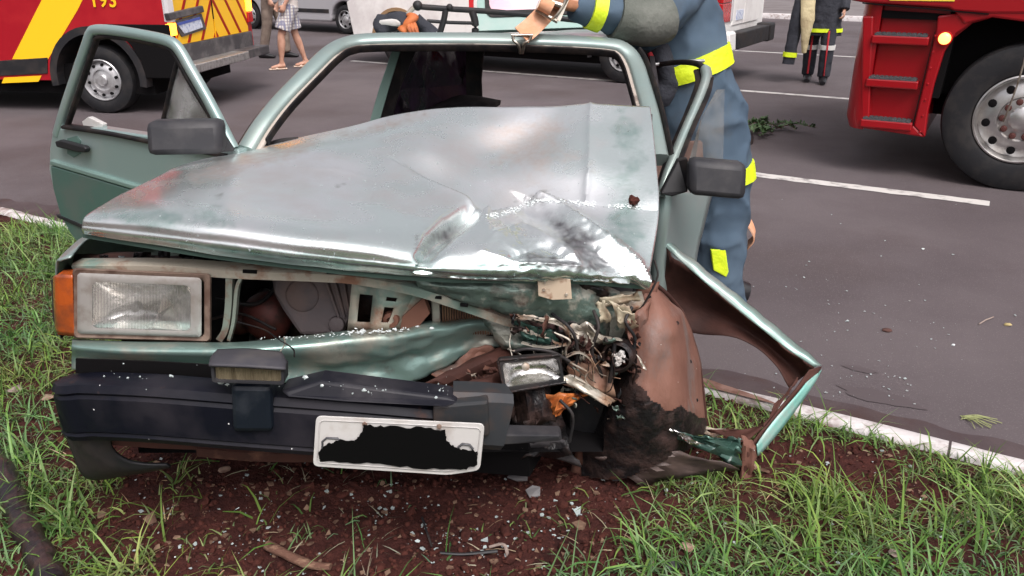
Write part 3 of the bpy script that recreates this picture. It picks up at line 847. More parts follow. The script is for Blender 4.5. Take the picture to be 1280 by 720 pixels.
for y0, y1 in ((0.0, -0.12), (-1.87, -2.0)):
    obj('tail_lamp', rpoly([(y0, 0.80), (y1, 0.80), (y1, 0.92), (y0, 0.92)], 0.03, 0.06), m_amberon if y0 == 0.0 else m_lampred, van, smooth=0, bev=0.006)
    obj('tail_lamp', rpoly([(y0, 0.93), (y1, 0.93), (y1, 1.45), (y0, 1.45)], 0.03, 0.06), m_lampwhite if y0 == 0.0 else m_amberon, van, smooth=0, bev=0.006)
obj('plate_lamp_bar', rear([(210, 17), (254, 7), (256, 15), (213, 26)], 0.04, 0.05), m_greyplas, van, smooth=0, bev=0.01)
pf = obj('number_plate_frame', rear([(215, 27), (252, 17), (258, 36), (228, 46)], 0.016, 0.012), m_greyplas, van, smooth=0)
obj('number_plate', rear([(221, 29), (250, 21), (254, 34), (231, 42)], 0.022, 0.006), m_plateblue, pf, smooth=0)
obj('number_plate_band', rear([(221, 29), (250, 21), (251, 24), (223, 32)], 0.026, 0.004), mat('number plate blue band', (0.06, 0.10, 0.4), 0.5), pf, smooth=0)
mb = MB(); mb.prism([F(REARX - .018, -0.982, .9), F(REARX - .018, -0.990, .9), F(REARX - .018, -0.990, 2.3), F(REARX - .018, -0.982, 2.3)], VX * .02); obj('door_seam', mb, m_dark, van, smooth=0)
# digits on the side
def text_part(txt, p, ex, nrm, size, m, parent, name='lettering', ext=0.003, font_rot=None):
    cu = bpy.data.curves.new(name, 'FONT'); cu.body = txt; cu.size = size; cu.extrude = ext; cu.offset = size * 0.012; cu.resolution_u = 3
    cu.align_x = 'CENTER'
    tmp = bpy.data.objects.new(name, cu); COL.objects.link(tmp)
    bpy.context.view_layer.update()
    me = bpy.data.meshes.new_from_object(tmp.evaluated_get(bpy.context.evaluated_depsgraph_get()))
    bpy.data.objects.remove(tmp); me.materials.clear(); me.materials.append(m)
    o = bpy.data.objects.new(name, me); COL.objects.link(o)
    ex = V(ex).normalized(); nz = V(nrm).normalized(); ey = nz.cross(ex)
    Mx = Matrix((ex, ey, nz)).transposed().to_4x4(); Mx.translation = p - ORG.get(parent.name, V((0, 0, 0)))
    o.parent = parent; o.matrix_local = Mx
    return o
pz = onplane(130.5, 8.5, sp0, VY)
for k_, ch_ in enumerate('193'): text_part(ch_, pz + VY * 0.004 - VX * (k_ - 1) * 0.10, -VX, VY, 0.19, m_yellow, van, 'digit')

# ---- fire engine cab, right.  x forward (left, away), y towards the camera
TW = V((3.50, 5.64, 0))
TX, TY = -T, -N
F2 = frame_fn(TW, TX, TY)
truck = thing('fire_engine', TW, 'red fire engine cab with three black entry steps and a lit orange marker lamp', 'truck')
TS = F2(0, 0.0, 0)
def tpx(pts, off, th, m, name, parent=truck, bev=0.0, smooth=0):
    mb = MB(); mb.prism(poly_px(pts, F2(0, off, 0), TY), -TY * th)
    return obj(name, mb, m, parent, smooth=smooth, bev=bev)
# local coordinates of a few pixels on the near side plane
def loc2(px, py, off=0.0):
    p = onplane(px, py, F2(0, off, 0), TY) - TW
    return p.dot(TX), p.z
XF, _ = loc2(1078, 165)          # start of the rounded nose
x_arch0, z_arch0 = loc2(1155, 172)
XN = XF + 0.12
WX, WZ, WR = 0.0, 0.50, 0.50
body_prof = [(x_arch0, 0.33), (XF, 0.36), (XF, 2.9), (-1.2, 2.9), (-1.2, 1.25)] 
# wheel arch edge goes from the bottom of the step box up and over the wheel
archpts = [loc2(*p) for p in ((1155, 172), (1160, 140), (1168, 100), (1176, 72), (1190, 50), (1215, 30), (1250, 20), (1290, 16))]
mb = MB(); mb.prism([F2(x, -0.06, z) for x, z in [(x_arch0 + .02, 0.34), (XF, 0.36), (XF, 3.0), (-1.3, 3.0), (-1.3, 1.3)] + archpts[::-1]], -TY * 2.35)
obj('cab', mb, m_red, truck, smooth=0, bev=0.01)
# nose, rounded corner
mb = MB()
ring = []
for z, b in ((0.34, -0.03), (0.42, 0.0), (0.8, 0.0), (1.15, -0.01), (2.2, -0.04), (3.0, -0.12)):
    row = []
    for k in range(9):
        a = pi / 2 * k / 8
        row.append(F2(XF + (0.15 + b) * sin(a), -0.15 + (0.15 + b * .3) * cos(a), z))
    for k in range(9):
        a = pi / 2 * k / 8
        row.append(F2(XF + (0.15 + b) * cos(a), -2.25 - (0.15) * sin(a), z))
    ring.append(row)
mb.ring_tube(ring)
obj('front_bumper_corner', mb, m_red, truck, smooth=50)
# outer skin round the step well
tpx([(1078, 20), (1092, 20), (1086, 160), (1076, 158)], 0.0, 0.10, m_red, 'step_frame', bev=0.012)
tpx([(1086, 150), (1142, 157), (1156, 172), (1076, 160)], 0.0, 0.10, m_red, 'step_frame', bev=0.012)
tpx([(1142, 158), (1170, 40), (1172, 20), (1232, 12), (1222, 24), (1195, 42), (1180, 66), (1168, 105), (1160, 140), (1156, 172)], 0.003, 0.12, m_red, 'fender', bev=0.012)
tpx([(1060, -40), (1340, -40), (1340, 17), (1236, 17), (1192, 14), (1186, 10), (1078, 3), (1062, 0)], 0.03, 0.14, m_red, 'door_panel', bev=0.015)
tpx([(1110, -4), (1195, -4), (1193, 1.6), (1112, 0.6)], 0.036, 0.006, mat('yellow door stripe', (0.75, 0.62, 0.05), 0.4), 'door_stripe')
tpx([(1190, 10), (1340, 17), (1340, 60), (1300, 30), (1240, 22), (1205, 30)], 0.02, 0.1, m_red, 'fender_top', bev=0.015)
# steps
for (x0, x1, yt, yb) in ((1091, 1163, 42, 50), (1084, 1150, 94, 106), (1077, 1143, 144, 157)):
    xl, zt = loc2(x0, yt); xr, _ = loc2(x1, yt); _, zb = loc2(x0, yb)
    zt = max(zt, zb + .03)
    m0 = MB()
    c0 = F2((xl + xr) / 2, -0.045, (zb + zt) / 2 - 0.015); hx = abs(xl - xr) / 2
    m0.boxe(c0, TX * hx, TY * 0.07, V((0, 0, 0.030)))
    st = obj('step_tray', m0, m_red, truck, smooth=0, bev=0.01)
    m0 = MB(); m0.boxe(c0 + V((0, 0, 0.036)), TX * (hx - 0.015), TY * 0.066, V((0, 0, 0.008)))
    for i in range(10):
        for j in range(3):
            m0.box(c0 + V((0, 0, 0.046)) + TX * (-hx + .035 + i * (2 * hx - .07) / 9) + TY * (-0.045 + j * .045), (0.022, 0.022, 0.008), Matrix.Rotation(ROAD_A, 3, 'Z'))
    obj('step_tread', m0, m_grip, st, smooth=0)
tpx([(1094, 12), (1190, 18), (1186, 26), (1094, 22)], -0.02, 0.02, m_dark, 'step_well_gap')
tpx([(1140, 158), (1168, 40), (1169, 40), (1141.4, 158)], 0.005, 0.004, m_dark, 'panel_gap')
tpx([(1078, 3), (1236, 17), (1236, 18.5), (1078, 4.6)], 0.034, 0.01, m_dark, 'panel_gap')
for k in range(7):
    p_ = onplane(1150 + k * 3.2, 165 - k * 20, F2(0, 0.004, 0), TY); mb = MB(); mb.lathe([(.009, 0), (.007, .004), (.0001, .005)], p_, TY, 10); obj('rivet', mb, m_red, truck, smooth=40)
# marker lamp
pl = onplane(1181, 48, F2(0, 0.01, 0), TY)
mb = MB(); mb.lathe([(0.050, -0.01), (0.050, 0.012), (0.044, 0.014), (0.0001, 0.014)], pl, TY, 24); lamp = obj('marker_lamp', mb, m_redfilm, truck, smooth=40)
mb = MB(); mb.lathe([(0.040, 0.013), (0.036, 0.028), (0.02, 0.036), (0.0001, 0.038)], pl, TY, 24); obj('lamp_lens', mb, m_lampon, lamp, smooth=60)
mb = MB(); mb.prism([F2(.62, -.35, .6), F2(-1.3, -.35, .6), F2(-1.3, -.35, 1.6), F2(.62, -.35, 1.6)], -TY * .1); obj('wheel_well', mb, m_dark, truck, smooth=0)
mb = MB(); mb.prism([F2(.60, -.05, .60), F2(.56, -.05, 1.3), F2(.50, -.05, 1.3), F2(.54, -.05, .60)], -TY * .5); obj('wheel_well', mb, m_dark, truck, smooth=0)
mb = MB(); mb.prism([F2(.9, -.5, .42), F2(-6, -.5, .42), F2(-6, -1.9, .42), F2(.9, -1.9, .42)], (0, 0, .6)); obj('chassis', mb, m_dark, truck, smooth=0)
mb = MB(); mb.prism([F2(-1.4, -.06, .6), F2(-6.5, -.06, .6), F2(-6.5, -.06, 3.1), F2(-1.4, -.06, 3.1)], -TY * 2.35); obj('equipment_body', mb, m_red, truck, smooth=0, bev=.02)
wheel(truck, F2(0.0, -0.02, WZ), TY, 0.505, 0.29, 0.305, m_tyre, m_polish, holes=10, hole_r=0.028, hub_r=0.085, n=64, bolts=10, dish=0.035)
wheel(truck, F2(0.0, -2.1, WZ), -TY, 0.505, 0.29, 0.305, m_tyre, m_polish, holes=0, n=24)
wheel(truck, F2(-3.8, -0.02, WZ), TY, 0.505, 0.29, 0.305, m_tyre, m_polish, holes=0, n=24)
# bent wheel brace / air hose across the rim
mb = MB(); mb.tube(cr([onplane(1285, 60, F2(0, .10, 0), TY), onplane(1272, 105, F2(0, .10, 0), TY), onplane(1259, 140, F2(0, .08, 0), TY), onplane(1254, 152, F2(0, .04, 0), TY)], 4), 0.006)
obj('valve_hose', mb, m_zinc, truck, smooth=60)

# ---- white ambulance van beyond the wreck.  rear to the right
AW = V((1.42, 10.95, 0)); AX, AY = -T, -N
F3 = frame_fn(AW, AX, AY)
amb = thing('white_van', AW, 'white ambulance van with red tail lamp standing behind the wreck', 'van')
wb = 3.62; rx = -1.25
prof = [(rx, 0.50), (-0.46, 0.42)] + arch_profile(0, 0.36, 0.45, 180, 0) + [(0.46, 0.36), (wb - .5, 0.36)] + arch_profile(wb, 0.36, 0.47, 180, 0) + [(wb + .5, 0.35), (wb + .85, 0.4), (wb + .95, 0.9), (wb + .2, 1.3), (wb - .5, 2.2), (wb - .9, 2.45), (rx + .1, 2.45), (rx, 2.3)]
mb = MB(); mb.prism([F3(x, 0, z) for x, z in prof], -AY * 2.0); obj('body', mb, m_white, amb, smooth=0, bev=0.03)
mb = MB(); mb.prism([F3(wb - .5, -.3, .2), F3(-.9, -.3, .2), F3(-.9, -1.8, .2), F3(wb - .5, -1.8, .2)], (0, 0, .4)); obj('underbody', mb, m_dark, amb, smooth=0)
for cx_ in (0, wb):
    mb = MB(); mb.prism([F3(x, -0.28, z) for x, z in arch_profile(cx_, 0.36, 0.6, 180, 0, 14)], -AY * 0.05); obj('wheel_well', mb, m_dark, amb, smooth=0)
    a = arch_profile(cx_, 0.36, 0.44, 186, -6, 20); b = arch_profile(cx_, 0.36, 0.49, 186, -6, 20)
    mb = MB(); mb.prism([F3(x, 0.012, z) for x, z in a + b[::-1]], -AY * 0.04); obj('wheel_arch_trim', mb, mat('brown dusty arch edge', (0.30, 0.19, 0.10), .7) if cx_ else m_black, amb, smooth=0)
    wheel(amb, F3(cx_, -0.03, 0.35), AY, 0.35, 0.22, 0.2, m_tyre, m_steel, holes=8, hole_r=0.02, n=32)
    wheel(amb, F3(cx_, -1.97, 0.35), -AY, 0.35, 0.22, 0.2, m_tyre, m_steel, holes=0, n=24)
mb = MB(); mb.prism([F3(.5, .008, .38), F3(wb - .52, .008, .38), F3(wb - .52, .008, .46), F3(.5, .008, .46)], -AY * .03); obj('side_sill', mb, m_greyplas, amb, smooth=0)
mb = MB(); mb.prism([F3(.6, .006, 1.02), F3(3.0, .006, 1.02), F3(3.0, .006, 1.32), F3(.6, .006, 1.32)], -AY * .01); obj('side_band', mb, mat('faded pink side band', (0.62, 0.33, 0.38), .5), amb, smooth=0)
def rp3(pts, off, th):
    mb = MB(); mb.prism([F3(rx - off, y, z) for y, z in pts], AX * th); return mb
mb = MB(); mb.prism([F3(rx - .15, .02, .46), F3(rx + .35, .02, .46), F3(rx + .35, .02, .66), F3(rx - .13, .02, .70)], -AY * .3); obj('bumper_end', mb, m_white, amb, smooth=0, bev=.03)
mb = MB(); mb.prism([F3(rx - .18, -.28, .48), F3(rx - .02, -.28, .48), F3(rx - .02, -.28, .68), F3(rx - .18, -.28, .68)], -AY * 1.44); obj('rear_step', mb, m_black, amb, smooth=0, bev=.015)
mb = MB(); mb.prism([F3(rx - .19, -1.73, .46), F3(rx + .2, -1.73, .46), F3(rx + .2, -1.73, .70), F3(rx - .19, -1.73, .70)], -AY * .29); obj('bumper_end', mb, m_black, amb, smooth=0, bev=.03)
obj('tail_lamp', rp3([(0.012, .80), (-.36, .80), (-.36, 1.02), (0.012, 1.02)], .02, .14), m_lampred, amb, smooth=0, bev=.01)
obj('tail_lamp', rp3([(0.012, 1.025), (-.36, 1.025), (-.36, 1.35), (0.012, 1.35)], .02, .14), m_lampred, amb, smooth=0, bev=.01)
obj('tail_lamp', rp3([(-.37, .80), (-.46, .80), (-.46, 1.35), (-.37, 1.35)], .02, .05), m_lampwhite, amb, smooth=0, bev=.01)
obj('rear_door_panel', rp3([(-.48, .74), (-.98, .74), (-.98, 2.1), (-.48, 2.1)], .012, .03), m_white, amb, smooth=0, bev=.01)
obj('rear_door_panel', rp3([(-1.0, .74), (-1.7, .74), (-1.7, 2.1), (-1.0, 2.1)], .012, .03), m_white, amb, smooth=0, bev=.01)
obj('number_plate', rp3([(-.62, .80), (-.92, .80), (-.92, .92), (-.62, .92)], .02, .01), m_plateblue, amb, smooth=0)

# ---- silver car and dark car far behind
def far_car(name, wc, m, label, length, face):
    W_ = G(*wc); ex = -T * face; ey = -N
    Fq = frame_fn(W_, ex, ey)
    c_ = thing(name, W_, label, 'car')
    wbx = -2.85
    pr = [(.75, .30)] + [(.36, .25)] + arch_profile(0, .31, .36, 0, 180) + [(-.4, .24), (wbx + .4, .24)] + arch_profile(wbx, .31, .36, 0, 180) + [(wbx - .75, .30), (wbx - .8, .8), (wbx - .6, 1.0), (wbx - .1, 1.38), (wbx + 1.4, 1.42), (-.75, 1.0), (.55, .82), (.78, .6)]
    mb = MB(); mb.prism([Fq(x, 0, z) for x, z in pr], -ey * 1.6); obj('body', mb, m, c_, smooth=0, bev=.04)
    for cx_ in (0, wbx):
        wheel(c_, Fq(cx_, -.02, .30), ey, .30, .18, .19, m_tyre, m_steel, holes=6, hole_r=.03, n=28)
        mb = MB(); mb.prism([Fq(x, -0.22, z) for x, z in arch_profile(cx_, .31, .38, 180, 0, 12)], -ey * 1.1); obj('wheel_well', mb, m_dark, c_, smooth=0)
    mb = MB(); mb.prism([Fq(x, .01, z) for x, z in [(-1.0, .98), (-1.55, 1.34), (wbx + .1, 1.32), (wbx - .3, 1.0)]], -ey * .03); obj('side_window', mb, m_dark, c_, smooth=0)
    mb = MB(); mb.prism([Fq(x, .012, z) for x, z in [(-.42, .42), (wbx + .42, .42), (wbx + .42, .50), (-.42, .50)]], -ey * .02); obj('door_moulding', mb, m_black, c_, smooth=0, bev=.004)
    return c_
far_car('silver_car', (432, 43), m_silver, 'silver grey car in the far lane behind the walking people', 4, -1)

# ------------------------------------------------------------------ THE WRECK
car = thing('crashed_car', (CF.x, CF.y, Z_V), 'wrecked green hatchback with crumpled bonnet, on the grass verge', 'car')

def pts3(l): return [P(*p) for p in l]
def sheet_px(rows, nu=6, nv=5, disp=None):
    g = surf([[P(*p) for p in r] for r in rows], nu, nv)
    if disp:
        nr, nc = len(g), len(g[0]); out = []
        for i in range(nr):
            row = []
            for j in range(nc):
                a = g[i][min(j + 1, nc - 1)] - g[i][max(j - 1, 0)]; b = g[min(i + 1, nr - 1)][j] - g[max(i - 1, 0)][j]
                n = a.cross(b)
                n = n.normalized() if n.length > 1e-9 else V((0, -1, 0))
                if n.y > 0 or (abs(n.y) < .2 and n.z < 0): n = -n if n.dot(V((0, -1, 1))) < 0 else n
                if n.dot(V((0, -1, 1))) < 0: n = -n
                px, py = proj(g[i][j])
                row.append(g[i][j] + n * disp(px, py, g[i][j]))
            out.append(row)
        g = out
    mb = MB(); mb.grid(g); return mb

def seg(px, py, a, b):
    """distance to the segment a-b in pixels with side sign, and the fraction along it"""
    ax, ay = a; bx, by = b; dx, dy = bx - ax, by - ay; L2 = dx * dx + dy * dy
    t = ((px - ax) * dx + (py - ay) * dy) / L2; tc = max(0.0, min(1.0, t))
    qx, qy = ax + dx * tc, ay + dy * tc
    d = sqrt((px - qx) ** 2 + (py - qy) ** 2)
    s_ = (dx * (py - ay) - dy * (px - ax)) / sqrt(L2)
    return d, s_, t
def crease(px, py, pts, h, w, sharp=True, fade=0.0):
    d = min(seg(px, py, pts[i], pts[i + 1])[0] for i in range(len(pts) - 1))
    if d > 6 * w: return 0.0
    return h * (exp(-d / w) if sharp else exp(-(d / w) ** 2))
def dimple(px, py, c, rx, ry, ang, h):
    a = radians(ang); dx, dy = px - c[0], py - c[1]
    u = (dx * cos(a) + dy * sin(a)) / rx; v = (-dx * sin(a) + dy * cos(a)) / ry
    return h * exp(-(u * u + v * v))
LINE_A = [(470, 192), (487, 200), (520, 222), (552, 240), (580, 253), (600, 268)]
LINE_B = [(606, 275), (640, 266), (675, 252), (700, 256), (760, 261), (826, 263)]
LINE_C = [(676, 254), (700, 264), (735, 284), (765, 306), (790, 328), (808, 350)]
LINE_D = [(600, 265), (584, 270), (560, 283), (540, 300), (528, 320)]
def near(px, py, line):
    best = None
    for i in range(len(line) - 1):
        q = seg(px, py, line[i], line[i + 1])
        if best is None or q[0] < best[0]: best = (q[0], q[1], (i + max(0, min(1, q[2]))) / (len(line) - 1))
    return best
def sm(x): return max(0.0, min(1.0, x)) ** 2 * (3 - 2 * max(0.0, min(1.0, x)))
def hood_disp(px, py, p):
    d = 0.0
    da, sa, ta = near(px, py, LINE_A)            # lobe that ends in a sharp brow
    if da < 130:
        k = sm(ta * 1.3 + .1)
        if sa > 0: d += 0.026 * k * exp(-da / 34)
        else: d += 0.026 * k * max(0, 1 - da / 5)
    db, sb, tb = near(px, py, LINE_B)            # torn, folded edge
    if db < 90:
        k = sm((1 - tb) * 1.7)
        if sb > 0: d += 0.024 * k * exp(-db / 16)
        else: d += 0.024 * k * max(0, 1 - db / 3.5) - .010 * exp(-db / 12)
    dc, s_, tc_ = near(px, py, LINE_C)
    if dc < 80:
        if s_ > 0: d += 0.022 * exp(-dc / 9) - 0.012 * exp(-((dc - 22) / 12) ** 2)
        else: d += 0.022 * exp(-dc / 5)
    dd, s2_, td = near(px, py, LINE_D)            # the deep dark fold
    if dd < 60: d -= 0.055 * sm(td * 3 + .15) * (1 - .35 * td) * (exp(-(dd / 14) ** 2) if s2_ < 0 else exp(-(dd / 7) ** 2))
    d += crease(px, py, [(618, 300), (652, 286), (690, 300), (716, 322)], 0.010, 6)
    d -= crease(px, py, [(640, 322), (676, 308), (700, 318)], 0.012, 6)
    d += crease(px, py, [(600, 318), (650, 330), (720, 334)], 0.008, 5)
    d -= crease(px, py, [(735, 292), (752, 318), (780, 338)], 0.010, 7)
    d += crease(px, py, [(738, 128), (737, 190), (732, 252)], 0.008, 5)
    d += crease(px, py, [(215, 215), (330, 204), (420, 208), (470, 222)], 0.004, 8)
    d += dimple(px, py, (640, 175), 60, 28, -20, -0.026)
    d += dimple(px, py, (530, 190), 45, 18, 25, 0.016)
    d += dimple(px, py, (420, 215), 90, 20, 10, -0.012)
    d += dimple(px, py, (360, 262), 70, 12, 8, -0.008)
    k = max(0.0, min(1.0, (px - 590) / 60)) * max(0.0, min(1.0, (py - 268) / 14)) * (max(0.0, 1 - dc / 14) if s_ < 0 or dc > 1e9 else 1.0) * .6
    q = V((px * .05, py * .08, 1)); r1 = 1 - abs(mnoise.noise(q)) * 2; q = V((px * .12, py * .16, 5)); r2 = 1 - abs(mnoise.noise(q)) * 2
    d += k * (0.007 * r1 + 0.004 * r2)
    d += 0.003 * mnoise.noise(V((px * .018, py * .03, 9)))
    return d
hood_rows = [
    [(104, 292, 1.86), (190, 306, 1.80), (280, 320, 1.77), (370, 331, 1.76), (450, 340, 1.77), (540, 347, 1.80), (630, 349, 1.84), (720, 350, 1.89), (808, 357, 1.96)],
    [(103, 283, 1.85), (190, 293, 1.785), (280, 304, 1.75), (370, 316, 1.74), (450, 325, 1.75), (540, 334, 1.775), (630, 336, 1.82), (720, 338, 1.87), (811, 347, 1.95)],
    [(112, 266, 1.88), (200, 266, 1.83), (290, 275, 1.80), (380, 286, 1.79), (465, 296, 1.80), (545, 305, 1.84), (630, 307, 1.89), (722, 306, 1.95), (816, 320, 2.02)],
    [(160, 239, 2.12), (245, 228, 2.13), (330, 229, 2.13), (410, 234, 2.13), (490, 238, 2.14), (560, 246, 2.16), (630, 260, 2.17), (725, 259, 2.17), (824, 260, 2.17)],
    [(222, 209, 2.42), (300, 196, 2.42), (370, 188, 2.40), (450, 184, 2.40), (520, 185, 2.40), (590, 190, 2.40), (660, 197, 2.38), (735, 196, 2.36), (820, 198, 2.36)],
    [(290, 191, 2.75), (350, 177, 2.72), (420, 162, 2.70), (480, 147, 2.68), (543, 136, 2.66), (626, 133, 2.64), (690, 131, 2.62), (738, 130, 2.60), (813, 133, 2.60)],
]
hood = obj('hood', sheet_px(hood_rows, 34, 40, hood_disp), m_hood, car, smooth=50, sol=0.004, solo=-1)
# bonnet marks: brown dust, dark scuffs, kept green, and shade painted into the fold
at_ = hood.data.attributes.new('wear_shade', 'FLOAT_COLOR', 'POINT')
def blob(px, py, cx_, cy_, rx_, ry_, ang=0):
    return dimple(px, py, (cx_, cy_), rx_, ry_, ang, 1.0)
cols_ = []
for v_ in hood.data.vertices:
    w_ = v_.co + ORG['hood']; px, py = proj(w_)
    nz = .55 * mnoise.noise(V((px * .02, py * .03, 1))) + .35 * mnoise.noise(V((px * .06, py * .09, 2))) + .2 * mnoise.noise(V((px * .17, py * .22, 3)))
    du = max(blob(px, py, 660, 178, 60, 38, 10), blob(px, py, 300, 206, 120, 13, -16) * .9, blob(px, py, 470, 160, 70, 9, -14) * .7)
    sc = max(blob(px, py, 735, 312, 62, 17, 42), blob(px, py, 700, 330, 50, 10, 10) * .8, blob(px, py, 556, 296, 30, 14, -38) * .7)  # last blob darkens the deep fold: shade put into the scuff mask
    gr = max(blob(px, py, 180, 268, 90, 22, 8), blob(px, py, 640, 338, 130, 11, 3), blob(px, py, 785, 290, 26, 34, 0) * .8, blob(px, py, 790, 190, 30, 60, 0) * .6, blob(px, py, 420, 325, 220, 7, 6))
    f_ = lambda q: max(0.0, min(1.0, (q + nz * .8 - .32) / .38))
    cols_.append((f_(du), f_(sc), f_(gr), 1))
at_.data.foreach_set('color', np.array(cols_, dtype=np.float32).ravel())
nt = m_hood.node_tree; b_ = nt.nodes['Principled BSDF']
an = nt.nodes.new('ShaderNodeAttribute'); an.attribute_name = 'wear_shade'; sp_ = nt.nodes.new('ShaderNodeSeparateColor'); nt.links.new(an.outputs['Color'], sp_.inputs[0])
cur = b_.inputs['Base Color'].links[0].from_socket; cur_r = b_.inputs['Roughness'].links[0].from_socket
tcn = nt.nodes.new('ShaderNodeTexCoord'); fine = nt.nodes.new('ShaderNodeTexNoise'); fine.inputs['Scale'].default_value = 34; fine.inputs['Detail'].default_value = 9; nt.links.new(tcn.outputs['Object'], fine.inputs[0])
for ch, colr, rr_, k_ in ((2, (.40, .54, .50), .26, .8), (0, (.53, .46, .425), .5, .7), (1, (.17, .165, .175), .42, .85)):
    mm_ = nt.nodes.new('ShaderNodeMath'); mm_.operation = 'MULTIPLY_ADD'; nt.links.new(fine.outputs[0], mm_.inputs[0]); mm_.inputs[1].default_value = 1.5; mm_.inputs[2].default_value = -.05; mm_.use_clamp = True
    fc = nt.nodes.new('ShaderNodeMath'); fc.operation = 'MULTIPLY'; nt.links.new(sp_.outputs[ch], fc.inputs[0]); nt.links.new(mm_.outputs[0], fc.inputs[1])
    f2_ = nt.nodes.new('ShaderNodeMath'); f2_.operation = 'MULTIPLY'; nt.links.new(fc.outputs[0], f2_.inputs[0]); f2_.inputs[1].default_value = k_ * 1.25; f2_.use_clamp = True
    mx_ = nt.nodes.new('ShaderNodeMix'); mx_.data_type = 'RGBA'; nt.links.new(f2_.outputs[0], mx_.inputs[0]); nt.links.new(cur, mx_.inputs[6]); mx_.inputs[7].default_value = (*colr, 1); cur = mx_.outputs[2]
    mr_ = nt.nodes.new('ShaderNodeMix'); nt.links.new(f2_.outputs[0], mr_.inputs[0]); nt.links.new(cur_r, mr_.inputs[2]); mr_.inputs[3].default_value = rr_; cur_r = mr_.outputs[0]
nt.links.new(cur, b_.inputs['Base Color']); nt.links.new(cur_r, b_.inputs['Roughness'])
# flakes of filler along the torn edge
rnd = random.Random(5)
mb = MB()
path = [(612, 271), (640, 264), (668, 252), (700, 252), (735, 256), (770, 258), (800, 259)]
from itertools import accumulate
# project pixels on the bonnet through its own mesh
from mathutils.bvhtree import BVHTree
hb = BVHTree.FromPolygons([v.co + ORG['hood'] for v in hood.data.vertices], [tuple(p.vertices) for p in hood.data.polygons])
def on_hood(px, py, off=0.002):
    r = ray(px, py).normalized()
    h = hb.ray_cast(V((0, 0, CAM_H)), r)
    if h[0] is None: return None, None
    n = h[1] if h[1].dot(r) < 0 else -h[1]
    return h[0] + n * off, n
def chip(mb, p, n, s_, rnd, th=0.0015):
    u = n.orthogonal().normalized(); w = n.cross(u); k = rnd.choice((4, 5, 6)); a0 = rnd.uniform(0, 6)
    pl = [p + (u * cos(a0 + 2 * pi * j / k) + w * sin(a0 + 2 * pi * j / k)) * s_ * rnd.uniform(.5, 1.2) for j in range(k)]
    mb.prism(pl, n * th)
cp = cr([(a, b, 0) for a, b in path], 14)
for i, c_ in enumerate(cp):
    if mnoise.noise(V((i * .23, 0, 0))) < -.12: continue
    for _ in range(5):
        x, y = c_.x + rnd.gauss(0, 3), c_.y + rnd.gauss(0, 1.6)
        if 745 < x < 758: continue
        p, n = on_hood(x, y)
        if p is not None: chip(mb, p, n, rnd.uniform(.001, .0042), rnd, .0006)
tag(obj('filler_flakes', mb, m_white_chip, hood, smooth=0), kind='stuff')
mb = MB()
for _ in range(150):
    x, y = rnd.uniform(120, 815), rnd.uniform(140, 345)
    p, n = on_hood(x, y)
    if p is not None: chip(mb, p, n, rnd.uniform(.0008, .0024), rnd, .001)
tag(obj('glass_crumbs', mb, m_shard, hood, smooth=0), kind='stuff')
p, n = on_hood(791, 254)
mb = MB(); mb.ball(p + n * .008, (.013, .012, .012), 14, 9, jit=.9, seed=3); 
tag(obj('soil_lump', mb, m_clod, smooth=60), 'small lump of red soil lying on the crumpled bonnet', 'soil lump')

# raw underside edge of the hood (dark green folded lip)
mb = MB()
lip = [P(x, y + 2, Y + .012) for x, y, Y in hood_rows[0]]
mb.sweep(cr(lip, 5), [(-.012, -.004), (.002, -.006), (.002, .004), (-.012, .004)])
obj('hood_lip', mb, mat('dark green underside', (0.05, 0.09, 0.075), .5, .2), hood, smooth=60)

# --- engine bay shell
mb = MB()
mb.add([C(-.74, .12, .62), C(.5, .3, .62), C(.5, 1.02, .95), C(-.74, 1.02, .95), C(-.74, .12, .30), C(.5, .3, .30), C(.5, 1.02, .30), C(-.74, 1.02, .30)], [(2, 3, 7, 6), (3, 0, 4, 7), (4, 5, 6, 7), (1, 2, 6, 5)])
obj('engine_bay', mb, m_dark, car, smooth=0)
mb = MB(); mb.box(C(-.18, .62, .55), (.5, .4, .36)); mb.box(C(-.1, .6, .76), (.42, .16, .1)); mb.loft([C(-.4, .42, .66), C(.1, .42, .68)], .07, 14)
obj('engine', mb, m_soot, car, smooth=30, bev=.02)
mb = MB(); mb.ball(P(335, 395, 2.05), (.07, .06, .07), 14, 9); mb.ball(P(300, 400, 2.1), (.05, .05, .04), 12, 8)
obj('air_horn', mb, mat('rusty red casing', (.10, .025, .02), .6, .2, c2=(.04, .015, .012), ns=20), car, smooth=60)
# fenders beside: the left one intact
mb = sheet_px([[(88, 322, 1.84), (108, 300, 1.95), (132, 292, 2.15), (200, 262, 2.5), (285, 215, 2.62)],
               [(76, 326, 1.84), (95, 306, 1.95), (118, 290, 2.15), (180, 262, 2.5), (268, 218, 2.62)],
               [(70, 336, 1.86), (84, 322, 1.97), (104, 308, 2.17), (165, 280, 2.52), (262, 235, 2.64)],
               [(72, 420, 1.88), (86, 400, 2.0), (110, 385, 2.2), (170, 352, 2.54), (262, 310, 2.66)]], 5, 5)
obj('left_fender', mb, m_paint, car, smooth=60, sol=.004)
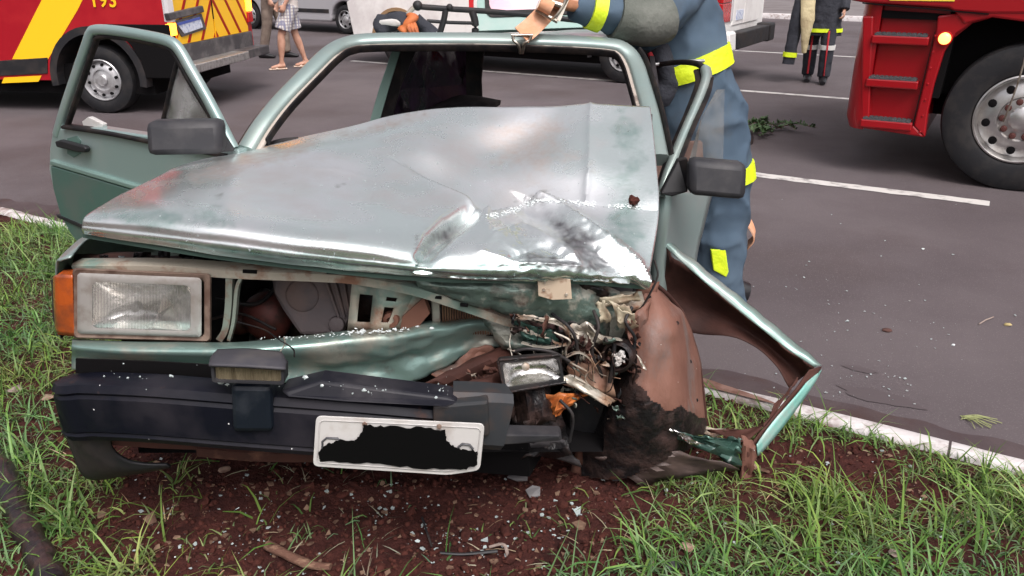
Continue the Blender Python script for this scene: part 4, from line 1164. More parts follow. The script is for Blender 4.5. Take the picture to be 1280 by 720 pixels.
# the dark, dirty slam panel under the bonnet edge
mb = sheet_px([[(95, 318, 2.10), (180, 318, 2.1), (290, 330, 2.1), (420, 338, 2.1)], [(90, 332, 1.90), (180, 334, 1.88), (290, 341, 1.86), (420, 345, 1.86)]], 10, 6,
              lambda px, py, p: .008 * mnoise.noise(V((px * .06, py * .1, 0))))
obj('slam_panel', mb, m_rust, car, smooth=60, sol=.004)
for i, (x, y, s_) in enumerate([(178, 322, .045), (235, 326, .03), (190, 322, .012), (152, 322, .014), (130, 322, .022), (205, 318, .03), (300, 330, .02)]):
    mb = MB(); g = [[P(x + (j - 2) * s_ * 120, y + (k - 2) * s_ * 70, 1.95 + .03 * mnoise.noise(V((j * .9, k * .9, i * 3)))) for j in range(5)] for k in range(5)]
    mb.grid(g); obj('torn_trim', mb, (m_soot, m_black, m_white_chip, m_shard)[(i * 2 + 1) % 4 if s_ < .02 else i % 2], car, smooth=0, sol=.003)
# cross member
cpath = cr(pts3([(95, 334, 1.90), (200, 334, 1.86), (300, 340, 1.835), (400, 344, 1.835), (450, 348, 1.84), (520, 362, 1.87), (575, 380, 1.90), (640, 402, 1.96), (700, 418, 2.02), (765, 450, 2.06)]), 6)
mb = MB(); mb.sweep(cpath, [(.012, -.013), (.014, .008), (.006, .013), (-.03, .013), (-.03, .008), (.004, .006), (.006, -.013)])
cm = obj('cross_member', mb, m_cross, car, smooth=40)
for (x, y, w) in ((312, 339, 9), (418, 340, 10), (547, 371, 5), (580, 381, 5)):
    mb = MB(); Y = 1.817 if x < 500 else 1.868
    mb.prism(pts3([(x - w, y - 1.5, Y), (x + w, y - .5, Y), (x + w, y + 3.5, Y), (x - w, y + 2.5, Y)]), (0, .006, 0)); obj('slot', mb, m_dark, cm, smooth=0, bev=.001)
# two posts beside the headlamp
mb = MB(); mb.sweep(cr(pts3([(289, 346, 1.84), (288, 380, 1.84), (284, 410, 1.84), (276, 424, 1.84)]), 5), [(.010, -.011), (.010, .011), (-.006, .011), (-.006, -.011)], hint=V((0, -1, 0)))
mb.sweep(cr(pts3([(302, 346, 1.835), (297, 360, 1.835), (293, 400, 1.835), (287, 424, 1.835)]), 5), [(.004, -.010), (.004, .010), (-.004, .010), (-.004, -.010)], hint=V((0, -1, 0)))
obj('lamp_post_bracket', mb, mat('dull green bracket paint', (.22, .25, .21), .45, .4, c2=(.2, .13, .1), ns=20, lo=.55, hi=.65), car, smooth=40)
# headlamp
lamp = None
HY = 1.80
def hp(u, v, dy=0.0):
    """point on the headlamp face; u left to right, v top to bottom"""
    x = 93 + 169 * u; y0 = 337 + 7 * u; y1 = 421 + 5 * u
    return P(x, y0 + (y1 - y0) * v, HY + dy)
def rrect(u0, u1, v0, v1, r, ru, dy, k=5):
    out = []
    for (cu, cv, a0) in ((u1 - r, v0 + ru, -90), (u1 - r, v1 - ru, 0), (u0 + r, v1 - ru, 90), (u0 + r, v0 + ru, 180)):
        for i in range(k + 1):
            a = radians(a0 + 90 * i / k); out.append(hp(cu + r * cos(a), cv + ru * sin(a), dy))
    return out
mb = MB(); mb.ring_tube([rrect(-.01, 1.01, -.02, 1.02, .03, .06, .10), rrect(-.01, 1.01, -.02, 1.02, .03, .06, .01), rrect(0, 1.0, 0, 1.0, .03, .06, -.002), rrect(.035, .965, .06, .94, .03, .06, .002), rrect(.045, .955, .08, .92, .03, .06, .02)], cap=False)
lamp = obj('headlamp', mb, m_rusty_frame, car, smooth=40, sol=.002)
mb = MB(); mb.ring_tube([rrect(.045, .915, .085, .915, .03, .06, .03), rrect(.02, .94, .04, .95, .03, .06, .010), rrect(.02, .94, .045, .95, .03, .06, -.006), rrect(.05, .915, .10, .90, .04, .07, -.010), rrect(.13, .86, .17, .86, .05, .08, -.008)], cap=False)
obj('lens_rim', mb, mat('cloudy lens edge', (.27, .255, .24), .25, 0, c2=(.17, .14, .12), ns=14, lo=.5, hi=.7, coat=.6), lamp, smooth=50)
# reflector bowl
rows = []
for i in range(17):
    row = []
    for j in range(25):
        u, v = j / 24, i / 16
        e = max(abs(2 * u - 1) ** 3, abs(2 * v - 1) ** 3)
        dpt = .075 * (1 - e) * (1 - .25 * ((2 * u - 1) ** 2 + (2 * v - 1) ** 2))
        row.append(hp(.08 + .82 * u, .10 + .80 * v, .006 + dpt))
    rows.append(row)
mb = MB(); mb.grid(rows); obj('reflector', mb, m_chrome, lamp, smooth=180)
mb = MB(); mb.lathe([(.012, 0), (.012, .02), (.008, .024), (.0001, .025)], hp(.47, .50, .045), (0, -1, .1), 14); obj('bulb_cap', mb, m_greyplas, lamp, smooth=40)
mb = MB(); mb.add([hp(.66, .32, .02), hp(.72, .46, .012), hp(.80, .86, .014), hp(.58, .82, .03), hp(.62, .60, .05)], [(0, 1, 2, 3, 4)])
obj('inner_reflector', mb, mat('warm chrome flap', (.8, .72, .66), .2, .9), lamp, smooth=0, sol=.002)
M = glass('ribbed headlamp glass', (0.88, 0.88, 0.88), 0.08, 0.10, dirt_sheen=0.22, dcol=(0.55, 0.53, 0.51))
mb = MB()
ribs = []
for i in range(2):
    row = []
    for j in range(161):
        u = .05 + .88 * j / 160; row.append(hp(u, (.085, .915)[i], -.008 + (.0016 if j % 2 else 0)))
    ribs.append(row)
mb.grid(ribs); obj('lamp_glass', mb, M, lamp, smooth=0)
# indicator
mb = MB(); mb.grid(surf([pts3([(91, 344, 1.80), (80, 343, 1.803), (70, 344, 1.815), (67, 347, 1.86)]), pts3([(92, 380, 1.797), (80, 380, 1.80), (70, 380, 1.813), (68, 380, 1.86)]), pts3([(94, 419, 1.80), (83, 418, 1.803), (73, 416, 1.815), (70, 412, 1.86)])], 6, 8))
ind = obj('turn_signal', mb, m_amber, car, smooth=60, sol=.004)
mb = MB(); mb.prism(pts3([(69, 345, 1.83), (93, 343, 1.83), (95, 421, 1.83), (72, 418, 1.83)]), (0, .04, 0)); obj('lamp_back', mb, m_amber, ind, smooth=0)
mb = MB(); mb.prism(pts3([(64, 350, 1.92), (72, 344, 1.90), (76, 424, 1.88), (66, 400, 1.92)]), (0, .1, 0)); obj('fender_end', mb, m_black, car, smooth=0)
# air box
mb = MB(); mb.prism(pts3([(338, 345, 1.97), (448, 345, 1.97), (446, 372, 1.95), (428, 420, 1.93), (374, 420, 1.93), (352, 388, 1.95), (341, 366, 1.97)]), (0, .14, 0))
ab = obj('air_box', mb, m_grey_plastic, car, smooth=0, bev=.012)
mb = MB(); mb.lathe([(.045, .0), (.043, .02), (.036, .024), (.0001, .024)], P(380, 368, 1.975), (0, -1, .2), 24); mb.lathe([(.022, .0), (.020, .02), (.0001, .024)], P(422, 404, 1.945), (0, -1, .2), 20)
for k in range(3):
    mb.prism(pts3([(405 + k * 11, 350, 1.95), (408 + k * 11, 350, 1.95), (425 + k * 7, 398, 1.932), (422 + k * 7, 398, 1.932)]), (0, .03, 0))
obj('air_box_rib', mb, m_grey_plastic, ab, smooth=30, bev=.002)
# slotted bracket plate with its holes left open
xs = [440, 451, 468, 486, 501, 520, 538]; ys = [352, 366, 372, 380, 402, 414]
def bp(x, y):
    sh = (y - 352) / 62
    xx = x - sh * (6 if x < 480 else 12 + (x - 486) * .45); yy = y + (x - 440) * .13 * (1 - sh)
    return P(xx, yy, 1.86 + .0009 * abs(x - 486) + (.012 if x in (451, 520) else 0) + .01 * sh)
mb = MB(); vs = [bp(x, y) for y in ys for x in xs]; fs = []
for i in range(5):
    for j in range(6):
        if j == 1 and 1 <= i <= 3: continue
        if j == 3 and 1 <= i <= 3 and i != 2: continue
        a = i * 7 + j; fs.append((a, a + 1, a + 8, a + 7))
mb.add(vs, fs); obj('slotted_bracket', mb, m_cross, car, smooth=20, sol=.004, bev=0)
mb = MB(); mb.lathe([(.022, 0), (.020, .014), (.010, .016), (.008, .004), (.0001, .004)], P(489, 398, 1.90), (0, -1, 0), 20); mb.prism(pts3([(503, 396, 1.90), (530, 372, 1.90), (537, 392, 1.90), (520, 412, 1.90), (500, 412, 1.90)]), (0, .03, 0))
obj('horn', mb, mat('rusty brown disc', (.17, .075, .05), .6, .2), car, smooth=40)
# radiator
rad = None
mb = MB(); mb.prism(pts3([(538, 366, 1.98), (625, 378, 2.02), (632, 420, 2.02), (545, 420, 1.98)]), (0, .05, 0)); rad = obj('radiator', mb, m_soot, car, smooth=0)
for k in range(24):
    x = 552 + k * 3.1; mb = MB(); mb.prism(pts3([(x, 368 + k * .4, 1.972 + k * .0016), (x + 1.7, 368 + k * .4, 1.972 + k * .0016), (x + 3.2, 418, 1.972 + k * .0016), (x + 1.5, 418, 1.972 + k * .0016)]), (0, .015, 0))
    obj('radiator_fin', mb, m_copper, rad, smooth=0)
mb = MB(); mb.prism(pts3([(538, 366, 1.965), (549, 368, 1.965), (551, 418, 1.965), (541, 418, 1.965)]), (0, .03, 0)); obj('radiator_tank', mb, m_bare, rad, smooth=0, bev=.003)
# crushed green top member to the right
mb = sheet_px([[(520, 347, 1.86), (575, 347, 1.88), (640, 348, 1.90), (700, 348, 1.93), (760, 358, 1.98), (800, 380, 2.03)],
               [(520, 353, 1.85), (575, 362, 1.865), (640, 370, 1.88), (700, 380, 1.915), (755, 396, 1.96), (785, 420, 2.03)],
               [(525, 360, 1.86), (580, 377, 1.88), (640, 396, 1.91), (690, 404, 1.94), (740, 424, 1.98), (775, 450, 2.05)]], 9, 8,
              lambda px, py, p: .012 * mnoise.noise(V((px * .03, py * .07, 2))) + .005 * mnoise.noise(V((px * .1, py * .2, 5))))
obj('crushed_top_member', mb, m_green_torn, car, smooth=50, sol=.003)
mb = MB(); mb.prism(pts3([(672, 352, 1.862), (690, 347, 1.862), (713, 349, 1.865), (715, 374, 1.865), (690, 375, 1.862), (673, 370, 1.862)]), (0, .004, 0))
tp = obj('mounting_plate', mb, mat('tan plate', (.50, .40, .30), .5, .1, c2=(.3, .18, .12), ns=25, lo=.55, hi=.65), car, smooth=0, bev=.001)
for x, y in ((680, 362), (708, 368), (681, 353)): mb = MB(); mb.lathe([(.004, 0), (.003, .004), (.0001, .004)], P(x, y, 1.862), (0, -1, 0), 10); obj('screw', mb, m_bare, tp, smooth=40)
# valence (green panel over the bumper)
vx = [90, 150, 230, 300, 380, 440, 500, 550, 600, 655]
vY = [1.76, 1.73, 1.725, 1.725, 1.75, 1.79, 1.85, 1.92, 1.99, 2.03]
r0 = [424, 427, 428, 428, 420, 414, 410, 403, 396, 402]
r1 = [430, 434, 435, 434, 428, 422, 417, 409, 401, 405]
r2 = [436, 441, 443, 444, 440, 436, 428, 417, 407, 412]
r3 = [446, 450, 453, 457, 458, 457, 450, 436, 420, 422]
r4 = [462, 464, 468, 474, 480, 485, 480, 462, 436, 434]
def vrow(r, dy): return [(x, y, Y + dy) for x, y, Y in zip(vx, r, vY)]
mb = sheet_px([vrow(r0, .07), vrow(r1, .006), vrow(r2, -.006), vrow(r3, .022), vrow(r4, .012)], 8, 7,
              lambda px, py, p: max(0, min(1, (px - 380) / 120)) * (.013 * mnoise.noise(V((px * .03, py * .06, 3))) + .009 * (.5 - abs(mnoise.noise(V((px * .07, py * .10, 8)))))) + crease(px, py, [(400, 452), (470, 448), (520, 436), (560, 415)], .008, 5) - crease(px, py, [(468, 450), (515, 441)], .014, 3))
val = obj('front_panel', mb, m_valence, car, smooth=50, sol=.003)
mb = sheet_px([[(95, 448, 1.72), (200, 452, 1.71), (300, 458, 1.71)], [(95, 466, 1.725), (200, 470, 1.715), (300, 474, 1.715)]], 6, 3)
obj('recess_shade_strip', mb, m_dark, val, smooth=0, sol=.004)  # dark strip paints the shade of the recess above the bumper
mb = MB(); rnd = random.Random(9)
for _ in range(70):
    x = rnd.gauss(465, 30); y = 416 - (x - 440) * .06 + rnd.gauss(0, 2.2); mb.ball(P(x, y, 1.80 + rnd.uniform(0, .05)), (rnd.uniform(.001, .006), .003, rnd.uniform(.0008, .003)), 5, 4, jit=.6, seed=rnd.random() * 50)
for _ in range(40):
    x = rnd.uniform(320, 440); y = 421 - (x - 380) * .05 + rnd.gauss(0, 1.2); mb.ball(P(x, y, 1.77 + rnd.uniform(0, .03)), (rnd.uniform(.001, .003), .002, rnd.uniform(.0006, .0015)), 5, 4, jit=.6, seed=rnd.random() * 50)
tag(obj('filler_crumbs', mb, m_white_chip, val, smooth=0), kind='stuff')
# wires
def wire(pts, r, m=m_seal, name='wire', par=None):
    mb = MB(); mb.tube(cr(pts3(pts), 6), r, 7); obj(name, mb, m, par or car, smooth=60)
wire([(296, 402, 1.84), (330, 412, 1.80), (348, 424, 1.72), (366, 436, 1.70), (368, 446, 1.66)], .0018)
wire([(350, 440, 1.68), (356, 430, 1.72), (355, 422, 1.76)], .0016, m_bare)
wire([(270, 372, 1.98), (320, 380, 2.0), (352, 352, 2.0)], .006)
wire([(262, 400, 1.95), (300, 392, 1.95), (345, 412, 1.92)], .004)
wire([(640, 410, 1.93), (637, 428, 1.90), (640, 445, 1.88)], .0018, m_bare)
wire([(818, 325, 2.02), (822, 345, 2.0), (812, 368, 1.98), (800, 388, 1.98), (795, 400, 2.0)], .0028)
wire([(800, 300, 2.2), (812, 320, 2.1), (790, 370, 2.0)], .003)

# --- bumper
bp_ = [C(-.67, .62, .43), C(-.69, .38, .435), C(-.70, .22, .435)] + pts3([(108, 508, 1.735), (126, 507, 1.690), (200, 510, 1.655), (300, 518, 1.642), (420, 527, 1.638), (520, 536, 1.650), (560, 541, 1.668)])
bpath = cr(bp_, 6)
prof = [(-.02, .078), (.020, .082), (.040, .076), (.050, .060), (.044, .052), (.050, .044), (.052, .005), (.052, -.040), (.046, -.046), (.050, -.053), (.042, -.068), (-.02, -.071), (-.03, -.06)]
mb = MB(); mb.sweep(bpath, prof)
bumper = obj('bumper', mb, m_bumper, car, smooth=30)
mb = MB(); mb.sweep(cr(pts3([(565, 522, 1.66), (600, 523, 1.665), (631, 525, 1.68)]), 4), [(-.05, .07), (.012, .075), (.03, .06), (.034, .01), (.034, -.05), (.02, -.07), (-.05, -.07)])
obj('bumper_segment', mb, mat('greyer bumper plastic', (.026, .028, .032), .55, spec=.35, c2=(.05, .036, .032), ns=12), bumper, smooth=30)
mb = MB(); mb.prism(pts3([(541, 508, 1.60), (610, 502, 1.62), (612, 545, 1.62), (600, 549, 1.62), (541, 548, 1.60)]), (0, .04, 0)); obj('bumper_block', mb, mat('greyer bumper block', (.022, .024, .027), .55, spec=.35, c2=(.045, .034, .03), ns=12), bumper, smooth=0, bev=.006)
mb = MB(); mb.prism(pts3([(560, 543, 1.62), (700, 545, 1.74), (703, 551, 1.75), (640, 556, 1.69), (560, 558, 1.62)]), (0, .05, 0)); obj('bumper_lower_lip', mb, m_mirror, bumper, smooth=0, bev=.004)
mb = MB(); mb.prism(pts3([(400, 477, 1.60), (560, 497, 1.62), (575, 504, 1.62), (556, 509, 1.59), (430, 503, 1.58), (360, 497, 1.58), (350, 489, 1.59)]), (0, .06, 0)); obj('bumper_top_pad', mb, mat('worn bumper top', (.010, .010, .015), .42, spec=.3, c2=(.028, .026, .031), ns=9), bumper, smooth=0, bev=.006)
# rubber guard block
mb = MB(); mb.prism(pts3([(287, 482, 1.575), (338, 483, 1.575), (341, 541, 1.575), (290, 541, 1.575)]), (0, .05, 0)); obj('bumper_guard', mb, mat('blue black rubber', (.006, .009, .015), .42, spec=.3, c2=(.026, .030, .038), ns=9, bump=.1, bs=150), bumper, smooth=0, bev=.012)
# corner spoiler
mb = MB(); mb.grid(surf([pts3([(80, 534, 1.735), (92, 566, 1.745), (110, 597, 1.77), (158, 593, 1.745), (214, 583, 1.755)]), pts3([(106, 538, 1.665), (114, 564, 1.68), (134, 585, 1.70), (168, 587, 1.715), (212, 582, 1.735)]), pts3([(138, 540, 1.665), (141, 560, 1.685), (158, 574, 1.70), (180, 579, 1.715), (209, 580, 1.73)])], 8, 6))
obj('corner_spoiler', mb, m_black, bumper, smooth=60, sol=.008)
mb = MB(); mb.hexa([C(-.66, .30, .20), C(.30, .30, .20), C(.45, 1.0, .20), C(-.66, 1.0, .20), C(-.66, .26, .36), C(.30, .26, .36), C(.45, 1.0, .36), C(-.66, 1.0, .36)]); obj('shade_block', mb, m_dark, car, smooth=0)  # dark block added to shade and close the gap below the bumper
mb = MB(); mb.sweep(cr(pts3([(140, 546, 1.72), (200, 550, 1.76), (300, 553, 1.75), (400, 556, 1.73)]), 4), [(.02, -.012), (.02, .012), (-.03, .012), (-.03, -.012)])
mb.sweep(cr(pts3([(250, 560, 1.74), (320, 566, 1.73), (400, 567, 1.72), (560, 566, 1.72)]), 4), [(.02, -.012), (.02, .012), (-.03, .012), (-.03, -.012)])
obj('bumper_beam', mb, m_rust, car, smooth=30)
# glass crumbs on the bumper and panel
mb = MB(); rnd = random.Random(15)
for _ in range(230):
    x = rnd.uniform(120, 560); y = 464 + (x - 120) * .055 + rnd.gauss(0, 7)
    if mnoise.noise(V((x * .03, y * .05, 6))) < rnd.uniform(-.1, .5): continue
    mb.ball(P(x, y, 1.592 + rnd.uniform(-.004, .01)), .0006 + .0022 * rnd.random() ** 2, 5, 4, jit=.5, seed=rnd.random() * 50)
for x, y, s_ in ((455, 488, .006), (402, 482, .005), (275, 478, .006), (284, 481, .005), (382, 472, .007), (545, 497, .004), (214, 470, .005)):
    mb.ball(P(x, y, 1.585), (s_, s_ * .5, s_ * .7), 6, 4, jit=.8, seed=x)
tag(obj('glass_crumbs', mb, m_shard, bumper, smooth=0), kind='stuff')

# --- fog lamps
def foglamp(name, quad, Y, depth, mglass, mhouse, top=True, tilt=0.0):
    a, b, c_, d = [P(x, y, Y + dy) for (x, y, dy) in quad]
    n = (b - a).cross(d - a).normalized()
    if n.y < 0: n = -n
    def lp(u, v, k=0): return (a * (1 - u) + b * u) * (1 - v) + (d * (1 - u) + c_ * u) * v + n * k
    def rr(u0, u1, v0, v1, k):
        out = []
        for (cu, cv, a0) in ((u1 - .06, v0 + .12, -90), (u1 - .06, v1 - .12, 0), (u0 + .06, v1 - .12, 90), (u0 + .06, v0 + .12, 180)):
            for i in range(5):
                t_ = radians(a0 + 22.5 * i); out.append(lp(cu + .06 * cos(t_), cv + .12 * sin(t_), k))
        return out
    mb = MB(); mb.ring_tube([rr(.1, .9, .15, .85, depth), rr(.0, 1, .0, 1, depth * .6), rr(0, 1, 0, 1, 0), rr(.04, .96, .1, .9, 0), rr(.05, .95, .12, .88, .012)], cap=False)
    o = obj(name, mb, mhouse, car, smooth=40)
    rows = [[lp(.05 + .9 * j / 14, .1 + .8 * i / 8, .008 + .035 * (1 - abs(j / 7 - 1) ** 3) * (1 - abs(i / 4 - 1) ** 3)) for j in range(15)] for i in range(9)]
    mb = MB(); mb.grid(rows); obj('reflector', mb, m_chrome if mglass is None else m_fogglass, o, smooth=180)
    if mglass is not None:
        mb = MB(); mb.grid([[lp(.04 + .92 * j / 80, v, (.006 if j % 2 else .0075)) for j in range(81)] for v in (.1, .9)]); obj('lamp_glass', mb, mglass, o, smooth=0)
    return o, lp
f1, lp1 = foglamp('fog_lamp', [(263, 454, 0), (355, 459, 0), (355, 481, 0), (265, 478, 0)], 1.56, .06, m_fogglass, m_mirror)
mb = MB(); mb.grid(surf([pts3([(272, 438, 1.64), (312, 437, 1.64), (352, 441, 1.64)]), pts3([(264, 447, 1.59), (312, 447, 1.585), (357, 451, 1.59)]), pts3([(261, 457, 1.553), (310, 459, 1.55), (357, 462, 1.553)])], 6, 5))
obj('lamp_housing_top', mb, mat('faded lamp housing', (.042, .040, .048), .6, spec=.35, c2=(.065, .06, .062), ns=8), f1, smooth=50, sol=.006)
mb = MB(); mb.box(P(315, 487, 1.62), (.03, .04, .03)); obj('lamp_foot', mb, m_black, f1, smooth=0)
f2, lp2 = foglamp('fog_lamp', [(624, 451, 0), (700, 444, .03), (706, 478, .03), (630, 490, -.01)], 1.80, .05, None, m_black)
mb = MB(); mb.lathe([(.010, 0), (.010, .01), (.006, .012), (.0001, .012)], lp2(.42, .3, .01), (0, -1, .2), 12); obj('bulb_holder', mb, m_bare, f2, smooth=40)
mb = MB(); mb.grid([[lp2(u, v, -.002) for u in (.1, .4, .75)] for v in (.4, .85)]); obj('broken_glass', mb, m_clear, f2, smooth=0)
mb = MB(); mb.tube([lp2(.0, -.02, .0), lp2(1.0, .0, 0), lp2(1.02, 1.0, 0), lp2(.0, 1.03, 0), lp2(-.02, 0, 0)], .004, 8); obj('lamp_bezel', mb, m_soot, f2, smooth=60)

# --- number plate, its number blacked out by a masking patch
PY = 1.567
mb = MB()
def rp(pts, r, k=4):
    out = []; n = len(pts)
    for i in range(n):
        a, b, c_ = V(pts[i - 1]), V(pts[i]), V(pts[(i + 1) % n])
        u = (a - b).normalized() * r; w = (c_ - b).normalized() * r
        for j in range(k + 1):
            t_ = j / k; out.append((b + u) * (1 - t_) ** 2 + b * 2 * t_ * (1 - t_) + (b + w) * t_ * t_)
    return out
pc = pts3([(395, 520, PY), (606, 530, PY), (600, 588, PY - .005), (560, 594, PY - .01), (391, 583, PY - .01)])
mb.prism(rp(pc, .014), (0, .004, 0)); plate = obj('number_plate', mb, m_plate, car, smooth=0, bev=.0012)
pc2 = pts3([(400, 525, PY - .002), (601, 535, PY - .002), (595, 584, PY - .007), (558, 589, PY - .012), (396, 578, PY - .012)])
mb = MB(); mb.tube(rp(pc2, .012) + [rp(pc2, .012)[0]], .0012, 6); obj('plate_rim', mb, m_plate, plate, smooth=60)
ex_ = (P(606, 530, PY) - P(395, 520, PY)).normalized(); nz_ = V((0, -1, -.06)).normalized()
mb = MB(); mb.tube([P(*p) for p in ((403, 560, PY - .006), (403, 552, PY - .005), (408, 547.5, PY - .005), (422, 548, PY - .005), (427, 553, PY - .005), (427, 562, PY - .006))], .0028, 6)
obj('plate_character', mb, m_platedark, plate, smooth=60); mb = MB()
mb.tube([P(*p) for p in ((572, 566, PY - .008), (573, 559, PY - .007), (578, 555, PY - .007), (587, 556, PY - .007), (591, 561, PY - .007), (590, 568, PY - .008))], .0028, 6)
obj('plate_character', mb, m_platedark, plate, smooth=60)
top = [(398, 566), (408, 556), (425, 551), (446, 550), (452, 540), (454, 532), (480, 534), (520, 535), (556, 538), (558, 552), (568, 560), (580, 563), (597, 566)]
bot = [(596, 582), (580, 587), (550, 587), (500, 583), (450, 579), (400, 576)]
rnd = random.Random(3)
outl = []
for i, (x, y) in enumerate(top + bot):
    x2, y2 = (top + bot)[(i + 1) % len(top + bot)]
    for k in range(6):
        f_ = k / 6; outl.append((x + (x2 - x) * f_ + rnd.uniform(-.8, .8), y + (y2 - y) * f_ + rnd.uniform(-1.6, 1.6)))
mb = MB(); mb.prism([P(x, y, PY - .009 - .006 * (y - 530) / 60) for x, y in outl], (0, .003, 0)); tag(obj('black_mask', mb, m_mask, plate, smooth=0), 'black masking patch over the number')
for x, y in ((456, 530), (549, 533), (460, 584)):
    mb = MB(); mb.lathe([(.006, 0), (.005, .004), (.0001, .005)], P(x, y, PY - .002), (0, -1, 0), 12)
    obj('plate_bolt', mb, m_rusty_frame, plate, smooth=40)

# --- crushed corner
def crumple(name, corners, m, amp=.02, fr=.06, seed=0, nu=7, nv=6, sol=.003, smooth=40, jag=2.5):
    """quad patch a,b,c,d (px,py,Y) dented by noise"""
    a, b, c_, d = corners
    rows = []; r_ = random.Random(seed)
    for i in range(nv + 1):
        v = i / nv; row = []
        for j in range(nu + 1):
            u = j / nu
            q = [(a[k] * (1 - u) + b[k] * u) * (1 - v) + (d[k] * (1 - u) + c_[k] * u) * v for k in range(3)]
            e = jag if (i in (0, nv) or j in (0, nu)) else 0
            x, y = q[0] + r_.uniform(-e, e), q[1] + r_.uniform(-e, e)
            row.append(P(x, y, q[2] + amp * mnoise.noise(V((x * fr, y * fr, seed * 7.3)))+ amp * .4 * mnoise.noise(V((x * fr * 2.7, y * fr * 2.7, seed)))))
        rows.append(row)
    mb = MB(); mb.grid(rows); return obj(name, mb, m, car, smooth=smooth, sol=sol)
# dark sheet standing in for the deep shade behind the cluster
mb = MB(); mb.prism(pts3([(600, 395, 2.25), (720, 372, 2.25), (820, 370, 2.3), (812, 470, 2.25), (790, 605, 2.2), (640, 600, 2.2), (520, 560, 2.2), (520, 470, 2.2)]), (0, .1, 0)); obj('dark_backing', mb, m_dark, car, smooth=0)
K = [
 ('torn_panel', [(525, 482, 1.86), (640, 425, 2.0), (650, 455, 1.95), (560, 492, 1.84)], m_rust, .05, .05),
 ('torn_panel', [(540, 470, 1.92), (600, 432, 1.98), (640, 440, 1.98), (600, 490, 1.90)], m_arch, .05, .06),
 ('torn_panel', [(555, 485, 1.80), (640, 462, 1.88), (632, 500, 1.82), (570, 500, 1.76)], m_rust, .05, .07),
 ('torn_sheet', [(600, 398, 1.98), (660, 405, 1.98), (700, 440, 1.95), (630, 436, 1.96)], m_green_torn, .03, .05),
 ('torn_sheet', [(640, 400, 1.92), (690, 412, 1.93), (705, 436, 1.93), (655, 424, 1.92)], mat('dark torn green metal', (.05, .11, .09), .35, .5, bump=.2), .03, .05),
 ('torn_sheet', [(655, 386, 1.93), (720, 402, 1.95), (725, 440, 1.97), (668, 412, 1.95)], mat('dusky purple metal', (.16, .09, .09), .4, .3, c2=(.07, .035, .035), ns=20), .03, .05),
 ('crushed_lamp_shell', [(690, 400, 1.93), (745, 408, 1.96), (770, 440, 1.98), (715, 442, 1.95)], m_soot, .04, .08),
 ('bent_bracket', [(700, 408, 1.92), (735, 403, 1.93), (760, 428, 1.95), (725, 432, 1.93)], m_bare, .035, .08),
 ('torn_sheet', [(716, 420, 1.95), (770, 432, 1.97), (776, 470, 1.97), (720, 460, 1.96)], m_rust, .06, .09),
 ('cracked_housing', [(712, 452, 1.90), (760, 455, 1.93), (772, 498, 1.92), (706, 480, 1.88)], mat('brown cracked lamp shell', (.27, .16, .11), .5, 0, c2=(.16, .07, .045), ns=12, lo=.45, hi=.6), .03, .05),
 ('lamp_edge', [(700, 474, 1.87), (716, 468, 1.88), (772, 500, 1.90), (760, 508, 1.88)], m_bare, .02, .08),
 ('splintered_plastic', [(684, 492, 1.86), (740, 490, 1.90), (700, 516, 1.86), (686, 528, 1.86)], mat('orange splintered lens', (.42, .13, .035), .4, 0, c2=(.18, .05, .02), ns=22), .05, .12),
 ('black_ducting', [(632, 482, 1.84), (686, 480, 1.86), (696, 525, 1.84), (640, 540, 1.82)], m_soot, .06, .06),
 ('black_ducting', [(640, 520, 1.88), (700, 512, 1.9), (716, 570, 1.9), (650, 572, 1.9)], m_soot, .06, .05),
 ('skirt_piece', [(650, 556, 1.90), (706, 548, 1.92), (726, 584, 1.95), (668, 566, 1.92)], m_greyplas, .03, .05),
 ('torn_sheet', [(745, 372, 1.98), (800, 362, 2.0), (812, 385, 2.0), (770, 392, 1.98)], m_cross, .03, .06),
 ('bent_bracket', [(716, 352, 1.94), (758, 362, 1.96), (768, 384, 1.98), (730, 372, 1.95)], m_soot, .03, .06),
 ('torn_sheet', [(800, 372, 2.02), (822, 352, 2.05), (818, 430, 2.06), (796, 420, 2.03)], m_arch, .03, .05),
 ('torn_sheet', [(770, 500, 1.95), (806, 520, 1.95), (800, 560, 1.95), (762, 560, 1.98)], m_soot, .05, .06),
 ('tin_strip', [(660, 414, 1.915), (700, 430, 1.915), (732, 440, 1.92), (692, 428, 1.915)], m_bare, .01, .05),
 ('tin_strip', [(640, 392, 1.90), (700, 400, 1.91), (702, 405, 1.91), (642, 398, 1.90)], m_bare, .01, .05),
]
for i, (nm, q, m_, am, fr) in enumerate(K): crumple(nm, q, m_, am, fr, seed=i + 3)
# folded cream reservoir
crumple('washer_bottle', [(762, 376, 1.94), (786, 384, 1.93), (798, 408, 1.95), (776, 412, 1.95)], m_tan_plastic, .014, .06, 201, smooth=25)
crumple('washer_bottle', [(770, 384, 1.925), (792, 392, 1.925), (790, 406, 1.93), (774, 404, 1.93)], m_tan_plastic, .014, .06, 202, smooth=25)
crumple('bottle_strap', [(746, 378, 1.95), (756, 376, 1.95), (764, 402, 1.95), (752, 402, 1.95)], m_tan_plastic, .014, .06, 203, smooth=25)
crumple('bottle_strap', [(750, 374, 1.95), (796, 366, 1.96), (800, 374, 1.96), (756, 382, 1.95)], m_tan_plastic, .014, .06, 204, smooth=25)
crumple('torn_sheet', [(778, 402, 1.93), (812, 376, 1.99), (806, 440, 1.99), (790, 430, 1.94)], m_arch, .04, .06, 205, smooth=25)
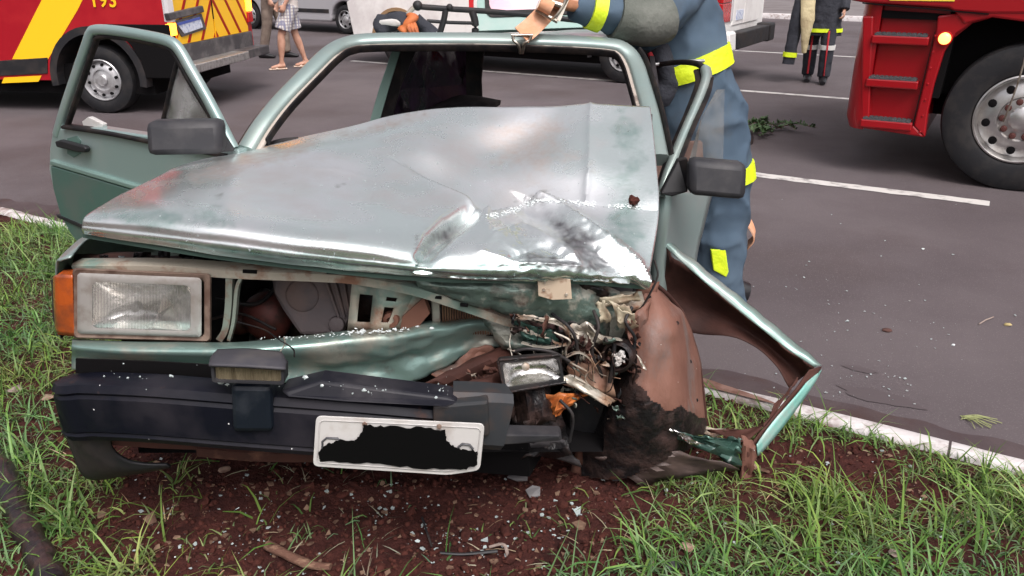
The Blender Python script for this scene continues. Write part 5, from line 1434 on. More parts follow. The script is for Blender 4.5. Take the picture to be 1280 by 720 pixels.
# round smashed lamp
mb = MB(); c0 = P(775, 443, 1.93); mb.lathe([(.040, .02), (.042, -.03), (.034, -.04), (.030, .0), (.012, .02), (.0001, .02)], c0, (.35, .9, -.2), 26); rl = obj('round_lamp_shell', mb, m_soot, car, smooth=40)
mb = MB(); rnd = random.Random(21)
for k in range(26):
    a = rnd.uniform(0, 6.28); r_ = rnd.uniform(0, .017); mb.ball(c0 + V((cos(a) * r_ - .008, -.030 - rnd.uniform(0, .01), sin(a) * r_ * 1.3 + .006)), rnd.uniform(.003, .007), 7, 5, jit=.7, seed=k * 3.3)
obj('broken_reflector', mb, m_shardm if 'm_shardm' in globals() else m_plate, rl, smooth=0)
wire([(768, 430, 1.90), (766, 455, 1.89), (762, 478, 1.89)], .006, m_seal, 'hose')
# bits: nuts, curled slivers
rnd = random.Random(33)
mats_b = [m_soot, m_soot, m_bare, m_rust, m_rust, m_bare, m_green_torn, m_black, m_cross, m_arch]
for k in range(150):
    x = rnd.uniform(560, 800); y = 400 + (x - 640) * .25 + rnd.uniform(-22, 95)
    if x < 640 and not 455 < y < 500: continue
    if 728 < x < 800 and 350 < y < 420: continue
    if 622 < x < 708 and 442 < y < 492: continue
    Y = rnd.uniform(1.86, 1.97); s_ = rnd.uniform(2.5, 9) * (1 if k % 5 else 1.9); a = rnd.uniform(0, 3.14)
    dx, dy = cos(a) * s_, sin(a) * s_
    q = [(x - dx, y - dy, Y), (x + dx, y + dy, Y + rnd.uniform(-.02, .02)), (x + dx + rnd.uniform(1, 6), y + dy + rnd.uniform(2, 6), Y), (x - dx + rnd.uniform(1, 5), y - dy + rnd.uniform(2, 6), Y)]
    crumple('metal_sliver', q, rnd.choice(mats_b), .025, .2, seed=k + 50, nu=4, nv=2, sol=.002, jag=1.6, smooth=20)

for k in range(16):
    x = rnd.uniform(650, 770); y = 400 + (x - 640) * .3; Y = rnd.uniform(1.86, 1.93)
    pts_ = [(x, y, Y)]
    for _ in range(4): pts_.append((pts_[-1][0] + rnd.gauss(4, 10), pts_[-1][1] + rnd.uniform(4, 22), Y + rnd.uniform(-.02, .02)))
    wire(pts_, rnd.choice((.0012, .0016, .003)), rnd.choice((m_seal, m_seal, m_bare, m_soot)))
for pts_ in ([(668, 398, 1.90), (700, 406, 1.89), (712, 420, 1.90), (708, 440, 1.92)], [(736, 404, 1.92), (752, 420, 1.90), (776, 424, 1.91)], [(706, 446, 1.88), (724, 440, 1.87), (740, 452, 1.88), (742, 474, 1.89)], [(652, 428, 1.90), (680, 434, 1.89), (708, 430, 1.89)]):
    cp_ = cr(pts3(pts_), 5); mb = MB(); mb.sweep(cp_, [(.002, -.010), (.002, .010), (-.001, .010), (-.001, -.010)], hint=V((0, -1, .2))); bk = obj('bent_strap', mb, m_bare, car, smooth=40)
    for q_ in (cp_[2], cp_[-3]): mb = MB(); mb.lathe([(.0045, 0), (.0045, .004), (.003, .005), (.0001, .005)], q_ + V((0, -.003, .001)), (0, -1, .3), 6); obj('bolt', mb, m_soot, bk, smooth=0)
for pts_ in ([(690, 392, 1.92), (714, 412, 1.87), (722, 440, 1.88), (716, 470, 1.9)], [(742, 388, 1.93), (748, 410, 1.89), (740, 440, 1.90), (752, 470, 1.91), (748, 500, 1.92)], [(640, 440, 1.86), (660, 436, 1.85), (690, 440, 1.85), (712, 452, 1.86)], [(700, 500, 1.86), (716, 520, 1.85), (712, 552, 1.86)], [(790, 384, 1.95), (782, 402, 1.92), (794, 424, 1.93), (788, 452, 1.93)]):
    wire(pts_, .0045, m_black, 'hose')
# wheel arch pushed forward
def arch_disp(px, py, p):
    return .010 * mnoise.noise(V((px * .015, py * .015, 4))) + .001 * (1 - 2 * abs(mnoise.noise(V((px * .07, py * .035, 2))))) + crease(px, py, [(800, 380), (815, 440), (808, 500)], .006, 9, False) - crease(px, py, [(862, 430), (866, 500)], .008, 5) + crease(px, py, [(835, 430), (822, 480), (830, 540)], -.012, 9, False) + crease(px, py, [(846, 392), (832, 440)], .010, 7)
mb = sheet_px([[(788, 372, 2.12), (802, 358, 2.08), (814, 354, 2.08), (821, 360, 2.2)],
               [(768, 420, 2.08), (798, 405, 1.99), (834, 396, 1.99), (856, 398, 2.2)],
               [(752, 470, 2.06), (795, 460, 1.94), (843, 450, 1.955), (876, 455, 2.2)],
               [(728, 530, 2.04), (785, 520, 1.91), (850, 512, 1.94), (881, 512, 2.2)],
               [(712, 594, 2.04), (780, 596, 1.95), (842, 570, 1.96), (883, 548, 2.2)]], 10, 10, arch_disp)
arch = obj('wheel_arch_liner', mb, m_arch, car, smooth=60, sol=.005)
ab_ = BVHTree.FromPolygons([v.co + ORG['wheel_arch_liner'] for v in arch.data.vertices], [tuple(p.vertices) for p in arch.data.polygons])
def on_arch(px, py, off=.003):
    r = ray(px, py).normalized(); h = ab_.ray_cast(V((0, 0, CAM_H)), r)
    if h[0] is None: return None
    n = h[1] if h[1].dot(r) < 0 else -h[1]
    return h[0] + n * off
def patch_on(fn, outline, name, m, par, off=.003, step=5, jit=.35):
    """a thin coat lying on a surface, cut to a ragged outline in pixels"""
    from mathutils.geometry import intersect_point_tri_2d
    def inside(x, y):
        c = False; n = len(outline)
        for i in range(n):
            x1, y1 = outline[i]; x2, y2 = outline[(i + 1) % n]
            if (y1 > y) != (y2 > y) and x < (x2 - x1) * (y - y1) / (y2 - y1) + x1: c = not c
        return c
    xs_ = [p[0] for p in outline]; ys_ = [p[1] for p in outline]
    x0, x1, y0, y1 = min(xs_), max(xs_), min(ys_), max(ys_)
    nx, ny = int((x1 - x0) / step) + 1, int((y1 - y0) / step) + 1
    idx = {}; mb = MB(); vs = []; fs = []
    for i in range(ny + 1):
        for j in range(nx + 1):
            x, y = x0 + j * step, y0 + i * step
            wx = 10 * mnoise.noise(V((x * .05, y * .05, 1))); wy = 10 * mnoise.noise(V((x * .05, y * .05, 8)))
            if inside(x + wx, y + wy):
                p = fn(x, y, off)
                if p is not None: idx[(i, j)] = len(vs); vs.append(p)
    for (i, j) in list(idx):
        if all(k in idx for k in ((i + 1, j), (i, j + 1), (i + 1, j + 1))):
            q = [idx[(i, j)], idx[(i, j + 1)], idx[(i + 1, j + 1)], idx[(i + 1, j)]]
            if max((vs[a] - vs[b]).length for a in q for b in q) < .06: fs.append(tuple(q))
    mb.add(vs, fs); return obj(name, mb, m, par, smooth=60)
patch_on(on_arch, [(740, 440), (786, 440), (800, 480), (812, 500), (850, 512), (884, 520), (884, 602), (728, 602)], 'oil_coat', m_soot, arch, .006, 2)
patch_on(on_arch, [(772, 400), (800, 440), (792, 480), (805, 510), (740, 520), (740, 470)], 'oil_coat', m_soot, arch, .006, 2)
# rolled edge and clips of the arch
mb = MB(); mb.tube(cr(pts3([(816, 352, 2.09), (838, 372, 2.12), (857, 400, 2.19), (873, 455, 2.19), (881, 512, 2.19), (882, 545, 2.19)]), 5), .006, 8); obj('rolled_edge', mb, m_rust, arch, smooth=60)
for x_, y_ in ((846, 404), (862, 452), (870, 500), (812, 372), (800, 430)):
    p_ = on_arch(x_, y_, .001)
    if p_ is not None: mb = MB(); mb.lathe([(.006, 0), (.005, .004), (.0001, .004)], p_, (0, -1, .2), 8); obj('clip', mb, m_soot, arch, smooth=0)
# torn outer fender
fn_top = [(820, 289, 2.56), (848, 311, 2.51), (882, 338, 2.46), (920, 368, 2.41), (960, 401, 2.36), (1000, 434, 2.31), (1027, 457, 2.27)]
fn_low = [(820, 297, 2.53), (846, 322, 2.47), (876, 349, 2.42), (912, 379, 2.37), (950, 410, 2.32), (986, 438, 2.28), (1018, 459, 2.25)]
mb = sheet_px([fn_top, [((a[0] + b[0]) / 2 + 1, (a[1] + b[1]) / 2 - 1, (a[2] + b[2]) / 2 - .01) for a, b in zip(fn_top, fn_low)], fn_low], 7, 4, lambda px, py, p: .005 * mnoise.noise(V((px * .05, py * .05, 0))))
tf = obj('torn_fender', mb, mat('pale green fender paint', (.22, .33, .30), .35, .45, c2=(.27, .33, .31), ns=7, r2=.5, coat=.3), car, smooth=60, sol=.003)
inner_low = [(812, 400, 2.50), (840, 410, 2.46), (872, 417, 2.42), (910, 421, 2.37), (946, 434, 2.33), (968, 455, 2.30), (988, 484, 2.26)]
inner_mid = [((a[0] + b[0]) / 2, (a[1] + b[1]) / 2, (a[2] + b[2]) / 2 + .05) for a, b in zip(fn_low, inner_low)]
mb = sheet_px([fn_low, inner_mid, inner_low], 7, 7, lambda px, py, p: .008 * mnoise.noise(V((px * .03, py * .03, 6))) + crease(px, py, [(824, 380), (850, 300)], .02, 6))
obj('fender_inside', mb, m_rust, tf, smooth=60, sol=.003)
mb = sheet_px([[(1027, 458, 2.27), (1015, 478, 2.22), (985, 520, 2.14), (955, 560, 2.07), (944, 575, 2.04), (932, 600, 2.03)],
               [(1012, 462, 2.235), (996, 484, 2.19), (968, 518, 2.12), (944, 548, 2.06), (934, 566, 2.03), (926, 600, 2.03)]], 6, 5, lambda px, py, p: .004 * mnoise.noise(V((px * .06, py * .06, 0))))
obj('fender_flap', mb, m_rust, tf, smooth=60, sol=.004)
mb = sheet_px([[(1027, 462, 2.262), (1016, 482, 2.212), (986, 524, 2.132), (957, 560, 2.062), (947, 570, 2.035)],
               [(1008, 478, 2.20), (992, 498, 2.15), (968, 525, 2.10), (953, 545, 2.06), (946, 556, 2.03)]], 6, 3)
obj('fender_flap', mb, mat('bright teal fender edge', (.20, .46, .40), .4, .2, c2=(.3, .42, .38), ns=14), tf, smooth=60, sol=.003)
crumple('fender_tip', [(928, 545, 2.04), (946, 556, 2.035), (941, 600, 2.02), (924, 606, 2.02)], m_arch, .02, .08, 91)
# dark fold joining the flap to the arch
crumple('fender_inside', [(968, 505, 2.14), (1000, 470, 2.24), (985, 490, 2.18), (945, 555, 2.05)], m_rust, .01, .05, 92)
crumple('torn_sill', [(880, 537, 2.16), (940, 540, 2.12), (975, 520, 2.13), (925, 556, 2.06)], m_rust, .03, .06, 93)
crumple('torn_sill', [(880, 534, 2.18), (938, 540, 2.14), (930, 548, 2.12), (880, 544, 2.16)], m_cross, .01, .05, 94)
crumple('crushed_wing_tip', [(830, 540, 1.93), (900, 548, 1.98), (928, 548, 2.03), (925, 584, 2.0)], mat('dark green crushed paint', (.05, .105, .085), .3, .4, c2=(.36, .42, .40), ns=20, lo=.6, hi=.66), .05, .08, 95, nu=12, nv=7)
crumple('crushed_wing_tip', [(828, 534, 1.92), (846, 538, 1.93), (880, 556, 1.96), (862, 556, 1.94)], m_chrome, .03, .12, 96)
crumple('lower_arch_edge', [(745, 570, 1.96), (850, 566, 1.94), (925, 585, 1.99), (800, 606, 1.98)], mat('mud grey plastic', (.09, .06, .052), .6, 0, c2=(.045, .03, .028), ns=8), .04, .04, 97, nu=12, nv=6)
# front tyres
def tyre_at(c0, R=.28, w=.17, yaw=0, name='front_wheel'):
    ax = V((cos(yaw), -sin(yaw), 0)); wheel(car, c0, ax, R, w, .17, m_tyre, m_steel, holes=8, hole_r=.015, hub_r=.04, n=40, name=name)
tyre_at(C(-.60, .66, Z_V + .27)); tyre_at(C(.56, .66, Z_V + .26), yaw=radians(8))
tyre_at(C(-.62, 3.0, .28)); tyre_at(C(.56, 3.0, .28))

# --- cabin, doors, roof
hx = cr(pts3([(308, 190, 2.60), (328, 158, 2.68), (352, 128, 2.78), (385, 94, 2.90), (412, 68, 3.02), (432, 57, 3.10), (462, 52, 3.15), (540, 51, 3.18), (620, 51.5, 3.19), (700, 54, 3.18), (760, 58, 3.15), (780, 64, 3.13), (793, 80, 3.08), (803, 110, 2.95), (814, 150, 2.78), (824, 200, 2.60)]), 6)
mb = MB(); mb.sweep(hx, [(-.040, .030), (-.040, -.018), (-.026, -.030), (.030, -.030), (.036, .0), (.030, .018), (.010, .034)])
mb2 = MB()
def frame_sweep(path, w, d, hintdir=None):
    """flat bar following the windscreen opening: w across in the screen plane, d deep"""
    mb = MB(); m = len(path); rings = []
    nrm = (V(path[len(path) // 2]) - V(path[0])).cross(V(path[-1]) - V(path[0])).normalized()
    for i, p in enumerate(path):
        t = (path[min(i + 1, m - 1)] - path[max(i - 1, 0)]).normalized(); s_ = t.cross(nrm).normalized()
        r = []
        for k in range(12):
            a = 2 * pi * k / 12; ca, sa = cos(a), sin(a)
            ca = math.copysign(abs(ca) ** .6, ca); sa = math.copysign(abs(sa) ** .6, sa)
            r.append(p + s_ * (ca * w / 2) + nrm * (sa * d / 2))
        rings.append(r)
    mb.ring_tube(rings); return mb
wf = obj('windscreen_frame', frame_sweep(hx, .062, .05), m_paint, car, smooth=50)
def offset_in(path, k, dy=0):
    c0 = sum(path, V((0, 0, 0))) / len(path); m = len(path); out = []
    nrm = (V(path[m // 2]) - V(path[0])).cross(V(path[-1]) - V(path[0])).normalized()
    for i, p in enumerate(path):
        t = (path[min(i + 1, m - 1)] - path[max(i - 1, 0)]).normalized(); s_ = t.cross(nrm).normalized()
        if s_.dot(c0 - p) < 0: s_ = -s_
        out.append(p + s_ * k)
    return out
obj('inner_flange', frame_sweep(offset_in(hx, .034), .020, .016), mat('tan glue flange', (.36, .31, .27), .6, 0, c2=(.10, .07, .06), ns=9, lo=.5, hi=.6), wf, smooth=50)
obj('screen_seal', frame_sweep(offset_in(hx, .046)[3:-2], .008, .03), m_seal, wf, smooth=50)
obj('drip_seal', frame_sweep([p for p in offset_in(hx, -.034)][:34], .008, .03), m_seal, wf, smooth=50)
obj('drip_seal', frame_sweep([p for p in offset_in(hx, -.036)][-22:], .012, .06), m_seal, wf, smooth=50)
# roof, sagging to the left rear
mb = sheet_px([[(440, 50, 3.14), (520, 46, 3.2), (600, 45, 3.22), (700, 47, 3.21), (785, 56, 3.16)],
               [(480, 60, 3.7), (540, 56, 3.7), (600, 49, 3.7), (700, 40, 3.7), (784, 44, 3.7)],
               [(540, 66, 4.5), (590, 60, 4.5), (640, 50, 4.5), (710, 38, 4.5), (778, 36, 4.5)]], 8, 8, lambda px, py, p: .006 * mnoise.noise(p * 4))
obj('roof', mb, m_paint, car, smooth=60, sol=.012, solo=-1)
# raised tailgate
g0, g1, g2, g3 = P(598, 42, 4.55), P(778, 36, 4.55), P(770, -120, 4.95), P(592, -110, 4.95)
def tg(u, v, k=0):
    n = (g1 - g0).cross(g3 - g0).normalized()
    if n.y > 0: n = -n
    return (g0 * (1 - u) + g1 * u) * (1 - v) + (g3 * (1 - u) + g2 * u) * v + n * k
mb = MB()
for (u0, u1, v0, v1) in ((0, 1, 0, .13), (0, .07, .13, .87), (.93, 1, .13, .87), (0, 1, .87, 1)):
    mb.hexa([tg(u0, v0), tg(u1, v0), tg(u1, v0, .03), tg(u0, v0, .03), tg(u0, v1), tg(u1, v1), tg(u1, v1, .03), tg(u0, v1, .03)])
m_roofp = mat('dull green roof paint', (.20, .30, .275), .5, .15, c2=(.25, .32, .30), ns=4, spec=.3)
tgo = obj('tailgate', mb, m_roofp, car, smooth=0)
def rrt(u0, u1, v0, v1, ru, rv, k):
    out = []
    for (cu, cv, a0) in ((u1 - ru, v0 + rv, -90), (u1 - ru, v1 - rv, 0), (u0 + ru, v1 - rv, 90), (u0 + ru, v0 + rv, 180)):
        for i in range(5):
            t_ = radians(a0 + 22.5 * i); out.append(tg(cu + ru * cos(t_), cv + rv * sin(t_), k))
    return out
mb = MB(); mb.ring_tube([rrt(.055, .945, .10, .9, .05, .08, .028), rrt(.055, .945, .10, .9, .05, .08, .037), rrt(.085, .915, .15, .86, .04, .06, .037), rrt(.085, .915, .15, .86, .04, .06, .028)], cap=False); obj('window_seal', mb, m_seal, tgo, smooth=30)
mb = MB(); mb.prism(rrt(.07, .93, .12, .88, .04, .06, .012), tg(0, 0, .012) - tg(0, 0, 0)); obj('rear_glass', mb, m_pink, tgo, smooth=0)
mb = MB(); mb.prism([P(586, -6, 4.55), P(592, -6, 4.55), P(592, 12, 4.55), P(586, 12, 4.55)], (0, .04, 0)); obj('reflector_strip', mb, m_lampred, tgo, smooth=0)
# floor, rear sides, sill, parcel shelf, seats
mb = MB(); mb.add([C(-.7, 1.0, .32), C(.56, 1.0, .32), C(.56, 3.75, .34), C(-.7, 3.75, .34)], [(0, 1, 2, 3)]); obj('floor_pan', mb, m_dark, car, smooth=0, sol=.03)
for s_, x in ((-1, -.72), (1, .58)):
    mb = MB()
    pr_ = [(2.35, .28), (2.72, .28)] + [(3.0 + .31 * cos(radians(a)), .30 + .31 * sin(radians(a))) for a in range(180, -1, -20)] + [(3.75, .34), (3.8, .6), (3.72, .84), (2.35, .86)]
    mb.prism([C(x, a, z) for a, z in pr_], CR * (-s_ * .04)); obj('rear_quarter_panel', mb, m_door_paint, car, smooth=0, bev=.01)
    mb = MB(); mb.prism([C(x, 1.0, .24), C(x, 2.4, .24), C(x, 2.4, .34), C(x, 1.0, .36)], CR * (-s_ * .1)); obj('sill', mb, m_door_paint, car, smooth=0, bev=.01)
mb = MB(); mb.prism([C(-.7, 3.74, .36), C(.56, 3.74, .36), C(.56, 3.74, .60), C(-.7, 3.74, .60)], CA * .06); obj('rear_panel', mb, m_door_paint, car, smooth=0, bev=.01)
# B pillar, tinted rear side window, rear pillar (far left side seen through the screen opening)
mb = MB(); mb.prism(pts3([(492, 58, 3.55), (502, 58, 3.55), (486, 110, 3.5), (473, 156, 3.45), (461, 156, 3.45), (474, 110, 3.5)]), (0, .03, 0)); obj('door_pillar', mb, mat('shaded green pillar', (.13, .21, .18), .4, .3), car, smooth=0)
mb = MB(); mb.prism(pts3([(502, 58, 3.57), (522, 58, 3.6), (500, 110, 3.55), (488, 156, 3.5), (473, 156, 3.47), (486, 110, 3.52)]), (0, .03, 0)); obj('pillar_seal', mb, m_seal, car, smooth=0)
mb = MB(); mb.grid([pts3([(505, 56, 3.62), (540, 56, 3.95), (582, 56, 4.35)]), pts3([(492, 110, 3.58), (535, 110, 3.92), (582, 105, 4.3)]), pts3([(480, 160, 3.52), (530, 158, 3.85), (585, 155, 4.2)])]); obj('tinted_side_window', mb, m_tint, car, smooth=0, sol=.004)
mb = MB(); mb.prism(pts3([(574, 56, 4.36), (606, 56, 4.36), (602, 100, 4.34), (604, 150, 4.30), (568, 150, 4.30), (572, 100, 4.34)]), (0, .05, 0)); obj('rear_pillar', mb, m_seal, car, smooth=0, bev=.01)
mb = MB(); mb.grid(surf([pts3([(470, 160, 3.6), (520, 145, 3.7), (566, 124, 3.8), (590, 122, 3.8), (626, 128, 3.8)]), pts3([(470, 170, 3.5), (520, 156, 3.55), (570, 136, 3.6), (600, 131, 3.6), (620, 133, 3.6)]), pts3([(470, 190, 3.4), (520, 180, 3.45), (570, 160, 3.5), (600, 150, 3.5), (612, 150, 3.5)])], 6, 5))
obj('parcel_shelf', mb, m_int, car, smooth=60, sol=.02)
for x in (-.35, .28):
    mb = MB(); mb.loft([C(x, 2.0, .40), C(x, 2.05, .6), C(x, 2.12, .78)], [(.24, .07), (.23, .07), (.19, .05)], 14, hint=CA, pw=.6); mb.loft([C(x, 1.55, .42), C(x, 2.0, .42)], [(.23, .07), (.24, .08)], 14, pw=.6)
    obj('seat', mb, m_seat if x > 0 else m_int, car, smooth=60)
mb = sheet_px([[(300, 200, 2.66), (420, 178, 2.72), (560, 158, 2.74), (700, 150, 2.72), (815, 152, 2.66)], [(300, 215, 2.9), (420, 200, 2.95), (560, 180, 2.98), (700, 175, 2.95), (815, 175, 2.9)]], 6, 4)
obj('dashboard', mb, m_int, car, smooth=60, sol=.05)
wire([(330, 182, 2.70), (352, 176, 2.70), (372, 174, 2.69)], .008, m_black, 'wiper')

# left door, wide open
dH = C(-.735, 1.02, 0); 
q = P(297, 187, 2.56); dH = V((q.x, q.y, 0)); q = P(63, 190, 3.06); dF = V((q.x, q.y, 0))
dU = (dF - dH).normalized(); dN = dU.cross(V((0, 0, 1))); 
if dN.y > 0: dN = -dN
door = None
def dp(px, py, off=0.0): return onplane(px, py, dH + dN * off, dN)
outline = [(66, 160), (62, 185), (61, 212), (66, 235), (75, 268), (88, 292), (112, 322), (200, 345), (300, 330), (297, 187), (200, 172), (120, 160)]
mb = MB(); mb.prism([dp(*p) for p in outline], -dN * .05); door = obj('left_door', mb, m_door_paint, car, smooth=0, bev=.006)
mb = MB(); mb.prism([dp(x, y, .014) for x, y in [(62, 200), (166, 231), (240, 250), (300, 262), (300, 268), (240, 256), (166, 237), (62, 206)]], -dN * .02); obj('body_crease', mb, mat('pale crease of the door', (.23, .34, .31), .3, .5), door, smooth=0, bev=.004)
mb = MB(); mb.prism([dp(x, y, .010) for x, y in [(63, 207), (166, 238), (300, 269), (300, 330), (200, 345), (112, 322), (88, 292), (75, 268), (66, 235)]], -dN * .02); obj('lower_door_skin', mb, mat('shade darkened lower door paint', (.075, .14, .12), .4, .3, c2=(.10, .14, .125), ns=6), door, smooth=0, bev=.004)  # door paint copy, darkened to stand for the dark ground it mirrors
mb = MB(); mb.prism([dp(x, y, .016) for x, y in [(70, 268), (108, 284), (108, 288), (72, 272)]], -dN * .01); obj('side_moulding', mb, m_black, door, smooth=0)
def dsweep(pts, w, d, off=0):
    path = cr([dp(x, y, off) for x, y in pts], 5); m = len(path); rings = []
    for i, p in enumerate(path):
        t = (path[min(i + 1, m - 1)] - path[max(i - 1, 0)]).normalized(); s_ = t.cross(dN).normalized(); r = []
        for k in range(12):
            a = 2 * pi * k / 12; ca, sa = cos(a), sin(a); ca = math.copysign(abs(ca) ** .6, ca); sa = math.copysign(abs(sa) ** .6, sa)
            r.append(p + s_ * (ca * w / 2) + dN * (sa * d / 2))
        rings.append(r)
    mb = MB(); mb.ring_tube(rings); return mb
fr = obj('window_frame', dsweep([(72, 168), (80, 140), (92, 104), (108, 58), (114, 42), (122, 37), (150, 39), (190, 46), (212, 52), (224, 62), (238, 86), (262, 128), (292, 186)], .034, .03, -.01), m_door_paint, door, smooth=50)
obj('frame_seal', dsweep([(84, 158), (100, 112), (118, 58), (124, 47), (150, 47), (190, 54), (210, 60), (220, 70), (240, 106), (268, 152), (284, 182)], .016, .02, -.012), m_seal, fr, smooth=50)
obj('frame_seal', dsweep([(84, 158), (140, 166), (200, 178), (288, 194)], .016, .05, -.01), m_seal, fr, smooth=50)
obj('quarter_bar', dsweep([(224, 70), (214, 110), (203, 158)], .012, .02, -.015), m_seal, fr, smooth=50)
mb = MB(); mb.prism([dp(x, y, -.016) for x, y in [(225, 72), (244, 108), (284, 182), (203, 170), (205, 150), (214, 110)]], -dN * .003); obj('quarter_glass', mb, m_qglass, door, smooth=0)
mb = MB(); mb.prism([dp(x, y, -.03) for x, y in [(102, 152), (110, 146), (128, 155), (128, 162), (104, 158)]], -dN * .02); obj('lock_bracket', mb, m_plate, door, smooth=0, bev=.003)
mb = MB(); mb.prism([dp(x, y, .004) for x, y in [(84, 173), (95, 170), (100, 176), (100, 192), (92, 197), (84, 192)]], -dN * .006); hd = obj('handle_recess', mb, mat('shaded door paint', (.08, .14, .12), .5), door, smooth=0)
mb = MB(); mb.prism([dp(x, y, .03) for x, y in [(68, 177), (74, 175), (104, 183), (107, 186), (106, 191), (98, 191), (70, 184)]], -dN * .022); obj('door_handle', mb, m_black, door, smooth=0, bev=.005)
mb = MB(); mb.boxe(P(234, 170.5, 2.42), V((.107, .01, 0)), V((0, .035, 0)), V((0, .012, .048)))
mr = obj('wing_mirror', mb, m_mirror, door, smooth=40, bev=.02)
mb = MB(); mb.prism(pts3([(258, 152, 2.45), (270, 158, 2.50), (292, 190, 2.55), (264, 192, 2.45)]), (0, .03, 0)); obj('mirror_foot', mb, m_mirror, mr, smooth=0, bev=.006)

# right door, frame bent outwards
def wsweep(path, w, d, hint):
    path = cr(path, 5); m = len(path); rings = []
    for i, p in enumerate(path):
        t = (path[min(i + 1, m - 1)] - path[max(i - 1, 0)]).normalized(); s_ = t.cross(hint).normalized(); u_ = s_.cross(t); r = []
        for k in range(12):
            a = 2 * pi * k / 12; ca, sa = cos(a), sin(a); ca = math.copysign(abs(ca) ** .6, ca); sa = math.copysign(abs(sa) ** .6, sa)
            r.append(p + s_ * (ca * w / 2) + u_ * (sa * d / 2))
        rings.append(r)
    mb = MB(); mb.ring_tube(rings); return mb
mb = MB(); mb.grid(surf([pts3([(829, 238, 2.50), (852, 236, 2.62), (884, 234, 2.80)]), pts3([(824, 275, 2.49), (848, 280, 2.60), (872, 282, 2.74)]), pts3([(820, 318, 2.50), (842, 330, 2.60), (862, 330, 2.70)]), pts3([(818, 420, 2.52), (842, 430, 2.62), (856, 430, 2.70)])], 5, 5))
rd = obj('right_door', mb, m_door_paint, car, smooth=60, sol=.05)
rf = obj('window_frame', wsweep(pts3([(826, 248, 2.50), (838, 212, 2.56), (856, 168, 2.68), (874, 126, 2.80), (883, 100, 2.88), (882, 86, 2.94)]), .036, .03, V((0, 1, .3))), m_paint, rd, smooth=50)
obj('window_frame', wsweep(pts3([(883, 90, 2.92), (872, 80, 3.0), (845, 78, 3.2), (802, 84, 3.6)]), .020, .02, V((0, 0, 1))), m_seal, rd, smooth=50)
obj('frame_seal', wsweep(pts3([(818, 252, 2.52), (830, 214, 2.58), (848, 170, 2.70), (866, 126, 2.82), (874, 102, 2.90), (872, 88, 2.98)]), .012, .03, V((0, 1, .3))), m_seal, rf, smooth=50)
obj('frame_seal', wsweep(pts3([(833, 240, 2.49), (848, 205, 2.56), (866, 160, 2.68), (884, 120, 2.80), (889, 98, 2.88)]), .008, .02, V((0, 1, .3))), m_seal, rf, smooth=50)
mb = MB(); mb.prism(pts3([(862, 198, 2.78), (876, 148, 2.86), (896, 112, 2.92), (905, 112, 2.94), (903, 210, 2.84), (866, 216, 2.78)]), (0.003, .003, 0)); obj('door_glass', mb, m_dglass, rd, smooth=0)
mb = MB(); mb.prism(pts3([(826, 242, 2.46), (848, 200, 2.50), (860, 198, 2.46), (860, 240, 2.46), (840, 246, 2.46)]), (0, .03, 0)); mr2 = obj('mirror_foot', mb, m_black, rd, smooth=0, bev=.004)
mb = MB(); mb.boxe(P(895, 222, 2.40), V((.084, -.006, -.006)), V((0, .035, 0)), V((0, .012, .052))); obj('wing_mirror', mb, m_mirror, rd, smooth=40, bev=.02)
mb = MB(); mb.prism(pts3([(812, 182, 3.0), (878, 178, 3.1), (882, 240, 3.0), (818, 240, 2.9)]), (0, .04, 0)); obj('door_trim', mb, m_seat, rd, smooth=0)
# dark pillar and belt between screen frame and fireman
mb = MB(); mb.prism(pts3([(803, 62, 3.45), (822, 70, 3.45), (836, 186, 3.35), (812, 186, 3.35)]), (0, .05, 0)); obj('door_pillar', mb, m_seal, car, smooth=0)
mb = MB(); mb.prism(pts3([(812, 70, 3.35), (818, 70, 3.35), (836, 184, 3.25), (829, 184, 3.25)]), (0, .005, 0)); obj('seat_belt', mb, m_int, car, smooth=0)

# roof rack
rack = thing('roof_rack', P(600, 45, 3.9), 'black tubular roof rack standing loose on the crushed roof', 'roof rack')
def bar(pts, r, name='rack_bar', m=m_black):
    mb = MB(); mb.tube(cr(pts3(pts), 4), r, 10); return obj(name, mb, m, rack, smooth=60)
bar([(519, 8, 3.8), (560, 11, 3.85), (620, 15, 3.95), (690, 22, 4.05), (760, 30, 4.1)], .013)
bar([(520, 7, 3.8), (511, 16, 3.8), (504, 26, 3.8)], .011, 'rack_leg', m_bare)
bar([(557, 12, 3.84), (555, 24, 3.84), (549, 44, 3.84)], .014, 'rack_leg')
bar([(590, 14, 3.9), (594, 28, 3.9), (594, 44, 3.9)], .017, 'rack_leg')
bar([(534, 26, 3.82), (560, 28, 3.85), (594, 29, 3.9)], .008)
for a_, r_ in ((P(522, 7, 3.8), .022), (P(562, 9, 3.84), .015)): mb = MB(); mb.ball(a_, r_, 12, 8); obj('end_cap', mb, m_black, rack, smooth=60)
mb = MB(); mb.loft(cr(pts3([(470, 36, 3.45), (484, 30, 3.45), (500, 26, 3.45), (508, 32, 3.45)]), 5), [(.05, .025), (.06, .035), (.06, .04), (.055, .045), (.055, .04)] + [(.05, .035)] * 11, 14, fold=.35)
b1 = obj('cloth_bundle', mb, m_suitdark, smooth=60); tag(b1, 'dark cloth bundle with a pale patch on the roof edge', 'bundle')
mb = MB(); mb.ball(P(490, 28, 3.36), (.045, .004, .014), 10, 6, jit=.5); obj('pale_patch', mb, m_plate, b1, smooth=60)
mb = MB(); mb.loft(cr(pts3([(503, 40, 3.42), (508, 32, 3.42), (514, 24, 3.42), (516, 20, 3.43)]), 5), [(.03, .03), (.035, .03), (.033, .03), (.03, .025)] + [(.028, .02)] * 12, 12, fold=.4)
for k in range(3): mb.tube(pts3([(510 + k * 3, 26, 3.42), (512 + k * 4, 36, 3.38), (514 + k * 4, 43, 3.38)]), .010, 8)
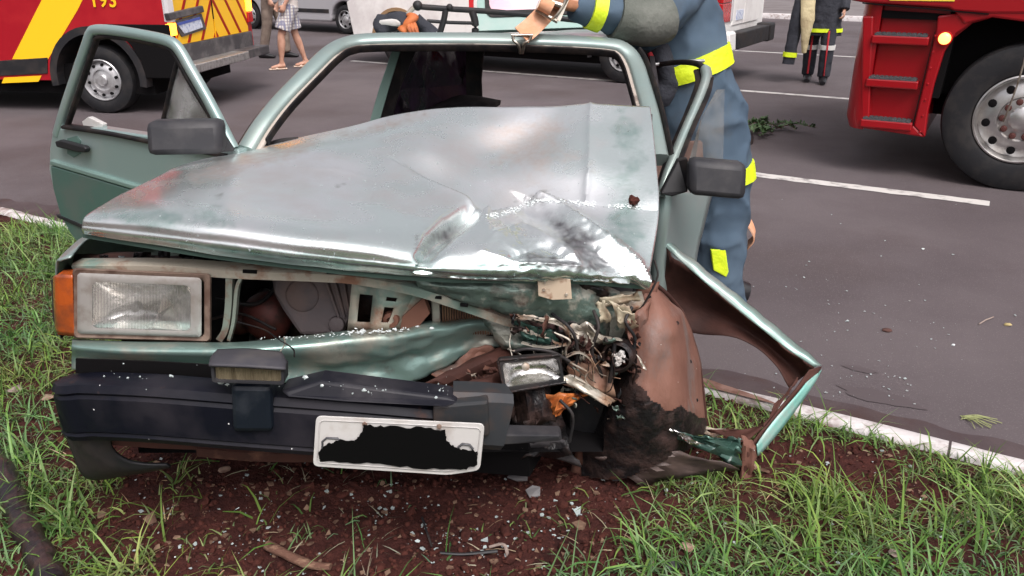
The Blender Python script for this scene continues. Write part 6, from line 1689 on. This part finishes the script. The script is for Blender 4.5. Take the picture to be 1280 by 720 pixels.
tag(obj('orange_glove', mb, mat('orange leather', (.45, .12, .03), .7, c2=(.3, .08, .03), ns=20), smooth=60), 'orange glove between two dark bundles on the roof edge', 'glove')
mb = MB(); mb.loft(cr(pts3([(520, 24, 3.47), (528, 30, 3.47), (536, 38, 3.47), (541, 44, 3.47)]), 5), [(.035, .03)] * 16, 12, fold=.45)
tag(obj('cloth_bundle', mb, m_suitdark, smooth=60), 'black crumpled cloth right of the orange glove on the roof', 'bundle')

# tow strap with ratchet and hook
strap = thing('ratchet_strap', P(650, 60, 3.15), 'faded orange ratchet strap hooked over the windscreen header', 'strap')
sp = cr(pts3([(652, 44, 3.10), (664, 34, 3.14), (680, 18, 3.2), (688, 8, 3.24), (700, -14, 3.3), (716, -40, 3.35)]), 5)
sc_ = [1] * len(sp)
mb = MB(); rings = []
for i, p in enumerate(sp):
    t = (sp[min(i + 1, len(sp) - 1)] - sp[max(i - 1, 0)]).normalized(); s_ = V((.86, .1, -.5)); s_ = (s_ - t * s_.dot(t)).normalized(); u_ = s_.cross(t).normalized()
    w = .036; rings.append([p + s_ * w + u_ * .002, p - s_ * w + u_ * .002, p - s_ * w - u_ * .002, p + s_ * w - u_ * .002])
mb.ring_tube(rings); obj('webbing', mb, m_webbing, strap, smooth=0)
for pts in ([(641, 44, 3.10), (642, 50, 3.10), (647, 55, 3.10), (650, 62, 3.12), (650, 66, 3.14)], [(664, 44, 3.10), (662, 50, 3.10), (656, 54, 3.10), (654, 62, 3.12), (653, 66, 3.14)]):
    mb = MB(); mb.tube(cr(pts3(pts), 5), .006, 8); obj('hook_prong', mb, m_zinc, strap, smooth=60)
mb = MB(); mb.tube(pts3([(639, 44, 3.10), (666, 44, 3.10)]), .006, 8); obj('hook_bar', mb, m_zinc, strap, smooth=60)
rt = MB(); rt.tube(pts3([(670, 12, 3.16), (697, 27, 3.16)]), .008, 8); rt.tube(pts3([(676, -2, 3.18), (706, 8, 3.18)]), .010, 8)
rt.prism(pts3([(670, 10, 3.15), (674, 12, 3.15), (686, -10, 3.17), (681, -12, 3.17)]), (0, .05, 0)); rt.prism(pts3([(696, 25, 3.15), (700, 27, 3.15), (712, -2, 3.17), (707, -4, 3.17)]), (0, .05, 0)); obj('ratchet_frame', rt, m_zinc, strap, smooth=40)
mb = MB(); mb.tube(pts3([(675, 3, 3.15), (690, 11, 3.15)]), .026, 16); obj('webbing_roll', mb, m_webbing, strap, smooth=60)
mb = MB(); mb.tube(cr(pts3([(690, 24, 3.14), (697, 18, 3.12), (706, 4, 3.12), (712, -8, 3.12)]), 4), .006, 8); obj('ratchet_handle', mb, m_zinc, strap, smooth=60)

# ------------------------------------------------------------------ PEOPLE
def limb(mb, pts, radii, n=16, per=5, hint=V((0, -1, 0)), fold=0.0, seed=0, pw=1.0):
    path = cr(pts, per); rr = cr([(a, b, 0) for a, b in radii], per)
    mb.loft(path, [(r.x, r.y) for r in rr], n, hint=hint, fold=fold, seed=seed, pw=pw)
    return path, rr
def band_on(pts, radii, t0, t1, grow, m, name, parent, per=8, n=20, hint=V((0, -1, 0)), a0=None, fold=0.0, seed=0):
    """a strip of cloth round a limb between two fractions of its length"""
    path = cr(pts, per); rr = cr([(a, b, 0) for a, b in radii], per); m_ = len(path) - 1
    out = []; rad = []
    K = 5
    for k in range(K + 1):
        f = (t0 + (t1 - t0) * k / K) * m_; i = min(int(f), m_ - 1); w = f - i
        out.append(path[i].lerp(path[i + 1], w)); r = rr[i].lerp(rr[i + 1], w); rad.append((r.x + grow, r.y + grow))
    mb = MB(); mb.loft(out, rad, n, hint=hint, cap=True, fold=fold, seed=seed)
    return obj(name, mb, m, parent, smooth=50)

def hand(mb, wrist, dirv, palm_n, s=1.0, curl=0.9):
    """palm and five bent fingers; dirv points to the fingers, palm_n out of the palm"""
    d = dirv.normalized(); n_ = palm_n.normalized(); side_ = d.cross(n_).normalized()
    mb.loft([wrist - d * .03, wrist, wrist + d * .04 * s, wrist + d * .085 * s], [(.026 * s, .020 * s), (.030 * s, .020 * s), (.042 * s, .017 * s), (.040 * s, .015 * s)], 12, hint=n_)
    for k, (L, o_) in enumerate(((.070, -.030), (.080, -.010), (.075, .010), (.058, .029))):
        b = wrist + d * .08 * s + side_ * o_ * s; p = [b]; a = .15
        for q in (.42, .32, .26):
            a += curl * .55
            p.append(p[-1] + (d * cos(a) + n_ * sin(a)) * L * q * s)
        mb.loft(p, [.0105 * s, .010 * s, .009 * s, .007 * s], 8)
    b = wrist + d * .025 * s - side_ * .032 * s
    p = [b, b + (d * .6 - side_ * .7 + n_ * .3).normalized() * .035 * s, b + (d * .6 - side_ * .7 + n_ * .3).normalized() * .035 * s + (d * .8 + n_ * .5).normalized() * .032 * s]
    mb.loft(p, [.0125 * s, .011 * s, .009 * s], 8)

def head_parts(c, face, parent, mhair=m_hair, s=1.0):
    """skull with brow, nose, mouth, eyes and ears; face = direction looked at"""
    f = face.normalized(); sd_ = f.cross(V((0, 0, 1))).normalized(); u = sd_.cross(f)
    M3 = Matrix((sd_, f, u)).transposed()
    mb = MB(); mb.ball(c, (.076 * s, .095 * s, .115 * s), 20, 14, M3); mb.ball(c + M3 @ V((0, .045, -.06)) * s, (.05 * s, .05 * s, .05 * s), 14, 9, M3)
    mb.ball(c + M3 @ V((0, .098, -.012)) * s, (.013 * s, .02 * s, .026 * s), 8, 6, M3)
    mb.ball(c + M3 @ V((.078, -.005, -.01)) * s, (.010 * s, .02 * s, .03 * s), 8, 6, M3); mb.ball(c + M3 @ V((-.078, -.005, -.01)) * s, (.010 * s, .02 * s, .03 * s), 8, 6, M3)
    return M3, mb

# --- fireman leaning over the roof (right of the wreck)
fm = thing('person', G(905, 428, 0.0), 'fireman in blue suit with lime bands leaning on the wreck roof', 'person')
YF = 3.62
t_pts = pts3([(886, 200, YF), (878, 160, YF), (868, 118, YF), (858, 78, YF), (842, 38, YF + .02), (822, -8, YF + .02), (808, -40, YF)])
t_rad = [(.18, .15), (.20, .16), (.192, .16), (.186, .155), (.205, .16), (.205, .15), (.10, .09)]
mb = MB(); limb(mb, t_pts, t_rad, 24, 6, fold=.05, seed=2)
legR = pts3([(886, 150, YF), (895, 190, YF), (902, 232, YF), (899, 290, YF), (898, 350, YF), (900, 410, YF)])
legR_r = [(.165, .14), (.150, .14), (.140, .13), (.128, .12), (.122, .12), (.118, .11)]
legL = pts3([(862, 150, YF + .05), (852, 200, YF + .12), (846, 250, YF + .18), (846, 300, YF + .22), (846, 350, YF + .25), (846, 392, YF + .28)])
legL_r = [(.14, .13), (.13, .125), (.12, .11), (.105, .105), (.10, .10), (.10, .10)]
limb(mb, legR, legR_r, 18, 6, fold=.07, seed=5); limb(mb, legL, legL_r, 18, 6, fold=.07, seed=8)
armN = pts3([(862, -26, 3.56), (850, -2, 3.46), (832, 18, 3.38), (806, 26, 3.32), (775, 20, 3.30), (745, 13, 3.28), (716, 6, 3.26)])
armN_r = [(.09, .09), (.088, .088), (.085, .085), (.080, .082), (.074, .085), (.062, .07), (.05, .055)]
limb(mb, armN, armN_r, 18, 6, fold=.07, seed=12)
armF = pts3([(812, -30, 3.75), (790, -18, 3.66), (764, -8, 3.52), (735, -6, 3.42), (712, -4, 3.36)])
armF_r = [(.09, .09), (.085, .085), (.075, .075), (.062, .062), (.05, .05)]
limb(mb, armF, armF_r, 16, 6, fold=.07, seed=15)
suit = obj('fire_suit', mb, m_suit, fm, smooth=180, remesh=.009)
def cloth_folds(o, amp, seed, sc=6.0):
    tx = bpy.data.textures.new('folds', 'MUSGRAVE'); tx.musgrave_type = 'RIDGED_MULTIFRACTAL'; tx.noise_scale = 1.0 / sc; tx.noise_intensity = .7; tx.octaves = 2
    e = bpy.data.objects.new('x', None)
    m = o.modifiers.new('folds', 'DISPLACE'); m.texture = tx; m.strength = amp; m.mid_level = .5; m.texture_coords = 'LOCAL'
    bpy.data.objects.remove(e)
    s2 = o.modifiers.new('soft', 'SMOOTH'); s2.iterations = 3; s2.factor = .5
cloth_folds(suit, .022, 1)
band_on(t_pts, t_rad, .435, .515, .010, m_lime, 'reflective_band', fm, fold=.04, seed=2, n=28)
band_on(legR, legR_r, .30, .38, .012, m_lime, 'reflective_band', fm, fold=.03)
band_on(legL, legL_r, .36, .44, .012, m_lime, 'reflective_band', fm, fold=.03)
band_on(armN, armN_r, .80, .885, .015, m_lime, 'reflective_band', fm, fold=.03)
band_on(armN, armN_r, .38, .70, .017, m_patch, 'elbow_patch', fm, fold=.06, seed=12, n=28)
mb = MB(); mb.prism(pts3([(889, 313, YF - .125), (907, 311, YF - .125), (911, 340, YF - .125), (908, 347, YF - .125), (892, 338, YF - .125)]), (0, .03, 0)); obj('reflective_band', mb, m_lime, fm, smooth=0, bev=.004)
mb = MB(); mb.prism(pts3([(931, 168, YF - .07), (940, 164, YF - .03), (941, 180, YF - .03), (932, 187, YF - .07)]), (.012, .03, 0)); obj('pocket_tab', mb, m_seal, fm, smooth=0, bev=.003)
mb = MB(); mb.loft(cr(pts3([(822, 62, 3.45), (830, 80, 3.43), (832, 105, 3.43), (826, 128, 3.45)]), 4), [(.05, .04)] * 13, 12, fold=.3); obj('tool_pouch', mb, m_suitdark, fm, smooth=60)
mb = MB(); mb.loft(cr(pts3([(812, 66, 3.40), (816, 78, 3.39), (813, 104, 3.40)]), 4), [(.012, .01)] * 9, 8, fold=.3); obj('red_strap', mb, m_redcloth, fm, smooth=60)
mb = MB(); mb.tube(pts3([(806, 82, 3.36), (850, 77, 3.36), (880, 76, 3.4)]), .007, 8); obj('pry_bar', mb, m_steel, fm, smooth=60)
mb = MB(); limb(mb, pts3([(818, -36, 3.60), (812, -52, 3.58), (806, -66, 3.56)]), [(.06, .06), (.055, .055), (.05, .05)], 14, 5)
hc = P(800, -84, 3.55); M3, hm = head_parts(hc, V((-.8, -.3, -.5)), fm)
mb.v and mb.add(hm.v, hm.f)
hand(mb, P(716, 5, 3.24), V((-1, -.05, .1)), V((.1, .3, -1)), 1.05, 1.1)
hand(mb, P(712, -4, 3.34), V((-1, -.05, .0)), V((.1, .3, -1)), 1.05, 1.1)
obj('body', mb, m_skin, fm, smooth=180, remesh=.006)
mb = MB(); hand(mb, P(715, 6, 3.24), V((-1, -.05, .12)), V((.1, .3, -1)), 1.18, 1.0); obj('work_glove', mb, m_glove, fm, smooth=180, remesh=.005)
mb = MB(); mb.ball(hc + V((0, 0, .03)), (.13, .14, .12), 20, 12); mb.lathe([(.15, 0), (.17, -.01), (.13, .02)], hc + V((0, 0, .01)), (.1, .1, 1), 24); obj('helmet', mb, m_helmet, fm, smooth=60)
for q, (cx_, cy_, Y_) in enumerate(((904, 428, YF), (846, 402, YF + .3))):
    g_ = V((P(cx_, cy_, Y_).x, Y_, 0))
    mb = MB(); mb.loft([g_ + V((-.20, -.03, .035)), g_ + V((-.10, -.02, .05)), g_ + V((0, 0, .07)), g_ + V((.09, .01, .05))], [(.045, .035), (.052, .045), (.05, .07), (.04, .05)], 14); mb.loft([g_ + V((0, 0, .05)), g_ + V((0, 0, .16)), g_ + V((0, 0, .3))], [.055, .055, .065], 14)
    obj('boot', mb, m_boot, fm, smooth=60)
# loop of orange webbing behind his leg
mb = MB(); sp = cr(pts3([(905, 290, 3.75), (922, 276, 3.74), (936, 280, 3.70), (943, 295, 3.68), (935, 306, 3.70), (924, 316, 3.75), (905, 325, 3.8)]), 5); rings = []
for i, p in enumerate(sp):
    t = (sp[min(i + 1, len(sp) - 1)] - sp[max(i - 1, 0)]).normalized(); s_ = V((.3, 1, .2)); s_ = (s_ - t * s_.dot(t)).normalized(); u_ = s_.cross(t)
    rings.append([p + s_ * .04 + u_ * .003, p - s_ * .04 + u_ * .003, p - s_ * .04 - u_ * .003, p + s_ * .04 - u_ * .003])
mb.ring_tube(rings); tag(obj('strap_loop', mb, m_webbing, smooth=40), 'loop of pale orange webbing hanging behind the fireman knee', 'strap')

# --- generic standing figure in its own axes
def figure(px, py, label, faceang, hgt, parts, group=None):
    g_ = G(px, py); root = thing('person', g_, label, 'person')
    f = V((sin(faceang), cos(faceang), 0)); r_ = V((cos(faceang), -sin(faceang), 0)); k = hgt / 1.75
    def L(x, y, z): return g_ + r_ * (x * k) + f * (y * k) + V((0, 0, z * k))
    return root, L, f, r_
def man(root, L, f, stride=0.0, mtop=m_shirt, mleg=m_khaki, mshoe=m_boot, skinleg=False, arms=True, k=1.0):
    hipz = .92
    legs = []
    for s_, st in ((-1, stride), (1, -stride)):
        pts = [L(.09 * s_, 0, hipz), L(.10 * s_, .06 * (1 if st >= 0 else .4) + st * .5, .5), L(.10 * s_, st, .09)]
        legs.append(pts)
    body = MB()
    for pts in legs:
        limb(body, [pts[0], pts[0].lerp(pts[1], .5), pts[1], pts[1].lerp(pts[2], .35), pts[1].lerp(pts[2], .8), pts[2]], [(.085, .085), (.075, .075), (.055, .055), (.058, .058), (.036, .036), (.036, .036)], 12, 4)
        body.loft([pts[2] + V((0, 0, -.03)) - f * .05, pts[2] + V((0, 0, -.04)) + f * .06, pts[2] + V((0, 0, -.06)) + f * .16], [(.035, .035), (.042, .03), (.038, .02)], 10)
    limb(body, [L(0, 0, .88), L(0, 0, 1.05), L(0, .01, 1.3), L(0, 0, 1.44), L(0, .01, 1.52), L(0, .02, 1.6)], [(.15, .1), (.13, .09), (.16, .1), (.17, .09), (.055, .055), (.05, .05)], 16, 4, hint=f)
    M3, hm = head_parts(L(0, .02, 1.66), f, root); body.add(hm.v, hm.f)
    ar = []
    for s_ in (-1, 1):
        pts = [L(.18 * s_, 0, 1.42), L(.23 * s_, -.02, 1.15), L(.24 * s_, .10, .92)]
        ar.append(pts); limb(body, pts, [(.045, .045), (.038, .038), (.026, .026)], 10, 4); hand(body, pts[2], (pts[2] - pts[1]), L(-s_, 0, 0) - L(0, 0, 0))
    obj('body', body, m_skin, root, smooth=180, remesh=.012)
    mb = MB(); mb.ball(L(0, -.01, 1.70), (.085, .1, .10), 14, 9); obj('hair', mb, m_hair, root, smooth=60)
    return legs, ar

# fireman at the back with his coat open
root, L, f, r_ = figure(1018, 103, 'fireman in open dark coat with lime bands beside the fire engine', radians(200), 1.75, None)
legs, ar = man(root, L, f, .10)
mb = MB()
for i, pts in enumerate(legs): limb(mb, [pts[0], pts[0].lerp(pts[1], .5), pts[1], pts[1].lerp(pts[2], .5), pts[2]], [(.12, .12), (.11, .11), (.09, .09), (.085, .085), (.08, .08)], 14, 4, fold=.08, seed=i)
mb.loft([L(0, 0, .80), L(0, 0, 1.0)], [(.19, .13), (.17, .12)], 16, hint=f)
obj('trousers', mb, m_suitdark, root, smooth=180, remesh=.015)
for pts in legs:
    band_on([pts[1], pts[1].lerp(pts[2], .5), pts[2]], [(.09, .09), (.085, .085), (.08, .08)], -0.06 if False else .02, .16, .010, m_whitetape, 'white_band', root)
    s_ = (pts[1] + r_ * .0 - pts[1])
    a, b = pts[1] + f * .10 - V((0, 0, .06)), pts[2] + f * .092 + V((0, 0, .02))
    mb = MB(); mb.tube([pts[1].lerp(pts[0], .4) + f * .118, a, b], .012, 6); obj('red_piping', mb, m_redcloth, root, smooth=60)
    g0_ = V((pts[2].x, pts[2].y, 0)); mb = MB(); mb.loft([g0_ - f * .10 + V((0, 0, .05)), g0_ + V((0, 0, .06)), g0_ + f * .12 + V((0, 0, .045)), g0_ + f * .19 + V((0, 0, .03))], [(.04, .045), (.045, .055), (.048, .04), (.035, .025)], 12); mb.loft([g0_ + V((0, 0, .05)), g0_ + V((0, 0, .2))], [.055, .062], 12); obj('boot', mb, m_boot, root, smooth=60)
mb = MB(); limb(mb, [L(0, 0, .60), L(0, 0, .8), L(0, 0, 1.1), L(0, 0, 1.4), L(0, 0, 1.5)], [(.25, .17), (.23, .16), (.20, .14), (.20, .12), (.08, .08)], 20, 5, hint=f, fold=.08)
for pts in ar: limb(mb, pts, [(.075, .075), (.07, .07), (.065, .065)], 12, 5, fold=.08)
obj('coat', mb, m_suitdark, root, smooth=180, remesh=.014)
band_on([L(0, 0, .60), L(0, 0, .8), L(0, 0, 1.1), L(0, 0, 1.4)], [(.25, .17), (.23, .16), (.20, .14), (.20, .12)], .08, .16, .015, m_lime, 'reflective_band', root, hint=f, n=24)
# empty sleeve and the cream lining hanging at the side
sl = [P(1003, -10, 11.0), P(996, 25, 11.0), P(990, 55, 11.0), P(985, 80, 11.0)]
mb = MB(); limb(mb, sl, [(.07, .05), (.085, .05), (.08, .05), (.08, .045)], 14, 5, fold=.12); obj('hanging_sleeve', mb, m_suitdark, root, smooth=60)
band_on(sl, [(.07, .05), (.085, .05), (.08, .05), (.08, .045)], .80, .88, .012, m_lime, 'reflective_band', root)
ln = [P(1010, -10, 10.95), P(1010, 20, 10.92), P(1007, 45, 10.92), P(1005, 66, 10.95)]
mb = MB(); limb(mb, ln, [(.09, .03), (.09, .035), (.06, .03), (.03, .02)], 14, 5, fold=.12); obj('coat_lining', mb, m_lining, root, smooth=60)
mb = MB(); mb.ball(L(0, 0, 1.75), (.13, .15, .1), 16, 10); mb.lathe([(.15, 0), (.17, -.01), (.13, .02)], L(0, 0, 1.72), (0, 0, 1), 24); obj('helmet', mb, m_helmet, root, smooth=60)

# pedestrian in plaid shorts
root, L, f, r_ = figure(368, 85, 'walker in pale plaid shorts and sandals behind the wreck', radians(245), 1.72, None)
legs, ar = man(root, L, f, .20)
mb = MB()
for i, pts in enumerate(legs): limb(mb, [pts[0], pts[0].lerp(pts[1], .4), pts[0].lerp(pts[1], .85)], [(.12, .12), (.115, .115), (.12, .12)], 16, 5, fold=.06, seed=i)
mb.loft([L(0, 0, .82), L(0, 0, .98)], [(.18, .14), (.17, .13)], 16, hint=f)
obj('shorts', mb, m_plaid, root, smooth=180, remesh=.012)
mb = MB(); limb(mb, [L(0, 0, .86), L(0, 0, 1.1), L(0, 0, 1.4), L(0, 0, 1.47)], [(.19, .14), (.18, .13), (.19, .12), (.07, .07)], 18, 5, hint=f, fold=.06)
for pts in ar: limb(mb, [pts[0], pts[0].lerp(pts[1], .7)], [(.065, .065), (.07, .07)], 12, 5)
obj('shirt', mb, m_shirt, root, smooth=180, remesh=.012)
for pts in legs:
    g0_ = V((pts[2].x, pts[2].y, .01)); mb = MB(); mb.loft([g0_ - f * .07, g0_ + f * .06, g0_ + f * .19], [(.04, .012), (.048, .012), (.04, .012)], 12); mb.loft([g0_ + f * .08 - r_ * .045, g0_ + f * .08 + V((0, 0, .055)), g0_ + f * .08 + r_ * .045], [(.02, .006)] * 3, 8); obj('sandal', mb, m_sandal, root, smooth=60)
# man in khaki trousers, further left
root, L, f, r_ = figure(345, 72, 'walker in khaki trousers and dark shoes beside the red van', radians(100), 1.74, None)
legs, ar = man(root, L, f, .16)
mb = MB()
for i, pts in enumerate(legs): limb(mb, [pts[0], pts[0].lerp(pts[1], .5), pts[1], pts[1].lerp(pts[2], .5), pts[2]], [(.105, .105), (.095, .095), (.08, .08), (.075, .075), (.07, .07)], 14, 4, fold=.08, seed=i)
mb.loft([L(0, 0, .82), L(0, 0, .98)], [(.17, .13), (.16, .12)], 16, hint=f); obj('trousers', mb, m_khaki, root, smooth=180, remesh=.013)
mb = MB(); limb(mb, [L(0, 0, .86), L(0, 0, 1.1), L(0, 0, 1.4), L(0, 0, 1.47)], [(.185, .135), (.18, .13), (.19, .12), (.07, .07)], 18, 5, hint=f, fold=.06)
for pts in ar: limb(mb, [pts[0], pts[0].lerp(pts[1], .8)], [(.065, .065), (.07, .07)], 12, 5)
obj('shirt', mb, mat('grey work shirt', (.25, .23, .24), .85), root, smooth=180, remesh=.012)
for pts in legs:
    g0_ = V((pts[2].x, pts[2].y, .0)); mb = MB(); mb.loft([g0_ - f * .08 + V((0, 0, .04)), g0_ + V((0, 0, .05)), g0_ + f * .10 + V((0, 0, .035)), g0_ + f * .19 + V((0, 0, .025))], [(.035, .04), (.042, .05), (.045, .035), (.03, .022)], 12); obj('shoe', mb, m_boot, root, smooth=60)

# ------------------------------------------------------------------ SMALL THINGS ON THE GROUND
def gz(px, py, h=0.0):
    g_ = G(px, py, Z_V); return V((g_.x, g_.y, soil_z(g_.x, g_.y) + h))
# dark piece of trim, bottom left
mb = MB()
path = cr([gz(-14, 575, .05), gz(10, 610, .045), gz(28, 655, .04), gz(52, 700, .04), gz(70, 740, .03)], 8)
rings = []
for i, p in enumerate(path):
    t = (path[min(i + 1, len(path) - 1)] - path[max(i - 1, 0)]).normalized(); s_ = t.cross(V((0, 0, 1))).normalized(); w = .034 + .005 * sin(i * 1.1)
    rings.append([p - s_ * w + V((0, 0, -.03)), p - s_ * w * .8 + V((0, 0, .004)), p - s_ * w * .2 + V((0, 0, .016 + .010 * (i % 3 == 0))), p + s_ * w * .6 + V((0, 0, .012)), p + s_ * w + V((0, 0, -.006)), p + s_ * w * .9 + V((0, 0, -.035))])
mb.ring_tube(rings); tag(obj('trim_fragment', mb, mat('purple black torn trim', (.016, .011, .014), .35, .0, spec=.4, c2=(.05, .026, .024), ns=14, bump=.3, bs=60), smooth=50), 'long dark ribbed trim fragment in the grass at the lower left', 'debris')
# split wood
mb = MB(); mb.loft(cr([gz(335, 690, .018), gz(362, 702, .016), gz(388, 712, .014), gz(414, 716, .012)], 6), [(.013, .012)] * 6 + [(.014, .011)] * 6 + [(.010, .009)] * 7, 10, fold=.4)
tag(obj('wood_piece', mb, m_wood, smooth=50), 'split brown wood chunk lying on the soil', 'wood')
def twig(pts, r, label, m=m_twig):
    mb = MB(); mb.loft(cr([gz(x, y, h) for x, y, h in pts], 5), [(r, r * .8)] * ((len(pts) - 1) * 5 + 1), 7, fold=.3); tag(obj('twig', mb, m, smooth=50), label, 'twig')
twig([(550, 700, .008), (580, 697, .008), (622, 694, .012)], .005, 'dark twig on red soil below the number plate', m_black)
twig([(528, 655, .012), (540, 690, .008)], .003, 'short dark stick sticking up from the soil', m_black)
twig([(1010, 500, .012), (985, 492, .01), (960, 488, .008)], .002, 'thin straw near the mud stained kerb', m_twig)
twig([(612, 686, .012), (630, 690, .022), (636, 706, .01)], .0045, 'pale torn root piece at the end of the dark twig', m_stone)
for i, (x, y, s_, lab) in enumerate([(858, 690, .022, 'pale curled dead leaf among the grass at the lower right'), (1118, 698, .02, 'pale round leaf in the grass at the bottom right'), (282, 596, .02, 'grey dead leaf beneath the bumper beam'), (20, 492, .03, 'pale flat stone like leaf in the grass left of the bumper'), (62, 502, .025, 'brown leaf beside the bumper corner'), (735, 588, .018, 'grey torn scrap below the crushed corner'), (940, 590, .02, 'red brown leaf at the foot of the torn fender')]):
    c0 = gz(x, y, .012); mb = MB(); rows = []
    for a in range(5):
        row = []
        for b in range(4):
            u, v = a / 4 - .5, (b / 3 - .5) * (1 - (a / 4 * 2 - 1) ** 2 * .9)
            row.append(c0 + V((cos(i) * u - sin(i) * v, sin(i) * u + cos(i) * v, .25 * v * v + .15 * u * u + .06 * sin(a * 2 + i))) * s_ * 1.8)
        rows.append(row)
    mb.grid(rows); tag(obj('dead_leaf', mb, (m_leafdry, m_stone)[i % 2], smooth=60, sol=.0012), lab, 'leaf')
# dark bits under the crushed corner
for i, (x, y, s_, lab, m_) in enumerate([(668, 620, .028, 'grey angular plastic shard on the soil under the crushed corner', m_greyplas), (650, 598, .03, 'long grey plastic strip behind the angular shard', m_greyplas), (748, 598, .012, 'white paper scrap below the smashed lamp', m_white_chip), (770, 606, .02, 'dark plastic sliver right of the white scrap', m_black), (840, 716, .02, 'black plastic bit at the bottom edge in the grass', m_black)]):
    r_ = random.Random(i + 70); c0 = gz(x, y, .01); a0 = r_.uniform(0, 6); pl = []
    for k in range(5):
        a = a0 + 2 * pi * k / 5 + r_.uniform(-.3, .3); pl.append(c0 + V((cos(a) * s_ * r_.uniform(.7, 1.3), sin(a) * s_ * r_.uniform(.3, .7), sin(a) * s_ * .4 + .004)))
    mb = MB(); mb.prism(pl, (0, .001, .003)); tag(obj('plastic_shard', mb, m_, smooth=0), lab, 'debris')
# leafy branch on the road
br = thing('leafy_branch', G(975, 162, 0), 'small branch with green leaves lying on the asphalt', 'branch')
rnd = random.Random(44); mb = MB(); lf = MB()
for k in range(9):
    a = G(rnd.uniform(945, 985), rnd.uniform(155, 166), .02); b = G(rnd.choice((938, 1016, 1000, 955, 990)) + rnd.uniform(-6, 6), rnd.uniform(152, 170), .03 + rnd.uniform(0, .05))
    path = cr([a, a.lerp(b, .5) + V((0, 0, .04)), b], 8); mb.tube(path, .004, 5)
    for p in path:
        for _ in range(4):
            d = V((rnd.gauss(0, 1), rnd.gauss(0, 1), rnd.uniform(0, .8))).normalized(); L_ = rnd.uniform(.03, .065); s_ = d.cross(V((0, 0, 1))).normalized() * L_ * .22
            lf.add([p, p + d * L_ * .5 + s_ + V((0, 0, .006)), p + d * L_, p + d * L_ * .5 - s_], [(0, 1, 2, 3)])
obj('stem', mb, m_twig, br, smooth=60); tag(obj('leaf_cluster', lf, m_leafgreen, br, smooth=0), kind='stuff')
# straw sprig near the kerb, leaf and clod on the road
br = thing('grass_sprig', G(1228, 527, 0), 'dry grass sprig lying on the road beside the kerb', 'sprig')
rnd = random.Random(46); mb = MB()
for k in range(16):
    a = G(1204 + rnd.uniform(-4, 6), 522 + rnd.uniform(-3, 3), .006); b = G(rnd.uniform(1215, 1256), rnd.uniform(521, 536), .006); mb.tube([a, a.lerp(b, .5) + V((0, 0, .008)), b], .0016, 4)
obj('stalks', mb, mat('yellow green stalk', (.22, .24, .10), .8), br, smooth=60)
twig2 = MB(); twig2.tube([G(1224, 405, .006), G(1232, 400, .008), G(1242, 396, .006)], .003, 5); tag(obj('twig', twig2, m_stone, smooth=60), 'tiny pale twig on the road left of the yellow leaf', 'twig')
mb = MB(); c0 = G(1259, 407, .0); mb.ball(c0 + V((0, 0, .006)), (.017, .012, .008), 9, 6, jit=.6, seed=4); tag(obj('fallen_leaf', mb, mat('yellow brown curled leaf', (.34, .27, .12), .7), smooth=60), 'yellow curled leaf on the asphalt at the right', 'leaf')
mb = MB(); c0 = G(1108, 414, .0); mb.ball(c0 + V((0, 0, .006)), (.022, .016, .007), 9, 6, jit=.8, seed=6); tag(obj('mud_lump', mb, mat('brown mud', (.07, .03, .024), .9), smooth=60), 'brown mud lump alone on the asphalt', 'mud lump')
for x, y, lab in ((1192, 431, 'white plastic fragment on the open road at the right'), (1154, 311, 'white plastic scrap farther up the road')):
    mb = MB(); mb.ball(G(x, y, .004), (.009, .007, .004), 8, 5, jit=.7, seed=x); tag(obj('plastic_fragment', mb, m_white_chip, smooth=0), lab, 'debris')
mb = MB(); c0 = G(36, 111, 0); mb.ball(c0 + V((0, .3, .05)), (.10, .05, .05), 10, 7, jit=.6, seed=5); tag(obj('stone', mb, m_stone, smooth=60), 'pale stone on the road under the red van', 'stone')
